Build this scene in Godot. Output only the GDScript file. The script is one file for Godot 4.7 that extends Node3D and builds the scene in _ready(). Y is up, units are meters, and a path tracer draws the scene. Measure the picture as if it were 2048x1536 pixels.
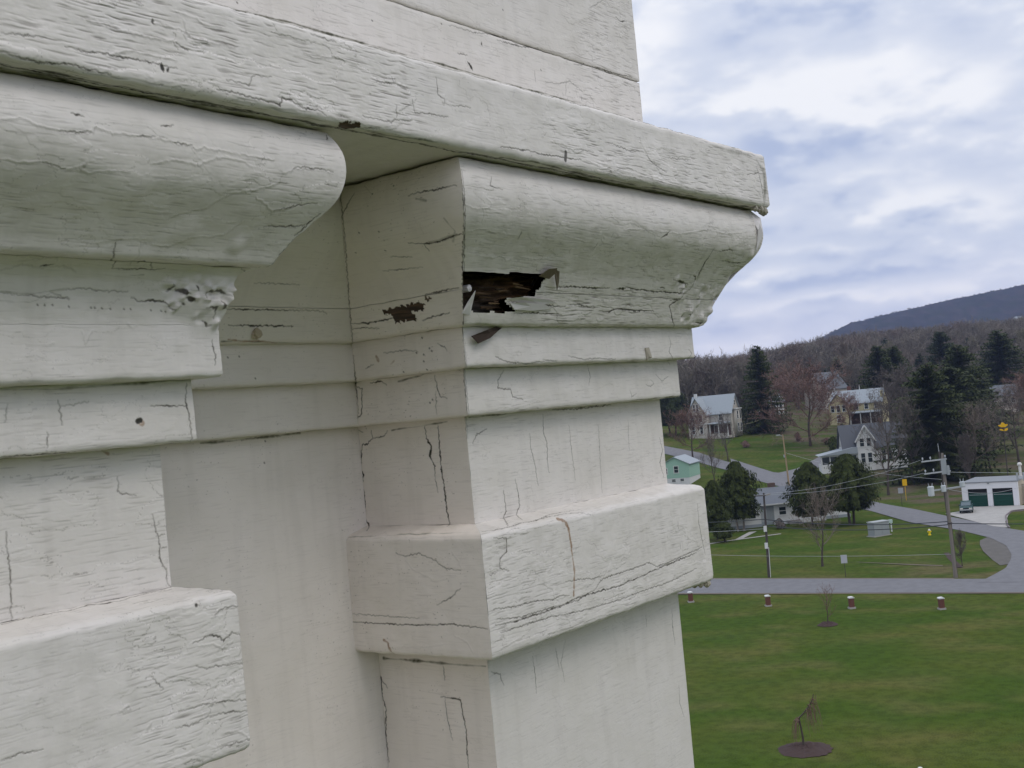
extends Node3D
# A peeling white timber entablature on a tower, seen close up, with a spring village on the hillside below.

const YAW := 53.2233                       # the tower's walls are turned this far from the line of sight
const EYE := 20.0                          # height of the camera over the lawn
const BASE := Vector3(0.6, -20.0, -2.8)    # the tower's base in the tower's own axes, measured from the camera
var rng := RandomNumberGenerator.new()
var M := {}
var taken := {}
var segs := {}
var tex := {}
var tower: Node3D

func _ready() -> void:
	rng.seed = 7
	view_and_light()
	materials()
	make_ground()
	make_roads()
	make_tower()
	make_hills()
	make_buildings()
	make_trees()
	make_street_things()
	make_small_things()

# ------------------------------------------------------------------ camera, sky, sun
func view_and_light() -> void:
	var cam := Camera3D.new()
	cam.name = "camera"
	cam.position = Vector3(0, EYE, 0)
	cam.rotation_degrees = Vector3(1.3722, 0, -5.2507)
	cam.fov = 2.0 * rad_to_deg(atan(768.0 / 2369.0))
	cam.near = 0.05
	cam.far = 9000.0
	add_child(cam)
	cam.current = true
	var env := Environment.new()
	env.background_mode = Environment.BG_SKY
	var sky := Sky.new()
	var pano := PanoramaSkyMaterial.new()
	pano.panorama = cloud_sky()
	pano.energy_multiplier = 1.0
	sky.sky_material = pano
	env.sky = sky
	env.background_energy_multiplier = 1.0
	env.tonemap_mode = Environment.TONE_MAPPER_LINEAR
	env.tonemap_exposure = 1.0
	env.sdfgi_enabled = true
	env.ssao_enabled = true
	env.ssil_enabled = true
	env.fog_enabled = true
	env.fog_density = 0.00012
	env.fog_light_color = Color(0.62, 0.69, 0.86)
	var we := WorldEnvironment.new()
	we.name = "world_environment"
	we.environment = env
	add_child(we)
	var sun := DirectionalLight3D.new()
	sun.name = "sun"
	sun.light_energy = 0.28
	sun.light_color = Color(1.0, 0.97, 0.92)
	sun.light_angular_distance = 30.0
	sun.shadow_enabled = true
	add_child(sun)
	# the brightest part of the overcast stands behind the camera and to the right, high up
	var toward := Basis(Vector3.UP, deg_to_rad(YAW)) * Vector3(0.02, 0.80, 0.60)
	sun.look_at_from_position(toward * 100.0, Vector3.ZERO)

func cloud_sky() -> ImageTexture:
	var w := 4096
	var h := 2048
	var big := FastNoiseLite.new()
	big.seed = 11
	big.noise_type = FastNoiseLite.TYPE_SIMPLEX_SMOOTH
	big.frequency = 0.30
	big.fractal_octaves = 5
	big.fractal_gain = 0.48
	var wisp := FastNoiseLite.new()
	wisp.seed = 5
	wisp.noise_type = FastNoiseLite.TYPE_SIMPLEX_SMOOTH
	wisp.frequency = 0.9
	wisp.fractal_octaves = 4
	var streak := FastNoiseLite.new()
	streak.seed = 17
	streak.noise_type = FastNoiseLite.TYPE_SIMPLEX_SMOOTH
	streak.frequency = 0.22
	streak.fractal_octaves = 5
	streak.fractal_gain = 0.55
	# bright banks and dark bellies of the layer: azimuth, elevation, half width, half height (degrees), strength
	var banks := [[8.59, 17.09, 1.64, 0.92, 0.50], [7.41, 15.52, 1.23, 0.92, 0.28], [7.20, 18.39, 1.23, 0.51, -0.25], [13.79, 17.01, 3.38, 0.92, -0.30], [11.54, 16.32, 1.23, 0.61, -0.22], [15.38, 13.48, 3.89, 0.92, 0.50], [16.42, 14.26, 3.07, 0.61, 0.35], [13.41, 13.29, 2.56, 0.51, 0.35],
		[19.54, 14.38, 1.23, 0.72, 0.40], [22.28, 12.60, 1.94, 1.13, 0.50], [19.04, 12.14, 1.54, 0.61, 0.40], [18.04, 16.12, 3.38, 0.61, -0.15], [23.40, 14.92, 2.05, 0.92, -0.20], [12.01, 13.10, 1.33, 0.51, -0.25], [15.60, 10.86, 3.38, 0.92, -0.50], [13.24, 11.58, 1.74, 0.72, -0.45],
		[13.85, 9.84, 1.23, 0.92, -0.45], [17.40, 9.73, 2.05, 0.51, 0.12], [20.48, 8.04, 1.74, 0.61, 0.50], [18.15, 7.80, 1.54, 0.41, 0.40], [22.65, 7.33, 1.64, 0.72, 0.40], [21.25, 6.59, 2.05, 0.41, 0.45], [15.82, 8.21, 1.74, 0.51, -0.25], [18.03, 6.55, 3.07, 0.41, -0.35], [15.15, 6.24, 2.56, 0.36, 0.45],
		[12.83, 5.32, 2.35, 0.51, 0.50], [14.61, 5.61, 1.54, 0.26, -0.30], [18.34, 4.96, 1.33, 0.31, 0.40], [17.02, 5.81, 2.05, 0.26, -0.20], [15.43, 4.08, 3.58, 0.31, 0.45], [12.54, 4.36, 2.05, 0.26, -0.35], [15.48, 4.62, 4.09, 0.23, -0.40], [21.89, 3.94, 2.56, 0.31, 0.30], [20.19, 5.01, 2.56, 0.31, -0.30],
		[11.49, 3.67, 2.56, 0.31, 0.35], [14.42, 3.65, 2.56, 0.18, -0.25], [22.84, 4.67, 1.54, 0.31, 0.30], [20.05, 3.49, 2.05, 0.41, 0.35], [23.32, 9.65, 2.05, 0.82, -0.10]]
	var bright := Color(0.95, 0.965, 1.01)
	var mid := Color(0.69, 0.745, 0.875)
	var dark := Color(0.47, 0.55, 0.75)
	var data := PackedFloat32Array()
	var rows := h / 2
	data.resize(w * h * 3)
	data.fill(0.45)
	var strip_top := rows - int(24.0 / 180.0 * h)
	for y in rows:
		var el := (0.5 - (y + 0.5) / h) * PI
		var fine := y >= strip_top
		if not fine and y % 8 != 0:
			continue
		var ce := cos(el)
		var se := sin(el)
		var scale := 1.0 / (se + 0.06)
		var x := 0
		var eld := rad_to_deg(el)
		while x < w:
			var az := wrapf((x + 0.5) / w * TAU, -PI, PI)
			var azd := rad_to_deg(az)
			var near := fine and azd > -4.0 and azd < 34.0
			var step := 1 if near else 8
			if not near and y % 8 != 0:
				x += step
				continue
			var px := sin(az) * ce * scale
			var pz := cos(az) * ce * scale
			var n := big.get_noise_2d(px * 1.1 + 3.0, pz * 0.9)
			n += 0.35 * wisp.get_noise_2d(px * 1.6, pz * 1.2 + 9.0)
			var v := 0.50 + (0.30 if near and eld < 20.0 else 0.55) * n
			if near and eld < 20.0:
				var sk := streak.get_noise_2d(azd, eld * 2.6)
				v += 0.42 * sk
				for b in banks:
					var ax: float = (azd - b[0] + 0.9 * n + 1.6 * sk) / b[2]
					var ay: float = (eld - b[1] + 0.35 * n + 0.55 * sk + 0.012 * (azd - b[0])) / b[3]
					var q: float = ax * ax + ay * ay
					if q < 6.0:
						v += b[4] * 0.78 * exp(-q)
			v = clampf(v, 0.0, 1.0)
			var c := dark.lerp(mid, smoothstep(0.0, 0.5, v)).lerp(bright, smoothstep(0.45, 1.0, v))
			var up := 1.0 + 0.70 * smoothstep(0.25, 1.0, se)          # an overcast sky is brighter overhead
			var warm := smoothstep(0.12, 0.0, se)
			up *= 1.0 + 0.16 * warm
			c = c.lerp(Color(0.84, 0.86, 0.91), 0.40 * warm)
			var r := c.r * up * (1.0 + 0.05 * warm)
			var g := c.g * up
			var bl := c.b * up
			for k in (8 if not near else 1):
				if x + k >= w: break
				for j in (8 if not near else 1):
					if y + j >= rows: break
					var o := ((y + j) * w + x + k) * 3
					data[o] = r
					data[o + 1] = g
					data[o + 2] = bl
			x += step
	for i in range(rows * w, h * w):
		data[i * 3] = 0.10
		data[i * 3 + 1] = 0.12
		data[i * 3 + 2] = 0.08
	var im := Image.create_from_data(w, h, false, Image.FORMAT_RGBF, data.to_byte_array())
	return ImageTexture.create_from_image(im)

# ------------------------------------------------------------------ helpers
func numbered(called: String, parent: Node = self) -> String:
	var key := "%d/%s" % [parent.get_instance_id(), called]
	var n: int = taken.get(key, 0)
	taken[key] = n + 1
	return called if n == 0 else "%s_%03d" % [called, n]

func lin(r: float, g: float, b: float) -> Color:
	return Color(r, g, b).linear_to_srgb()

func mat(r: float, g: float, b: float, rough := 0.8, metal := 0.0) -> StandardMaterial3D:
	var m := StandardMaterial3D.new()
	m.albedo_color = lin(r, g, b)
	m.roughness = rough
	m.metallic = metal
	m.metallic_specular = 0.35
	return m

func new_st() -> SurfaceTool:
	var st := SurfaceTool.new()
	st.begin(Mesh.PRIMITIVE_TRIANGLES)
	st.set_smooth_group(-1)
	return st

func part(called: String, st: SurfaceTool, m: Material, parent: Node) -> MeshInstance3D:
	st.generate_normals()
	return put(called, st.commit(), m, parent)

func put(called: String, mesh: Mesh, m: Material, parent: Node) -> MeshInstance3D:
	var o := MeshInstance3D.new()
	o.name = numbered(called, parent)
	o.mesh = mesh
	o.material_override = m
	parent.add_child(o, true)
	return o

func thing(called: String, label: String, category: String, at: Vector3, turn := 0.0, group := "") -> Node3D:
	var o := Node3D.new()
	o.name = numbered(called)
	add_child(o, true)
	o.position = at
	o.rotation.y = deg_to_rad(turn)
	return tag(o, label, category, group)

func tag(o: Node3D, label: String, category: String, group := "") -> Node3D:
	o.set_meta("label", label)
	o.set_meta("category", category)
	if group:
		o.set_meta("group", group)
	return o

func structure(o: Node3D) -> Node3D:
	o.set_meta("kind", "structure")
	return o

func tri(st: SurfaceTool, a: Vector3, b: Vector3, c: Vector3) -> void:      # counter-clockwise seen from outside
	st.add_vertex(a)
	st.add_vertex(c)
	st.add_vertex(b)

func quad(st: SurfaceTool, a: Vector3, b: Vector3, c: Vector3, d: Vector3) -> void:
	tri(st, a, b, c)
	tri(st, a, c, d)

func box(st: SurfaceTool, c: Vector3, s: Vector3, turn := Basis()) -> void:
	var v := []
	for k in 8:
		v.append(c + turn * (Vector3(1 if k & 1 else -1, 1 if k & 2 else -1, 1 if k & 4 else -1) * s * 0.5))
	quad(st, v[4], v[5], v[7], v[6])
	quad(st, v[1], v[0], v[2], v[3])
	quad(st, v[0], v[4], v[6], v[2])
	quad(st, v[5], v[1], v[3], v[7])
	quad(st, v[6], v[7], v[3], v[2])
	quad(st, v[0], v[1], v[5], v[4])

func tube(st: SurfaceTool, a: Vector3, b: Vector3, r0: float, r1: float, n := 6, caps := true) -> void:
	var d := (b - a).normalized()
	var x := d.cross(Vector3.UP if absf(d.y) < 0.9 else Vector3.RIGHT).normalized()
	var z := d.cross(x)
	for i in n:
		var t0 := TAU * i / n
		var t1 := TAU * (i + 1) / n
		var e0 := x * cos(t0) + z * sin(t0)
		var e1 := x * cos(t1) + z * sin(t1)
		quad(st, a + e1 * r0, a + e0 * r0, b + e0 * r1, b + e1 * r1)
		if caps:
			tri(st, a, a + e0 * r0, a + e1 * r0)
			tri(st, b, b + e1 * r1, b + e0 * r1)

func prism(st: SurfaceTool, poly: PackedVector2Array, z0: float, z1: float) -> void:   # a polygon in x and y, counter-clockwise, pulled along z
	var t := Geometry2D.triangulate_polygon(poly)
	for i in range(0, t.size(), 3):
		var a := poly[t[i]]
		var b := poly[t[i + 1]]
		var c := poly[t[i + 2]]
		if (b - a).cross(c - a) < 0.0:
			var s := b
			b = c
			c = s
		tri(st, Vector3(a.x, a.y, z1), Vector3(b.x, b.y, z1), Vector3(c.x, c.y, z1))
		tri(st, Vector3(a.x, a.y, z0), Vector3(c.x, c.y, z0), Vector3(b.x, b.y, z0))
	for i in poly.size():
		var p := poly[i]
		var q := poly[(i + 1) % poly.size()]
		quad(st, Vector3(p.x, p.y, z1), Vector3(p.x, p.y, z0), Vector3(q.x, q.y, z0), Vector3(q.x, q.y, z1))

func lathe(st: SurfaceTool, at: Vector3, prof: PackedVector2Array, n := 12) -> void:   # radius and height, upwards
	for i in n:
		var c0 := Vector3(cos(TAU * i / n), 0, -sin(TAU * i / n))
		var c1 := Vector3(cos(TAU * (i + 1) / n), 0, -sin(TAU * (i + 1) / n))
		for k in prof.size() - 1:
			var p := prof[k]
			var q := prof[k + 1]
			var y0 := Vector3(0, p.y, 0)
			var y1 := Vector3(0, q.y, 0)
			quad(st, at + c0 * p.x + y0, at + c1 * p.x + y0, at + c1 * q.x + y1, at + c0 * q.x + y1)

func fbm(seed_: int, freq: float, oct := 4) -> FastNoiseLite:
	var n := FastNoiseLite.new()
	n.seed = seed_
	n.noise_type = FastNoiseLite.TYPE_SIMPLEX
	n.frequency = freq
	n.fractal_octaves = oct
	return n

# height of the land: a flat lawn, then the hillside
func land(s: float, d: float) -> float:
	var t := maxf(0.0, d - 185.0)
	var a := 0.10 * (t - 22.0 * (1.0 - exp(-t / 22.0)))
	var t2 := maxf(0.0, d - 330.0)
	a -= 0.075 * (t2 - 60.0 * (1.0 - exp(-t2 / 60.0)))
	var far := smoothstep(350.0, 650.0, d)
	var k := clampf(1.0 - 0.004 * (s - 40.0), 0.55, 1.15)
	var ratio := s / maxf(d, 1.0)
	k = lerpf(k, 0.62 + 0.42 * smoothstep(0.14, 0.30, ratio), far)
	if d > 1000.0:
		a -= (d - 1000.0) * 0.012
	return a * k

func on(s: float, d: float, up := 0.0) -> Vector3:
	return Vector3(s, land(s, d) + up, -d)

func materials() -> void:
	M.white = mat(0.62, 0.62, 0.60)
	M.cream = mat(0.42, 0.39, 0.34)
	M.yellow_wall = mat(0.52, 0.46, 0.27)
	M.mint = mat(0.30, 0.47, 0.37)
	M.roof_light = mat(0.30, 0.33, 0.35, 0.6)
	M.roof_grey = mat(0.13, 0.14, 0.155, 0.8)
	M.roof_dark = mat(0.085, 0.09, 0.10, 0.85)
	M.glass = mat(0.02, 0.028, 0.03, 0.12)
	M.glass.metallic_specular = 0.6
	M.brick = mat(0.14, 0.06, 0.045)
	M.brown = mat(0.10, 0.065, 0.05)
	M.concrete = mat(0.40, 0.38, 0.35)
	M.stone_cap = mat(0.62, 0.60, 0.56)
	M.pole_wood = mat(0.20, 0.175, 0.15, 0.9)
	M.pole_dark = mat(0.07, 0.06, 0.055, 0.9)
	M.metal = mat(0.40, 0.42, 0.43, 0.45, 0.3)
	M.grey_box = mat(0.26, 0.28, 0.28, 0.6)
	M.green_door = mat(0.008, 0.055, 0.038, 0.5)
	M.car_green = mat(0.008, 0.045, 0.042, 0.4)
	M.black = mat(0.012, 0.012, 0.013, 0.7)
	M.rubber = mat(0.02, 0.02, 0.02, 0.9)
	M.chrome = mat(0.5, 0.5, 0.5, 0.25, 0.8)
	M.lamp_glass = mat(0.65, 0.63, 0.55, 0.2)
	M.sign_yellow = mat(0.72, 0.42, 0.01, 0.6)
	M.hydrant = mat(0.75, 0.55, 0.01, 0.5)
	M.red = mat(0.35, 0.02, 0.02, 0.5)
	M.wire = mat(0.05, 0.055, 0.06, 0.7)
	M.wire_pale = mat(0.35, 0.36, 0.36, 0.5)
	M.mulch = mat(0.060, 0.040, 0.036, 1.0)
	M.bark = mat(0.075, 0.060, 0.050, 0.95)
	M.bark_pale = mat(0.24, 0.21, 0.18, 0.95)
	M.twig = mat(0.135, 0.114, 0.098, 0.95)
	M.twig_red = mat(0.19, 0.118, 0.095, 0.95)
	M.twig_tan = mat(0.19, 0.155, 0.125, 0.95)
	M.needle = mat(0.030, 0.038, 0.008, 0.9)
	M.needle_dark = mat(0.022, 0.030, 0.009, 0.9)
	M.cedar = mat(0.034, 0.044, 0.008, 0.9)
	M.asphalt = mat(0.185, 0.183, 0.19, 0.9)
	M.gravel = mat(0.135, 0.125, 0.112, 1.0)
	M.dirt = mat(0.15, 0.125, 0.095, 1.0)
	for k in ["needle", "needle_dark", "cedar", "twig"]:
		M[k].backlight_enabled = k != "twig"
		M[k].backlight = lin(0.02, 0.03, 0.01)

const XR0 := 1.124
const XR1 := 1.601
const XL1 := 0.677
const ZS := -0.916
const ZW := -1.098
var slab := []
var up_low := []
var up_high := []
var crown_a := []
var crown_b := []
var bed_a := []
var bed_b := []
var f1 := []
var f2 := []
var frieze := []
var block := []
var shaft := []
var wall := []

# ------------------------------------------------------------------ the tower
# A run of wall: from a to b (x and z in the tower's axes), ma and mb = 1 where the corner juts out, -1 where it goes in, 0 where it ends square
func run(key: String, a: Vector2, b: Vector2, ma: int, mb: int) -> void:
	var d := (b - a).normalized()
	segs[key] = {"a": a, "b": b, "ma": ma, "mb": mb, "len": (b - a).length(), "d": d, "n": Vector2(-d.y, d.x)}

var bumps := {}          # run -> lumps of caulk and paint: [along, down, radius, height]
var hole := PackedVector2Array()
var wave := FastNoiseLite.new()
var ripple := FastNoiseLite.new()

# One board: its section (out from the wall, height) pulled along a run, mitred at the corners.
func board(called: String, key: String, prof: Array, v0: float, m: Material, parent: Node, cell := 0.004, rough := 1.0, back := 0.0) -> MeshInstance3D:
	var g: Dictionary = segs[key]
	var pts: Array[Vector2] = []
	var arc: Array[float] = []
	var run_v := 0.0
	for k in prof.size() - 1:
		var p: Vector2 = prof[k]
		var q: Vector2 = prof[k + 1]
		var l := p.distance_to(q)
		var n := maxi(1, int(ceil(l / cell)))
		for i in n:
			pts.append(p.lerp(q, float(i) / n))
			arc.append(run_v + l * i / n)
		run_v += l
	pts.append(prof[-1])
	arc.append(run_v)
	var rows := pts.size()
	var cols := maxi(2, int(ceil((g.len + 0.1) / cell)) + 1)
	var ma: int = g.ma if called != "neck_block" else maxi(g.ma, 0)
	var mb: int = g.mb if called != "neck_block" else maxi(g.mb, 0)
	var pos := PackedVector3Array()
	var uvs := PackedVector2Array()
	pos.resize(rows * cols)
	uvs.resize(rows * cols)
	var t: Dictionary = tex.get(key, {})
	var n2: Vector2 = g.n
	var d2: Vector2 = g.d
	var lumps: Array = bumps.get(key, [])
	for j in rows:
		var o: float = pts[j].x
		var y: float = pts[j].y
		var us: float = -ma * o
		var ue: float = g.len + mb * o
		# outward direction of the section here
		var pa: Vector2 = pts[maxi(j - 1, 0)]
		var pb: Vector2 = pts[mini(j + 1, rows - 1)]
		var tn := (pb - pa).normalized()
		var sn := Vector2(-tn.y, tn.x)
		for i in cols:
			var u := lerpf(us, ue, float(i) / (cols - 1))
			var xz: Vector2 = g.a + d2 * u + n2 * o
			var p3 := Vector3(xz.x, y, xz.y)
			var h := (wave.get_noise_3dv(p3) * 0.0008 + ripple.get_noise_3dv(p3) * 0.00022) * rough
			var vv := v0 + arc[j]
			for b in lumps:
				var e: float = Vector2(u - b[0], vv - b[1]).length() / b[2]
				if e < 1.0:
					h += b[3] * (1.0 - e * e) * (1.0 - e * e)
			var drop := wave.get_noise_3d(p3.x * 1.7 + 5.0, p3.y, p3.z * 1.7) * 0.0009 * rough
			p3 += Vector3(n2.x * sn.x, sn.y, n2.y * sn.x) * h
			p3.y += drop
			pos[j * cols + i] = p3 - BASE
			if t:
				uvs[j * cols + i] = Vector2((u - t.u0) / (t.u1 - t.u0), vv / t.v1)
			else:
				uvs[j * cols + i] = Vector2(u, vv)
	var nor := PackedVector3Array()
	nor.resize(rows * cols)
	for j in rows:
		for i in cols:
			var du := pos[j * cols + mini(i + 1, cols - 1)] - pos[j * cols + maxi(i - 1, 0)]
			var dv := pos[mini(j + 1, rows - 1) * cols + i] - pos[maxi(j - 1, 0) * cols + i]
			nor[j * cols + i] = dv.cross(du).normalized()
	var idx := PackedInt32Array()
	var gone := {}
	var cut := key == "RF" and hole.size() > 0
	for j in rows - 1:
		for i in cols - 1:
			var a := j * cols + i
			if cut:
				var g0 := j
				var mid := Vector2(lerpf(uvs[a].x, uvs[a + 1].x, 0.5), lerpf(uvs[a].y, uvs[a + cols].y, 0.5))
				var w := Vector2(mid.x * (t.u1 - t.u0) + t.u0, mid.y * t.v1)
				if w.y > 0.19 and w.y < 0.28 and Geometry2D.is_point_in_polygon(w, hole):
					gone[g0 * cols + i] = true
					continue
			idx.append_array([a, a + 1, a + cols, a + 1, a + cols + 1, a + cols])
	# the torn edge of the hole has the thickness of the wood
	if cut:
		var extra := pos.size()
		for q in gone:
			var j: int = q / cols
			var i: int = q % cols
			for e in [[-1, 0, 0, 0, 0, 1], [1, 0, 1, 1, 1, 0], [0, -1, 1, 0, 0, 0], [0, 1, 0, 1, 1, 1]]:
				var nj: int = j + e[0]
				var ni: int = i + e[1]
				if nj < 0 or ni < 0 or nj >= rows - 1 or ni >= cols - 1 or gone.has(nj * cols + ni):
					continue
				var ia: int = (j + e[2]) * cols + i + e[3]
				var ib: int = (j + e[4]) * cols + i + e[5]
				var inn := Vector3(n2.x, 0.1, n2.y) * -0.012
				for v in [pos[ia], pos[ib], pos[ia] + inn, pos[ib] + inn]:
					pos.append(v)
				var fn := (pos[ib] - pos[ia]).cross(inn).normalized()
				for k in 4:
					nor.append(fn)
					uvs.append(uvs[ia])
				idx.append_array([extra, extra + 1, extra + 2, extra + 1, extra + 3, extra + 2])
				extra += 4
	var arrays := []
	arrays.resize(Mesh.ARRAY_MAX)
	arrays[Mesh.ARRAY_VERTEX] = pos
	arrays[Mesh.ARRAY_NORMAL] = nor
	arrays[Mesh.ARRAY_TEX_UV] = uvs
	arrays[Mesh.ARRAY_INDEX] = idx
	var mesh := ArrayMesh.new()
	mesh.add_surface_from_arrays(Mesh.PRIMITIVE_TRIANGLES, arrays)
	return put(called, mesh, m, parent)

# ------------------------------------------------------------------ weathered paint
# tex[key]: the sheet of paint on a run, u along and v down the section, PX metres a pixel
const PX := 0.0009

func sheet(key: String, u0: float, u1: float, v1: float, rough: float, gloss: float) -> void:
	var w := int((u1 - u0) / PX)
	var h := int(v1 / PX)
	var crack := PackedFloat32Array()
	crack.resize(w * h)
	var lift := PackedFloat32Array()
	lift.resize(w * h)
	var kind := PackedByteArray()      # colour of the mark: 0 none, 2 bare wood, 3 brown stain, 4 grime
	kind.resize(w * h)
	var ro := PackedFloat32Array()
	ro.resize(w * h)
	ro.fill(rough)
	tex[key] = {"u0": u0, "u1": u1, "v1": v1, "w": w, "h": h, "crack": crack, "lift": lift, "kind": kind, "ro": ro, "gloss": gloss}

# a patch where the grain and the peeling are stronger (or weaker)
func patch(key: String, ua: float, va: float, ub: float, vb: float, strength: float, soft := 0.015) -> void:
	var t: Dictionary = tex[key]
	var ro: PackedFloat32Array = t.ro
	var w: int = t.w
	for y in range(maxi(0, int((va - soft) / PX)), mini(t.h, int((vb + soft) / PX))):
		var fy := clampf(minf(y * PX - va + soft, vb + soft - y * PX) / soft, 0.0, 1.0)
		for x in range(maxi(0, int((ua - soft - t.u0) / PX)), mini(w, int((ub + soft - t.u0) / PX))):
			var u: float = x * PX + t.u0
			var f := fy * clampf(minf(u - ua + soft, ub + soft - u) / soft, 0.0, 1.0)
			ro[y * w + x] = lerpf(ro[y * w + x], strength, f)

# a crack (0), a lifted edge of paint (1), bare wood (2), a brown stain (3), grime (4) or a dark spot (5) along points (u, v)
func mark(key: String, what: int, width: float, dark: float, flat: Array) -> void:
	var t: Dictionary = tex[key]
	var w: int = t.w
	var h: int = t.h
	var crack: PackedFloat32Array = t.crack
	var lift: PackedFloat32Array = t.lift
	var kind: PackedByteArray = t.kind
	var pts := PackedVector2Array()
	for i in range(0, flat.size(), 2):
		pts.append(Vector2((flat[i] - t.u0) / PX, flat[i + 1] / PX))
	if what == 2:
		var box_ := Rect2(pts[0], Vector2.ZERO)
		for p in pts:
			box_ = box_.expand(p)
		for y in range(maxi(0, int(box_.position.y) - 4), mini(h, int(box_.end.y) + 5)):
			for x in range(maxi(0, int(box_.position.x) - 4), mini(w, int(box_.end.x) + 5)):
				var q := Vector2(x, y) + Vector2(ragged.get_noise_2d(x, y), ragged.get_noise_2d(x + 300, y)) * 5.0
				if Geometry2D.is_point_in_polygon(q, pts):
					crack[y * w + x] = maxf(crack[y * w + x], dark)
					kind[y * w + x] = 2
					lift[y * w + x] = -1.1
		return
	var jig := 0.0 if what >= 3 else 1.1
	var whole := 0.0
	for k in pts.size() - 1:
		whole += pts[k].distance_to(pts[k + 1])
	var walked := 0.0
	var prev_l := 0.0
	for k in pts.size() - 1:
		var a := pts[k]
		var b := pts[k + 1]
		var l := a.distance_to(b)
		var across := (b - a).normalized().orthogonal()
		var n := int(l * 2.0) + 1
		walked += prev_l
		prev_l = l
		for i in n + 1:
			var f := float(i) / n
			var c := a.lerp(b, f)
			var j := ragged.get_noise_2d(c.x * 1.3 + k * 7.0, c.y * 1.3)
			c += across * j * (1.3 if what == 1 else 1.6) * jig
			var slow := 0.7 if what != 4 else 0.13
			var vary := clampf(0.75 + 0.9 * ragged.get_noise_2d(c.x * slow + 90.0, c.y * slow), 0.25, 1.3)
			var ends := clampf(minf(walked + l * f, whole - walked - l * f) / minf(26.0, 0.35 * whole), 0.25, 1.0) if what == 0 else 1.0
			var r := maxf(0.42, 0.9 * width * 0.0005 / PX * (vary if what != 5 else 1.0) * ends)
			if what == 4:
				r *= 1.0 + 0.6 * ragged.get_noise_2d(c.x * 0.25, c.y * 0.25 + 50.0)
			var reach := int(ceil(r + 1.5))
			for y in range(maxi(0, int(c.y) - reach), mini(h, int(c.y) + reach + 1)):
				for x in range(maxi(0, int(c.x) - reach), mini(w, int(c.x) + reach + 1)):
					var dist := Vector2(x, y).distance_to(c)
					var s := clampf(r + 0.6 - dist, 0.0, 1.0) if what != 4 else clampf(1.15 - dist / r, 0.0, 1.0)
					if s <= 0.0:
						continue
					var o := y * w + x
					if what == 1:
						lift[o] = maxf(lift[o], s * 0.9 * dark + 0.1)
						if y + 3 < h:
							crack[o + w * 2] = maxf(crack[o + w * 2], 0.17 * dark * s)
						continue
					var e := dark * s * (vary if what == 4 else (0.6 + 0.45 * vary) * (0.45 + 0.55 * ends) if what == 0 else 1.0)
					if e > crack[o]:
						crack[o] = minf(e, 1.0)
						kind[o] = 0 if what == 5 else what
					if what == 0 or what == 5:
						lift[o] = minf(lift[o], -1.3 * s * dark)

var ragged := FastNoiseLite.new()

func noise_bytes(n: FastNoiseLite, w: int, h: int, sx: float, sy: float) -> PackedByteArray:
	var im := n.get_image(maxi(8, int(w / sx)), maxi(8, int(h / sy)), false, false, true)
	im.resize(w, h, Image.INTERPOLATE_CUBIC)
	im.convert(Image.FORMAT_L8)
	return im.get_data()

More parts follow.
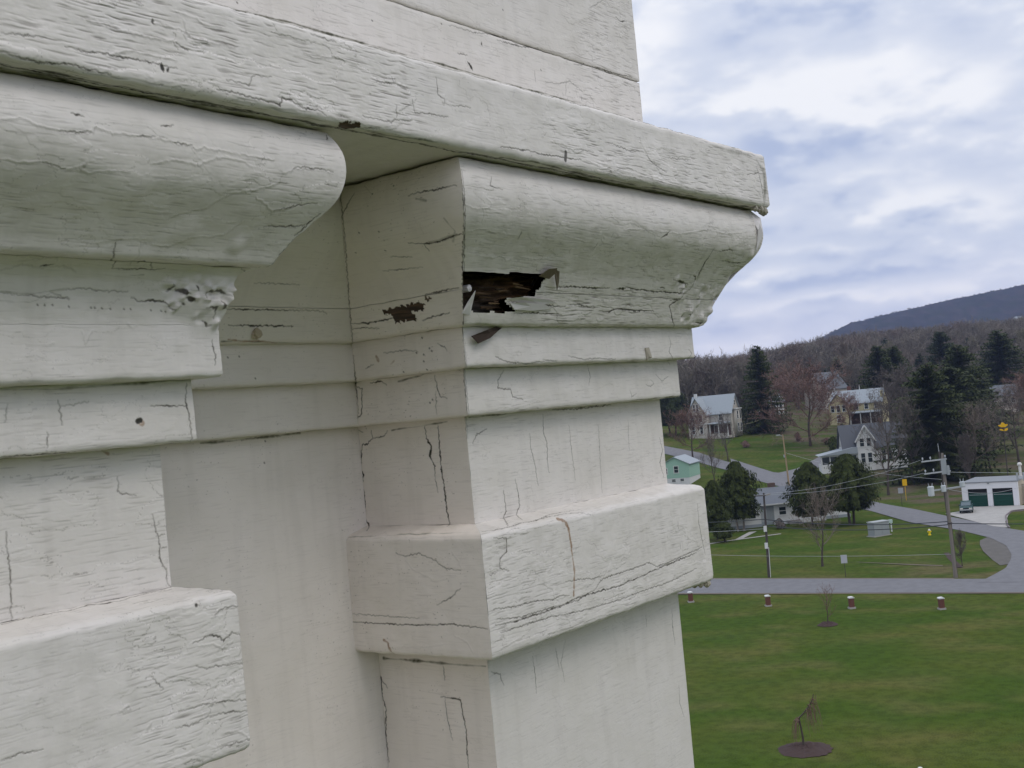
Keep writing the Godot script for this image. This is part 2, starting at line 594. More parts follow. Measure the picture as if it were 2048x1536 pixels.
func paint(key: String, seed_: int, warm := 0.0) -> StandardMaterial3D:
	var t: Dictionary = tex[key]
	var w: int = t.w
	var h: int = t.h
	var grain := noise_bytes(fbm(seed_, 0.26, 4), w, h, 16.0, 1.0)
	var fine := noise_bytes(fbm(seed_ + 1, 0.14, 3), w, h, 1.6, 1.0)
	var layer := noise_bytes(fbm(seed_ + 2, 0.013, 6), w, h, 2.4, 1.0)
	var rain := noise_bytes(fbm(seed_ + 9, 0.03, 4), w, h, 1.2, 14.0)
	var soft := noise_bytes(fbm(seed_ + 3, 0.03, 4), w, h, 5.0, 4.0)
	var cn := FastNoiseLite.new()
	cn.seed = seed_ + 4
	cn.noise_type = FastNoiseLite.TYPE_CELLULAR
	cn.cellular_return_type = FastNoiseLite.RETURN_DISTANCE2_SUB
	cn.cellular_jitter = 1.0
	cn.frequency = 0.085
	cn.domain_warp_enabled = true
	cn.domain_warp_amplitude = 7.0
	cn.domain_warp_frequency = 0.04
	var cell := noise_bytes(cn, w, h, 5.5, 1.0)
	var hf := PackedFloat32Array()
	hf.resize(w * h)
	var rgb := PackedByteArray()
	rgb.resize(w * h * 3)
	var crack: PackedFloat32Array = t.crack
	var lift: PackedFloat32Array = t.lift
	var kind: PackedByteArray = t.kind
	var ro: PackedFloat32Array = t.ro
	for i in w * h:
		var r := ro[i]
		var sf := soft[i] / 255.0
		var g := grain[i] / 255.0
		var a := r * (0.35 + 1.1 * sf)
		var hm := 0.09 * a * (g - 0.5) + 0.07 * (fine[i] / 255.0 - 0.5) * (0.5 + r)
		# ridges of bare grain under thin paint
		if g < 0.36:
			hm -= minf(0.09, (0.36 - g) * 0.9) * a
		# older coats lost in scales: the edge is a step
		var lo := layer[i] / 255.0
		var thr := 0.40 + 0.07 * r
		var s := clampf((lo - thr) * 85.0, 0.0, 1.0)
		hm += 0.20 * s * minf(r, 1.5)
		var s2 := clampf((lo - 0.60) * 80.0, 0.0, 1.0)
		hm += 0.16 * s2 * minf(r, 1.5)
		var dirt := 0.0
		if s > 0.05 and s < 0.6:
			dirt += 0.10 * minf(r, 1.3)
		# fine checking along the grain
		var c := cell[i] / 255.0
		if c < 0.075 and sf > 0.60 - 0.17 * r:
			var q := (1.0 - c / 0.075) * minf(1.0, r) * clampf((sf - 0.60 + 0.17 * r) * 8.0, 0.0, 1.0)
			hm -= 0.22 * q
			dirt += 0.20 * q
		dirt += clampf(0.34 - g, 0.0, 0.3) * 0.5 * a
		dirt += 0.018 * clampf((rain[i] / 255.0 - 0.52) * 3.0, 0.0, 1.0)
		if fine[i] > 226 and sf > 0.62:
			dirt += 0.07 + 0.08 * warm
		hm += lift[i] * 0.50
		var k := crack[i]
		var v := 0.880 - 0.030 * (1.0 - sf) - dirt + 0.016 * (lo - 0.5)
		v += 0.030 * warm
		var cr := v - lerpf(0.010, -0.004, warm)
		var cg := v - lerpf(0.034, 0.030, warm)
		var cb := v - lerpf(0.060, 0.062, warm) - 0.008 * (1.0 - sf)
		if k > 0.0:
			var tr := 0.20
			var tg := 0.185
			var tb := 0.155
			match kind[i]:
				2:
					var z := 0.55 + 0.8 * (g - 0.3)
					tr = 0.36 * z
					tg = 0.27 * z
					tb = 0.19 * z
				3:
					tr = 0.50
					tg = 0.375
					tb = 0.27
					k *= 0.45 + 0.6 * (fine[i] / 255.0)
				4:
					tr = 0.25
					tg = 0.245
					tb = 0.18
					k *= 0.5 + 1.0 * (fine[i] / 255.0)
			k = minf(k, 1.0)
			cr = lerpf(cr, tr, k)
			cg = lerpf(cg, tg, k)
			cb = lerpf(cb, tb, k)
		hf[i] = 0.5 + hm * 0.1                      # 0.1 of a centimetre is a millimetre
		rgb[i * 3] = int(clampf(cr, 0.0, 1.0) * 255.0)
		rgb[i * 3 + 1] = int(clampf(cg, 0.0, 1.0) * 255.0)
		rgb[i * 3 + 2] = int(clampf(cb, 0.0, 1.0) * 255.0)
	var m := StandardMaterial3D.new()
	m.albedo_texture = ImageTexture.create_from_image(Image.create_from_data(w, h, false, Image.FORMAT_RGB8, rgb))
	m.heightmap_enabled = true
	m.heightmap_scale = 1.0
	m.heightmap_texture = ImageTexture.create_from_image(Image.create_from_data(w, h, false, Image.FORMAT_RF, hf.to_byte_array()))
	m.texture_repeat = false
	m.roughness = t.gloss
	m.metallic_specular = 0.42
	t.erase("crack")
	t.erase("lift")
	t.erase("kind")
	t.erase("ro")
	return m

func split(prof: Array) -> float:
	var l := 0.0
	for k in prof.size() - 1:
		l += prof[k].distance_to(prof[k + 1])
	return l

func make_tower() -> void:
	wave.seed = 3
	wave.frequency = 22.0
	wave.fractal_octaves = 2
	ripple.seed = 8
	ripple.frequency = 95.0
	ripple.fractal_octaves = 2
	ragged.seed = 21
	ragged.frequency = 0.11
	ragged.fractal_octaves = 3
	slab = [Vector2(-0.12, 0.372), Vector2(-0.006, 0.3692), Vector2(-0.002, 0.3675), Vector2(0, 0.364), Vector2(0.0015, 0.288), Vector2(-0.001, 0.2845), Vector2(-0.006, 0.283), Vector2(-0.36, 0.283)]
	up_low = [Vector2(-0.002, 0.4932), Vector2(0, 0.492), Vector2(0, 0.37)]
	up_high = [Vector2(0, 0.74), Vector2(0.0006, 0.495), Vector2(-0.002, 0.4938)]
	crown_a = [Vector2(0.05, 0.2815), Vector2(0.118, 0.2815), Vector2(0.119811, 0.281393), Vector2(0.122367, 0.281141), Vector2(0.1247, 0.2802), Vector2(0.126407, 0.278341), Vector2(0.127893, 0.275793), Vector2(0.1294, 0.2727), Vector2(0.131137, 0.269007), Vector2(0.132896, 0.26477), Vector2(0.1343, 0.2603), Vector2(0.13523, 0.255633), Vector2(0.135804, 0.250733), Vector2(0.136, 0.2458), Vector2(0.135826, 0.240878), Vector2(0.135274, 0.235922), Vector2(0.1343, 0.231), Vector2(0.13287, 0.226052), Vector2(0.131019, 0.221137), Vector2(0.1288, 0.2165), Vector2(0.126156, 0.212259), Vector2(0.123144, 0.208296), Vector2(0.12, 0.2045), Vector2(0.116774, 0.200907), Vector2(0.113415, 0.197481), Vector2(0.11, 0.194), Vector2(0.1066, 0.190519), Vector2(0.103144, 0.186981), Vector2(0.0995, 0.183), Vector2(0.0951074, 0.177741), Vector2(0.0905259, 0.172037), Vector2(0.0873, 0.168), Vector2(0.0825, 0.159), Vector2(0.0785, 0.157), Vector2(0.055, 0.1572)]
	crown_b = [Vector2(0.05, 0.2815), Vector2(0.118, 0.2815), Vector2(0.119811, 0.281393), Vector2(0.122367, 0.281141), Vector2(0.1247, 0.2802), Vector2(0.126407, 0.278341), Vector2(0.127893, 0.275793), Vector2(0.1294, 0.2727), Vector2(0.131137, 0.269007), Vector2(0.132896, 0.26477), Vector2(0.1343, 0.2603), Vector2(0.13523, 0.255633), Vector2(0.135804, 0.250733), Vector2(0.136, 0.2458), Vector2(0.135826, 0.240878), Vector2(0.135274, 0.235922), Vector2(0.1343, 0.231), Vector2(0.13287, 0.226052), Vector2(0.131019, 0.221137), Vector2(0.1288, 0.2165), Vector2(0.126156, 0.212259), Vector2(0.123144, 0.208296), Vector2(0.12, 0.2045), Vector2(0.116774, 0.200907), Vector2(0.113415, 0.197481), Vector2(0.11, 0.194), Vector2(0.1066, 0.190519), Vector2(0.103144, 0.186981), Vector2(0.0995, 0.183), Vector2(0.0951074, 0.177741), Vector2(0.0905259, 0.172037), Vector2(0.0873, 0.168), Vector2(0.08, 0.1552), Vector2(0.0745, 0.1455)]
	bed_a = [Vector2(0.068, 0.1568), Vector2(0.0585, 0.1515), Vector2(0.0525, 0.143), Vector2(0.0482, 0.131), Vector2(0.0455, 0.119), Vector2(0.044, 0.111), Vector2(0.0435, 0.106)]
	bed_b = [Vector2(0.074, 0.145), Vector2(0.069, 0.135), Vector2(0.064, 0.122), Vector2(0.0605, 0.113), Vector2(0.0575, 0.1075), Vector2(0.052, 0.106), Vector2(0.0435, 0.1058)]
	f1 = [Vector2(0.0435, 0.1058), Vector2(0.044, 0.061), Vector2(0.0422, 0.0582), Vector2(0.0235, 0.0572)]
	f2 = [Vector2(0.0235, 0.0572), Vector2(0.024, 0.0035), Vector2(0.0222, 0.0008), Vector2(0, 0.0002)]
	frieze = [Vector2(0, 0.0002), Vector2(0, -0.131)]
	block = [Vector2(0, -0.131), Vector2(0.03, -0.1375), Vector2(0.037, -0.14), Vector2(0.0405, -0.145), Vector2(0.0415, -0.278), Vector2(0.0405, -0.2845), Vector2(0.0372, -0.2872), Vector2(0, -0.2875)]
	shaft = [Vector2(0, -0.2875), Vector2(0, -0.75)]
	wall = [Vector2(0, 0.0002), Vector2(0, -0.75)]
	rf_prof = crown_b + bed_b + f1 + f2
	lf_prof = crown_a + bed_a + f1 + f2
	hole = PackedVector2Array([Vector2(-0.2000, 0.2110), Vector2(-0.0628, 0.2109), Vector2(-0.0162, 0.2101), Vector2(0.0232, 0.2097), Vector2(0.0578, 0.2089), Vector2(0.0800, 0.2067), Vector2(0.0794, 0.2133), Vector2(0.0739, 0.2188), Vector2(0.0741, 0.2268), Vector2(0.0671, 0.2297), Vector2(0.0682, 0.2369), Vector2(0.0491, 0.2387), Vector2(0.0307, 0.2410), Vector2(0.0088, 0.2422), Vector2(0.0148, 0.2470), Vector2(0.0279, 0.2530), Vector2(0.0352, 0.2566), Vector2(0.0201, 0.2568), Vector2(0.0104, 0.2606), Vector2(-0.0092, 0.2578), Vector2(-0.0369, 0.2606), Vector2(-0.0500, 0.2578), Vector2(-0.0586, 0.2627), Vector2(-0.0677, 0.2510), Vector2(-0.2000, 0.2281)])
	bumps = {"LF": [[0.38, 0.155, 0.03, 0.002], [0.45, 0.19, 0.02, 0.0025], [0.51, 0.2, 0.012, 0.003], [0.515, 0.279, 0.042, 0.0085], [0.535, 0.283, 0.024, 0.006], [0.482, 0.28, 0.022, 0.004], [0.501, 0.2709, 0.0038, 0.0029], [0.5018, 0.2666, 0.006, 0.0035], [0.5133, 0.2653, 0.0038, 0.0016], [0.4879, 0.2737, 0.0041, -0.0027], [0.4622, 0.2755, 0.0049, 0.0011], [0.4609, 0.2706, 0.0071, -0.0024], [0.551, 0.2694, 0.006, 0.0031], [0.5406, 0.284, 0.0056, -0.0039], [0.5088, 0.2748, 0.0058, -0.0032], [0.5012, 0.2788, 0.0049, 0.0028], [0.463, 0.2853, 0.0043, 0.003], [0.4924, 0.2954, 0.0045, 0.0016], [0.4902, 0.2608, 0.0054, 0.0023], [0.5383, 0.2777, 0.0033, 0.0011], [0.4964, 0.2659, 0.0036, -0.0012], [0.4626, 0.2901, 0.0044, 0.0016], [0.4884, 0.2769, 0.0052, 0.0021], [0.4992, 0.2765, 0.0062, 0.0022], [0.5509, 0.2667, 0.004, -0.0013], [0.5139, 0.2818, 0.0073, 0.0023], [0.5321, 0.2715, 0.0037, 0.0028], [0.5038, 0.2789, 0.0033, 0.0023], [0.5199, 0.2781, 0.0066, -0.0031], [0.5158, 0.2839, 0.0043, 0.0031], [0.4707, 0.2738, 0.0044, -0.0025], [0.4982, 0.2986, 0.0066, -0.0025], [0.4797, 0.2727, 0.0038, 0.0017], [0.4784, 0.2649, 0.0051, 0.0027], [0.5156, 0.3014, 0.0065, 0.0029], [0.464, 0.2667, 0.0049, 0.0026], [0.4887, 0.2679, 0.0056, 0.0033], [0.4701, 0.291, 0.0033, 0.0024], [0.5433, 0.2618, 0.0048, 0.0029], [0.4733, 0.2752, 0.0044, -0.0026], [0.5027, 0.2737, 0.0058, -0.0025], [0.4788, 0.2746, 0.0049, 0.0013], [0.4872, 0.2728, 0.0045, 0.0029], [0.519, 0.2643, 0.0072, 0.0023], [0.4753, 0.2707, 0.0034, -0.0014], [0.4781, 0.271, 0.0046, 0.001], [0.49, 0.2778, 0.0051, 0.0025], [0.4692, 0.2856, 0.0071, 0.0022], [0.5001, 0.2639, 0.0043, 0.0028], [0.4598, 0.2671, 0.0065, 0.0033], [0.5288, 0.2672, 0.0061, 0.0031], [0.521, 0.2881, 0.0047, -0.0011], [0.5302, 0.2902, 0.0039, 0.0013], [0.5078, 0.2704, 0.0043, 0.0019], [0.4904, 0.2672, 0.0044, -0.0017], [0.4672, 0.2866, 0.006, -0.0033], [0.5311, 0.2672, 0.0043, 0.0028], [0.5028, 0.2863, 0.0072, 0.0023], [0.4749, 0.2782, 0.0054, 0.0038], [0.5183, 0.3056, 0.0064, -0.0026], [0.5263, 0.2771, 0.0069, 0.0043], [0.5384, 0.2841, 0.0056, 0.0013], [0.4716, 0.2872, 0.0045, 0.0034], [0.53, 0.2926, 0.0055, 0.003], [0.4649, 0.2741, 0.0051, -0.0011], [0.4673, 0.2676, 0.0049, 0.0028], [0.5003, 0.2724, 0.005, -0.0012], [0.537, 0.2716, 0.0033, 0.0016], [0.538, 0.2698, 0.0061, 0.0032], [0.5484, 0.2557, 0.0048, 0.0033], [0.4675, 0.2834, 0.0036, 0.0024], [0.5455, 0.2808, 0.0033, -0.002], [0.5147, 0.3038, 0.0064, 0.0035], [0.5119, 0.2736, 0.0067, -0.0022], [0.5284, 0.2679, 0.0046, 0.002], [0.5186, 0.2848, 0.0047, 0.0035]], "RF": [[0.43, 0.232, 0.016, 0.003], [0.475, 0.249, 0.014, 0.004], [0.517, 0.262, 0.013, 0.005], [0.4, 0.204, 0.012, 0.003], [0.54, 0.25, 0.01, 0.005], [0.5, 0.22, 0.01, -0.005], [0.55, 0.23, 0.01, -0.004], [0.525, 0.27, 0.005, -0.006], [0.46, 0.26, 0.006, -0.005], [0.43, 0.215, 0.006, 0.004], [0.57, 0.19, 0.016, -0.005], [0.585, 0.15, 0.01, 0.003], [0.5271, 0.27, 0.0054, -0.001], [0.488, 0.2103, 0.0051, 0.0012], [0.4875, 0.2548, 0.0073, -0.0014], [0.4734, 0.2647, 0.008, -0.0014], [0.5445, 0.2477, 0.0065, 0.0012], [0.4739, 0.2459, 0.0045, -0.0021], [0.4553, 0.2314, 0.0044, -0.0011], [0.4967, 0.2447, 0.0063, -0.0014], [0.4724, 0.268, 0.0077, -0.0009], [0.5075, 0.2667, 0.0078, -0.0018], [0.5402, 0.2106, 0.0053, -0.0009], [0.466, 0.2403, 0.0073, 0.0023], [0.4429, 0.2364, 0.0044, -0.0011], [0.4814, 0.2212, 0.0074, 0.0011], [0.4584, 0.2092, 0.0048, 0.0016], [0.5543, 0.2344, 0.0077, -0.0016], [0.4744, 0.2205, 0.0076, 0.0012], [0.4936, 0.2545, 0.006, -0.0014], [0.4629, 0.2018, 0.0076, -0.0015], [0.5554, 0.2677, 0.0046, -0.0018], [0.4451, 0.2317, 0.0073, 0.0009], [0.4364, 0.223, 0.0046, 0.0021], [0.4972, 0.2384, 0.0052, 0.0024], [0.4405, 0.2171, 0.0074, -0.0024], [0.494, 0.2275, 0.0048, 0.0021], [0.4972, 0.2594, 0.005, -0.001], [0.5064, 0.2139, 0.0074, 0.0015], [0.423, 0.2371, 0.0054, -0.0009], [0.4965, 0.2683, 0.0058, -0.0017], [0.5386, 0.2279, 0.0076, 0.0014], [0.4302, 0.2508, 0.0051, -0.0012], [0.477, 0.26, 0.007, 0.0021], [0.5148, 0.2652, 0.0066, -0.002], [0.4685, 0.2491, 0.0073, 0.0025], [0.4397, 0.2452, 0.0045, 0.0011], [0.5357, 0.2645, 0.0079, 0.0022], [0.4227, 0.2108, 0.0058, -0.002], [0.5252, 0.2618, 0.007, -0.0015], [0.5269, 0.2155, 0.0078, -0.0014], [0.4332, 0.2368, 0.0057, -0.0009]]}
	tower = thing("church_tower", "white painted timber tower with peeling pilasters and cornice, filling the left foreground", "tower", Basis(Vector3.UP, deg_to_rad(YAW)) * Vector3(BASE.x, 0, BASE.z), YAW)
	var right := XR1 - 0.18
	run("SL", Vector2(-0.9, -0.77), Vector2(1.745, -0.77), 0, 1)
	run("SLR", Vector2(1.745, -0.77), Vector2(1.745, -5.2), 1, 0)
	run("UP", Vector2(-0.9, -0.905), Vector2(1.612, -0.905), 0, 1)
	run("UPR", Vector2(1.612, -0.905), Vector2(1.612, -5.2), 1, 0)
	run("WL", Vector2(-0.9, ZW), Vector2(0.2, ZW), 0, -1)
	run("LL", Vector2(0.2, ZW), Vector2(0.2, ZS), -1, 1)
	run("LF", Vector2(0.2, ZS), Vector2(XL1, ZS), 1, 1)
	run("LR", Vector2(XL1, ZS), Vector2(XL1, ZW), 1, -1)
	run("RC", Vector2(XL1, ZW), Vector2(XR0, ZW), -1, -1)
	run("SD", Vector2(XR0, ZW), Vector2(XR0, ZS), -1, 1)
	run("RF", Vector2(XR0, ZS), Vector2(XR1, ZS), 1, 1)
	run("RR", Vector2(XR1, ZS), Vector2(XR1, -1.45), 1, 1)
	run("RB", Vector2(XR1, -1.45), Vector2(right, -1.45), 1, -1)
	run("RW", Vector2(right, -1.45), Vector2(right, -5.2), -1, 0)
	sheet("SL", 1.25, 2.66, 0.562, 0.75, 0.50)
	sheet("UP", 1.45, 2.52, 0.43, 0.65, 0.55)
	sheet("LF", 0.22, 0.63, 1.28, 0.55, 0.45)
	sheet("RC", 0.0, 0.46, 1.20, 0.30, 0.42)
	sheet("SD", -0.01, 0.33, 1.26, 0.38, 0.42)
	sheet("RF", -0.15, 0.63, 1.26, 0.60, 0.45)
	patch("SL", 1.25, 0.21, 2.66, 0.562, 0.25)
	patch("SL", 1.35, 0.125, 1.80, 0.187, 2.6, 0.03)
	patch("SL", 2.05, 0.157, 2.52, 0.202, 2.4, 0.02)
	patch("SL", 2.45, 0.107, 2.66, 0.192, 2.0, 0.03)
	patch("UP", 2.35, 0.0, 2.52, 0.43, 1.5, 0.05)
	patch("LF", 0.22, 0.0, 0.63, 0.06, 0.4)
	patch("LF", 0.22, 0.11, 0.63, 0.215, 1.0)
	patch("LF", 0.50, 0.03, 0.63, 0.14, 1.3)
	patch("LF", 0.22, 0.43, 0.53, 0.58, 1.1)
	patch("LF", 0.42, 0.60, 0.53, 0.80, 1.5, 0.04)
	patch("RF", -0.15, 0.03, 0.63, 0.09, 0.45)
	patch("RF", -0.13, 0.04, -0.06, 0.10, 1.7)
	patch("RF", 0.08, 0.225, 0.45, 0.285, 3.0, 0.01)
	patch("RF", 0.38, 0.10, 0.62, 0.28, 1.5, 0.03)
	patch("RF", -0.10, 0.10, 0.5, 0.21, 1.1)
	patch("RF", -0.05, 0.31, 0.52, 0.50, 0.55)
	patch("RF", -0.05, 0.66, 0.53, 0.77, 1.2, 0.03)
	patch("RF", -0.05, 0.83, 0.53, 1.26, 0.4)
	patch("RF", -0.03, 0.40, 0.12, 0.44, 1.2)
	patch("RF", -0.05, 0.600, 0.10, 0.66, 1.3)
	mark("SD", 0, 1.2, 0.8, [0.2393, 0.1073, 0.276, 0.1081, 0.2887, 0.1086, 0.3088, 0.11])
	mark("SD", 0, 2.2, 0.95, [0.2169, 0.1612, 0.2377, 0.1661, 0.2524, 0.1678, 0.2753, 0.1648, 0.2888, 0.1638, 0.2995, 0.1648])
	mark("SD", 4, 9, 0.5, [0.2454, 0.1664, 0.267, 0.1657, 0.2866, 0.1633])
	mark("SD", 0, 1, 0.7, [0.2377, 0.1661, 0.2362, 0.1778])
	mark("SD", 1, 1, 0.5, [0.2466, 0.1389, 0.2444, 0.1521])
	mark("SD", 0, 1.4, 0.85, [0.1984, 0.232, 0.2229, 0.2298, 0.25, 0.2293])
	mark("SD", 0, 1, 0.8, [0.1542, 0.08838, 0.1351, 0.1152, 0.1244, 0.1346])
	mark("SD", 0, 1.8, 0.9, [0.06652, 0.2511, 0.1079, 0.254, 0.1323, 0.2525, 0.1503, 0.2514])
	mark("SD", 0, 1.6, 0.9, [0.1805, 0.261, 0.2013, 0.2581, 0.2239, 0.2566])
	mark("SD", 0, 1.1, 0.8, [0.0648, 0.2581, 0.08767, 0.2585, 0.11, 0.2625])
	mark("SD", 2, 0, 1, [0.1264, 0.24, 0.1559, 0.2394, 0.1852, 0.2377, 0.1922, 0.2433, 0.1891, 0.2474, 0.169, 0.2481, 0.1734, 0.2544, 0.1692, 0.2607, 0.1562, 0.2579, 0.1377, 0.2602, 0.1393, 0.2499, 0.125, 0.2458])
	mark("SD", 2, 0, 0.8, [0.1976, 0.2325, 0.2048, 0.2347, 0.2042, 0.2388, 0.1967, 0.2372])
	mark("SD", 4, 6, 0.5, [0.1694, 0.08207, 0.1842, 0.09568])
	mark("SD", 4, 5, 0.35, [0.282, 0.1411, 0.2872, 0.1584, 0.276, 0.1715])
	mark("SD", 4, 4, 0.4, [0.2643, 0.1178, 0.2494, 0.1131])
	mark("SD", 0, 1, 0.6, [0.1558, 0.1917, 0.1827, 0.194, 0.2146, 0.1959])
	mark("SD", 0, 0.8, 0.6, [0.1796, 0.1744, 0.2087, 0.1804])
	mark("SD", 0, 1, 0.8, [0.01613, 0.3544, 0.03553, 0.3634, 0.03043, 0.3955, 0.01634, 0.404, -0.005435, 0.4358, 0.007323, 0.4409])
	mark("SD", 0, 1.5, 0.95, [0.02218, 0.4397, 0.02379, 0.4504, 0.0127, 0.4572, 0.003895, 0.4567, -0.002851, 0.4875, 0.002006, 0.4963, -0.002254, 0.5068, 8.007e-05, 0.524, -0.002109, 0.554, 0.01766, 0.5843])
	mark("SD", 0, 1, 0.8, [0.05089, 0.4416, 0.04444, 0.4475, 0.02669, 0.4506])
	mark("SD", 0, 2.6, 1, [0.1152, 0.4406, 0.116, 0.456, 0.1229, 0.4666, 0.1187, 0.4787, 0.1253, 0.4913, 0.1239, 0.5035])
	mark("SD", 0, 1, 0.5, [0.1239, 0.5035, 0.1268, 0.524])
	mark("SD", 0, 2, 1, [0.1367, 0.441, 0.1362, 0.4674, 0.1355, 0.4958, 0.1382, 0.5182, 0.138, 0.5426, 0.1423, 0.5716])
	mark("SD", 0, 1, 0.75, [0.1589, 0.357, 0.161, 0.3732, 0.1651, 0.3835, 0.1752, 0.3863])
	mark("SD", 0, 0.8, 0.5, [0.158, 0.3769, 0.1562, 0.4047])
	mark("SD", 0, 0.9, 0.6, [0.09635, 0.3051, 0.1343, 0.305, 0.1525, 0.3089])
	mark("SD", 0, 0.9, 0.6, [0.1843, 0.3025, 0.194, 0.3074, 0.1985, 0.3128])
	mark("SD", 0, 0.9, 0.6, [0.06384, 0.3212, 0.07842, 0.3165])
	mark("SD", 0, 1.4, 0.8, [0.05072, 0.3564, 0.06773, 0.3569, 0.07852, 0.3609])
	mark("SD", 4, 3, 0.6, [0.05797, 0.442, 0.08073, 0.4404, 0.1139, 0.4395, 0.1518, 0.4369])
	mark("SD", 4, 4, 0.7, [0.09811, 0.3596, 0.1366, 0.3554, 0.1678, 0.3427, 0.1991, 0.3549])
	mark("SD", 3, 4, 0.6, [0.08357, 0.3078, 0.08703, 0.3143])
	mark("SD", 3, 4, 0.35, [0.1071, 0.3193, 0.1129, 0.3158])
	mark("SD", 0, 1.1, 0.85, [-0.002394, 0.7126, 0.03728, 0.7125, 0.113, 0.7124, 0.1634, 0.7095, 0.2198, 0.7129])
	mark("SD", 0, 0.6, 0.5, [0.0006716, 0.7013, 0.02823, 0.7023, 0.05519, 0.7034, 0.08493, 0.7037, 0.114, 0.704])
	mark("SD", 0, 0.9, 0.6, [0.08418, 0.6239, 0.09848, 0.6275, 0.123, 0.6239, 0.1472, 0.6334, 0.1647, 0.6428, 0.1858, 0.645])
	mark("SD", 1, 1, 0.3, [0.1747, 0.6217, 0.184, 0.6334, 0.1881, 0.6427])
	mark("SD", 1, 1, 0.3, [0.09969, 0.6311, 0.1082, 0.6419, 0.1264, 0.6501, 0.1401, 0.6548])
	mark("SD", 0, 1, 0.6, [0.1834, 0.6659, 0.1669, 0.6779, 0.1443, 0.6866])
	mark("SD", 1, 1, 0.3, [0.08093, 0.7389, 0.11, 0.7388, 0.1484, 0.7335])
	mark("SD", 1, 1, 0.4, [0.1681, 0.7222, 0.1855, 0.7285, 0.1946, 0.7408])
	mark("SD", 3, 3.5, 0.8, [0.05181, 0.7329, 0.05811, 0.7363, 0.05908, 0.7418, 0.06344, 0.7513])
	mark("SD", 4, 5, 0.7, [0.008882, 0.8055, 0.07003, 0.8059, 0.1219, 0.807, 0.1779, 0.8069])
	mark("SD", 0, 1.6, 0.9, [-0.01511, 0.8149, -0.005699, 0.8246, 0.0005848, 0.8307, -0.0006233, 0.855, 0.004542, 0.8699, 0.0001735, 0.9058, 0.001082, 0.9414])
	mark("SD", 0, 1, 0.8, [-0.002945, 0.8309, 0.01116, 0.844])
	mark("SD", 3, 3, 0.7, [-0.01249, 0.8225, -0.005014, 0.8277])
	mark("SD", 0, 1, 0.8, [0.1103, 0.8106, 0.1105, 0.8277])
	mark("SD", 0, 1.6, 0.95, [0.1009, 0.8491, 0.1326, 0.8505, 0.1343, 0.8625, 0.1375, 0.8888, 0.1357, 0.9179, 0.1368, 0.9351])
	mark("SD", 0, 0.9, 0.6, [0.1072, 0.8499, 0.1092, 0.8742, 0.1138, 0.903])
	mark("SD", 0, 2.2, 0.9, [0.2213, 0.6055, 0.2249, 0.6265, 0.227, 0.6607, 0.2271, 0.6994, 0.2254, 0.7359])
	mark("SD", 4, 4, 0.4, [0.001693, 0.603, 0.04421, 0.6, 0.09221, 0.5975, 0.1553, 0.5965, 0.2093, 0.5952])
	mark("SD", 0, 1.4, 0.9, [-0.000529, 0.6058, -0.004666, 0.6262, -0.003935, 0.6563, -0.003425, 0.7064])
	mark("RC", 0, 1.2, 0.8, [0.1764, 0.2346, 0.2085, 0.2345, 0.2354, 0.2345, 0.2632, 0.2344, 0.292, 0.2344])
	mark("RC", 4, 4, 0.6, [0.1849, 0.2721, 0.2171, 0.2714, 0.255, 0.2744, 0.3065, 0.2781])
	mark("RC", 3, 3, 0.7, [0.1934, 0.2698, 0.2127, 0.2723, 0.2363, 0.2715, 0.2699, 0.2773])
	mark("RC", 0, 1.5, 0.9, [0.1898, 0.2532, 0.2369, 0.2536, 0.2589, 0.2533, 0.2868, 0.254])
	mark("RC", 4, 4, 0.35, [0.1563, 0.3355, 0.2079, 0.3431, 0.2601, 0.3478, 0.3162, 0.3444])
	mark("RC", 4, 4, 0.6, [0.19, 0.4355, 0.2299, 0.4361, 0.2693, 0.4357, 0.3429, 0.4339])
	mark("RC", 0, 1, 0.8, [0.2494, 0.4361, 0.2694, 0.4351, 0.3106, 0.4353])
	mark("RC", 0, 0.8, 0.5, [0.2927, 0.2339, 0.3308, 0.2351, 0.3376, 0.2378])
	mark("RC", 0, 0.9, 0.5, [0.2117, 0.2031, 0.2338, 0.203, 0.2566, 0.2029, 0.2799, 0.2027])
	mark("RF", 0, 0.9, 0.7, [0.05491, 0.3576, 0.04129, 0.3694, 0.03965, 0.3795, 0.06438, 0.3825, 0.06795, 0.3919, 0.08978, 0.396])
	mark("RF", 0, 1.2, 0.7, [0.01428, 0.3233, 0.03599, 0.3307, 0.08101, 0.3339, 0.1155, 0.3313])
	mark("RF", 0, 0.9, 0.75, [0.0397, 0.4506, 0.01925, 0.4563, 0.009695, 0.4667])
	mark("RF", 0, 1, 0.6, [0.1297, 0.463, 0.1288, 0.48, 0.1342, 0.504, 0.1371, 0.5321])
	mark("RF", 0, 1.1, 0.75, [0.163, 0.4392, 0.1608, 0.4651, 0.1661, 0.4786, 0.1632, 0.5088, 0.1655, 0.5177])
	mark("RF", 0, 1.1, 0.8, [0.08893, 0.5188, 0.09267, 0.5401, 0.09249, 0.5526, 0.06886, 0.5845])
	mark("RF", 0, 1.1, 0.8, [0.06297, 0.5306, 0.06401, 0.5575, 0.0247, 0.596])
	mark("RF", 0, 1, 0.7, [-0.0003204, 0.5576, -0.02626, 0.587])
	mark("RF", 0, 0.9, 0.5, [0.2218, 0.4577, 0.2229, 0.4957, 0.2252, 0.5337])
	mark("RF", 0, 0.9, 0.45, [0.296, 0.4625, 0.2942, 0.4864, 0.2923, 0.5103, 0.2905, 0.5341, 0.2887, 0.5579])
	mark("RF", 0, 0.8, 0.4, [0.3771, 0.4602, 0.3753, 0.4823, 0.3734, 0.5044])
	mark("RF", 0, 1, 0.7, [0.4643, 0.4924, 0.4699, 0.5121, 0.4587, 0.5304, 0.4665, 0.5542])
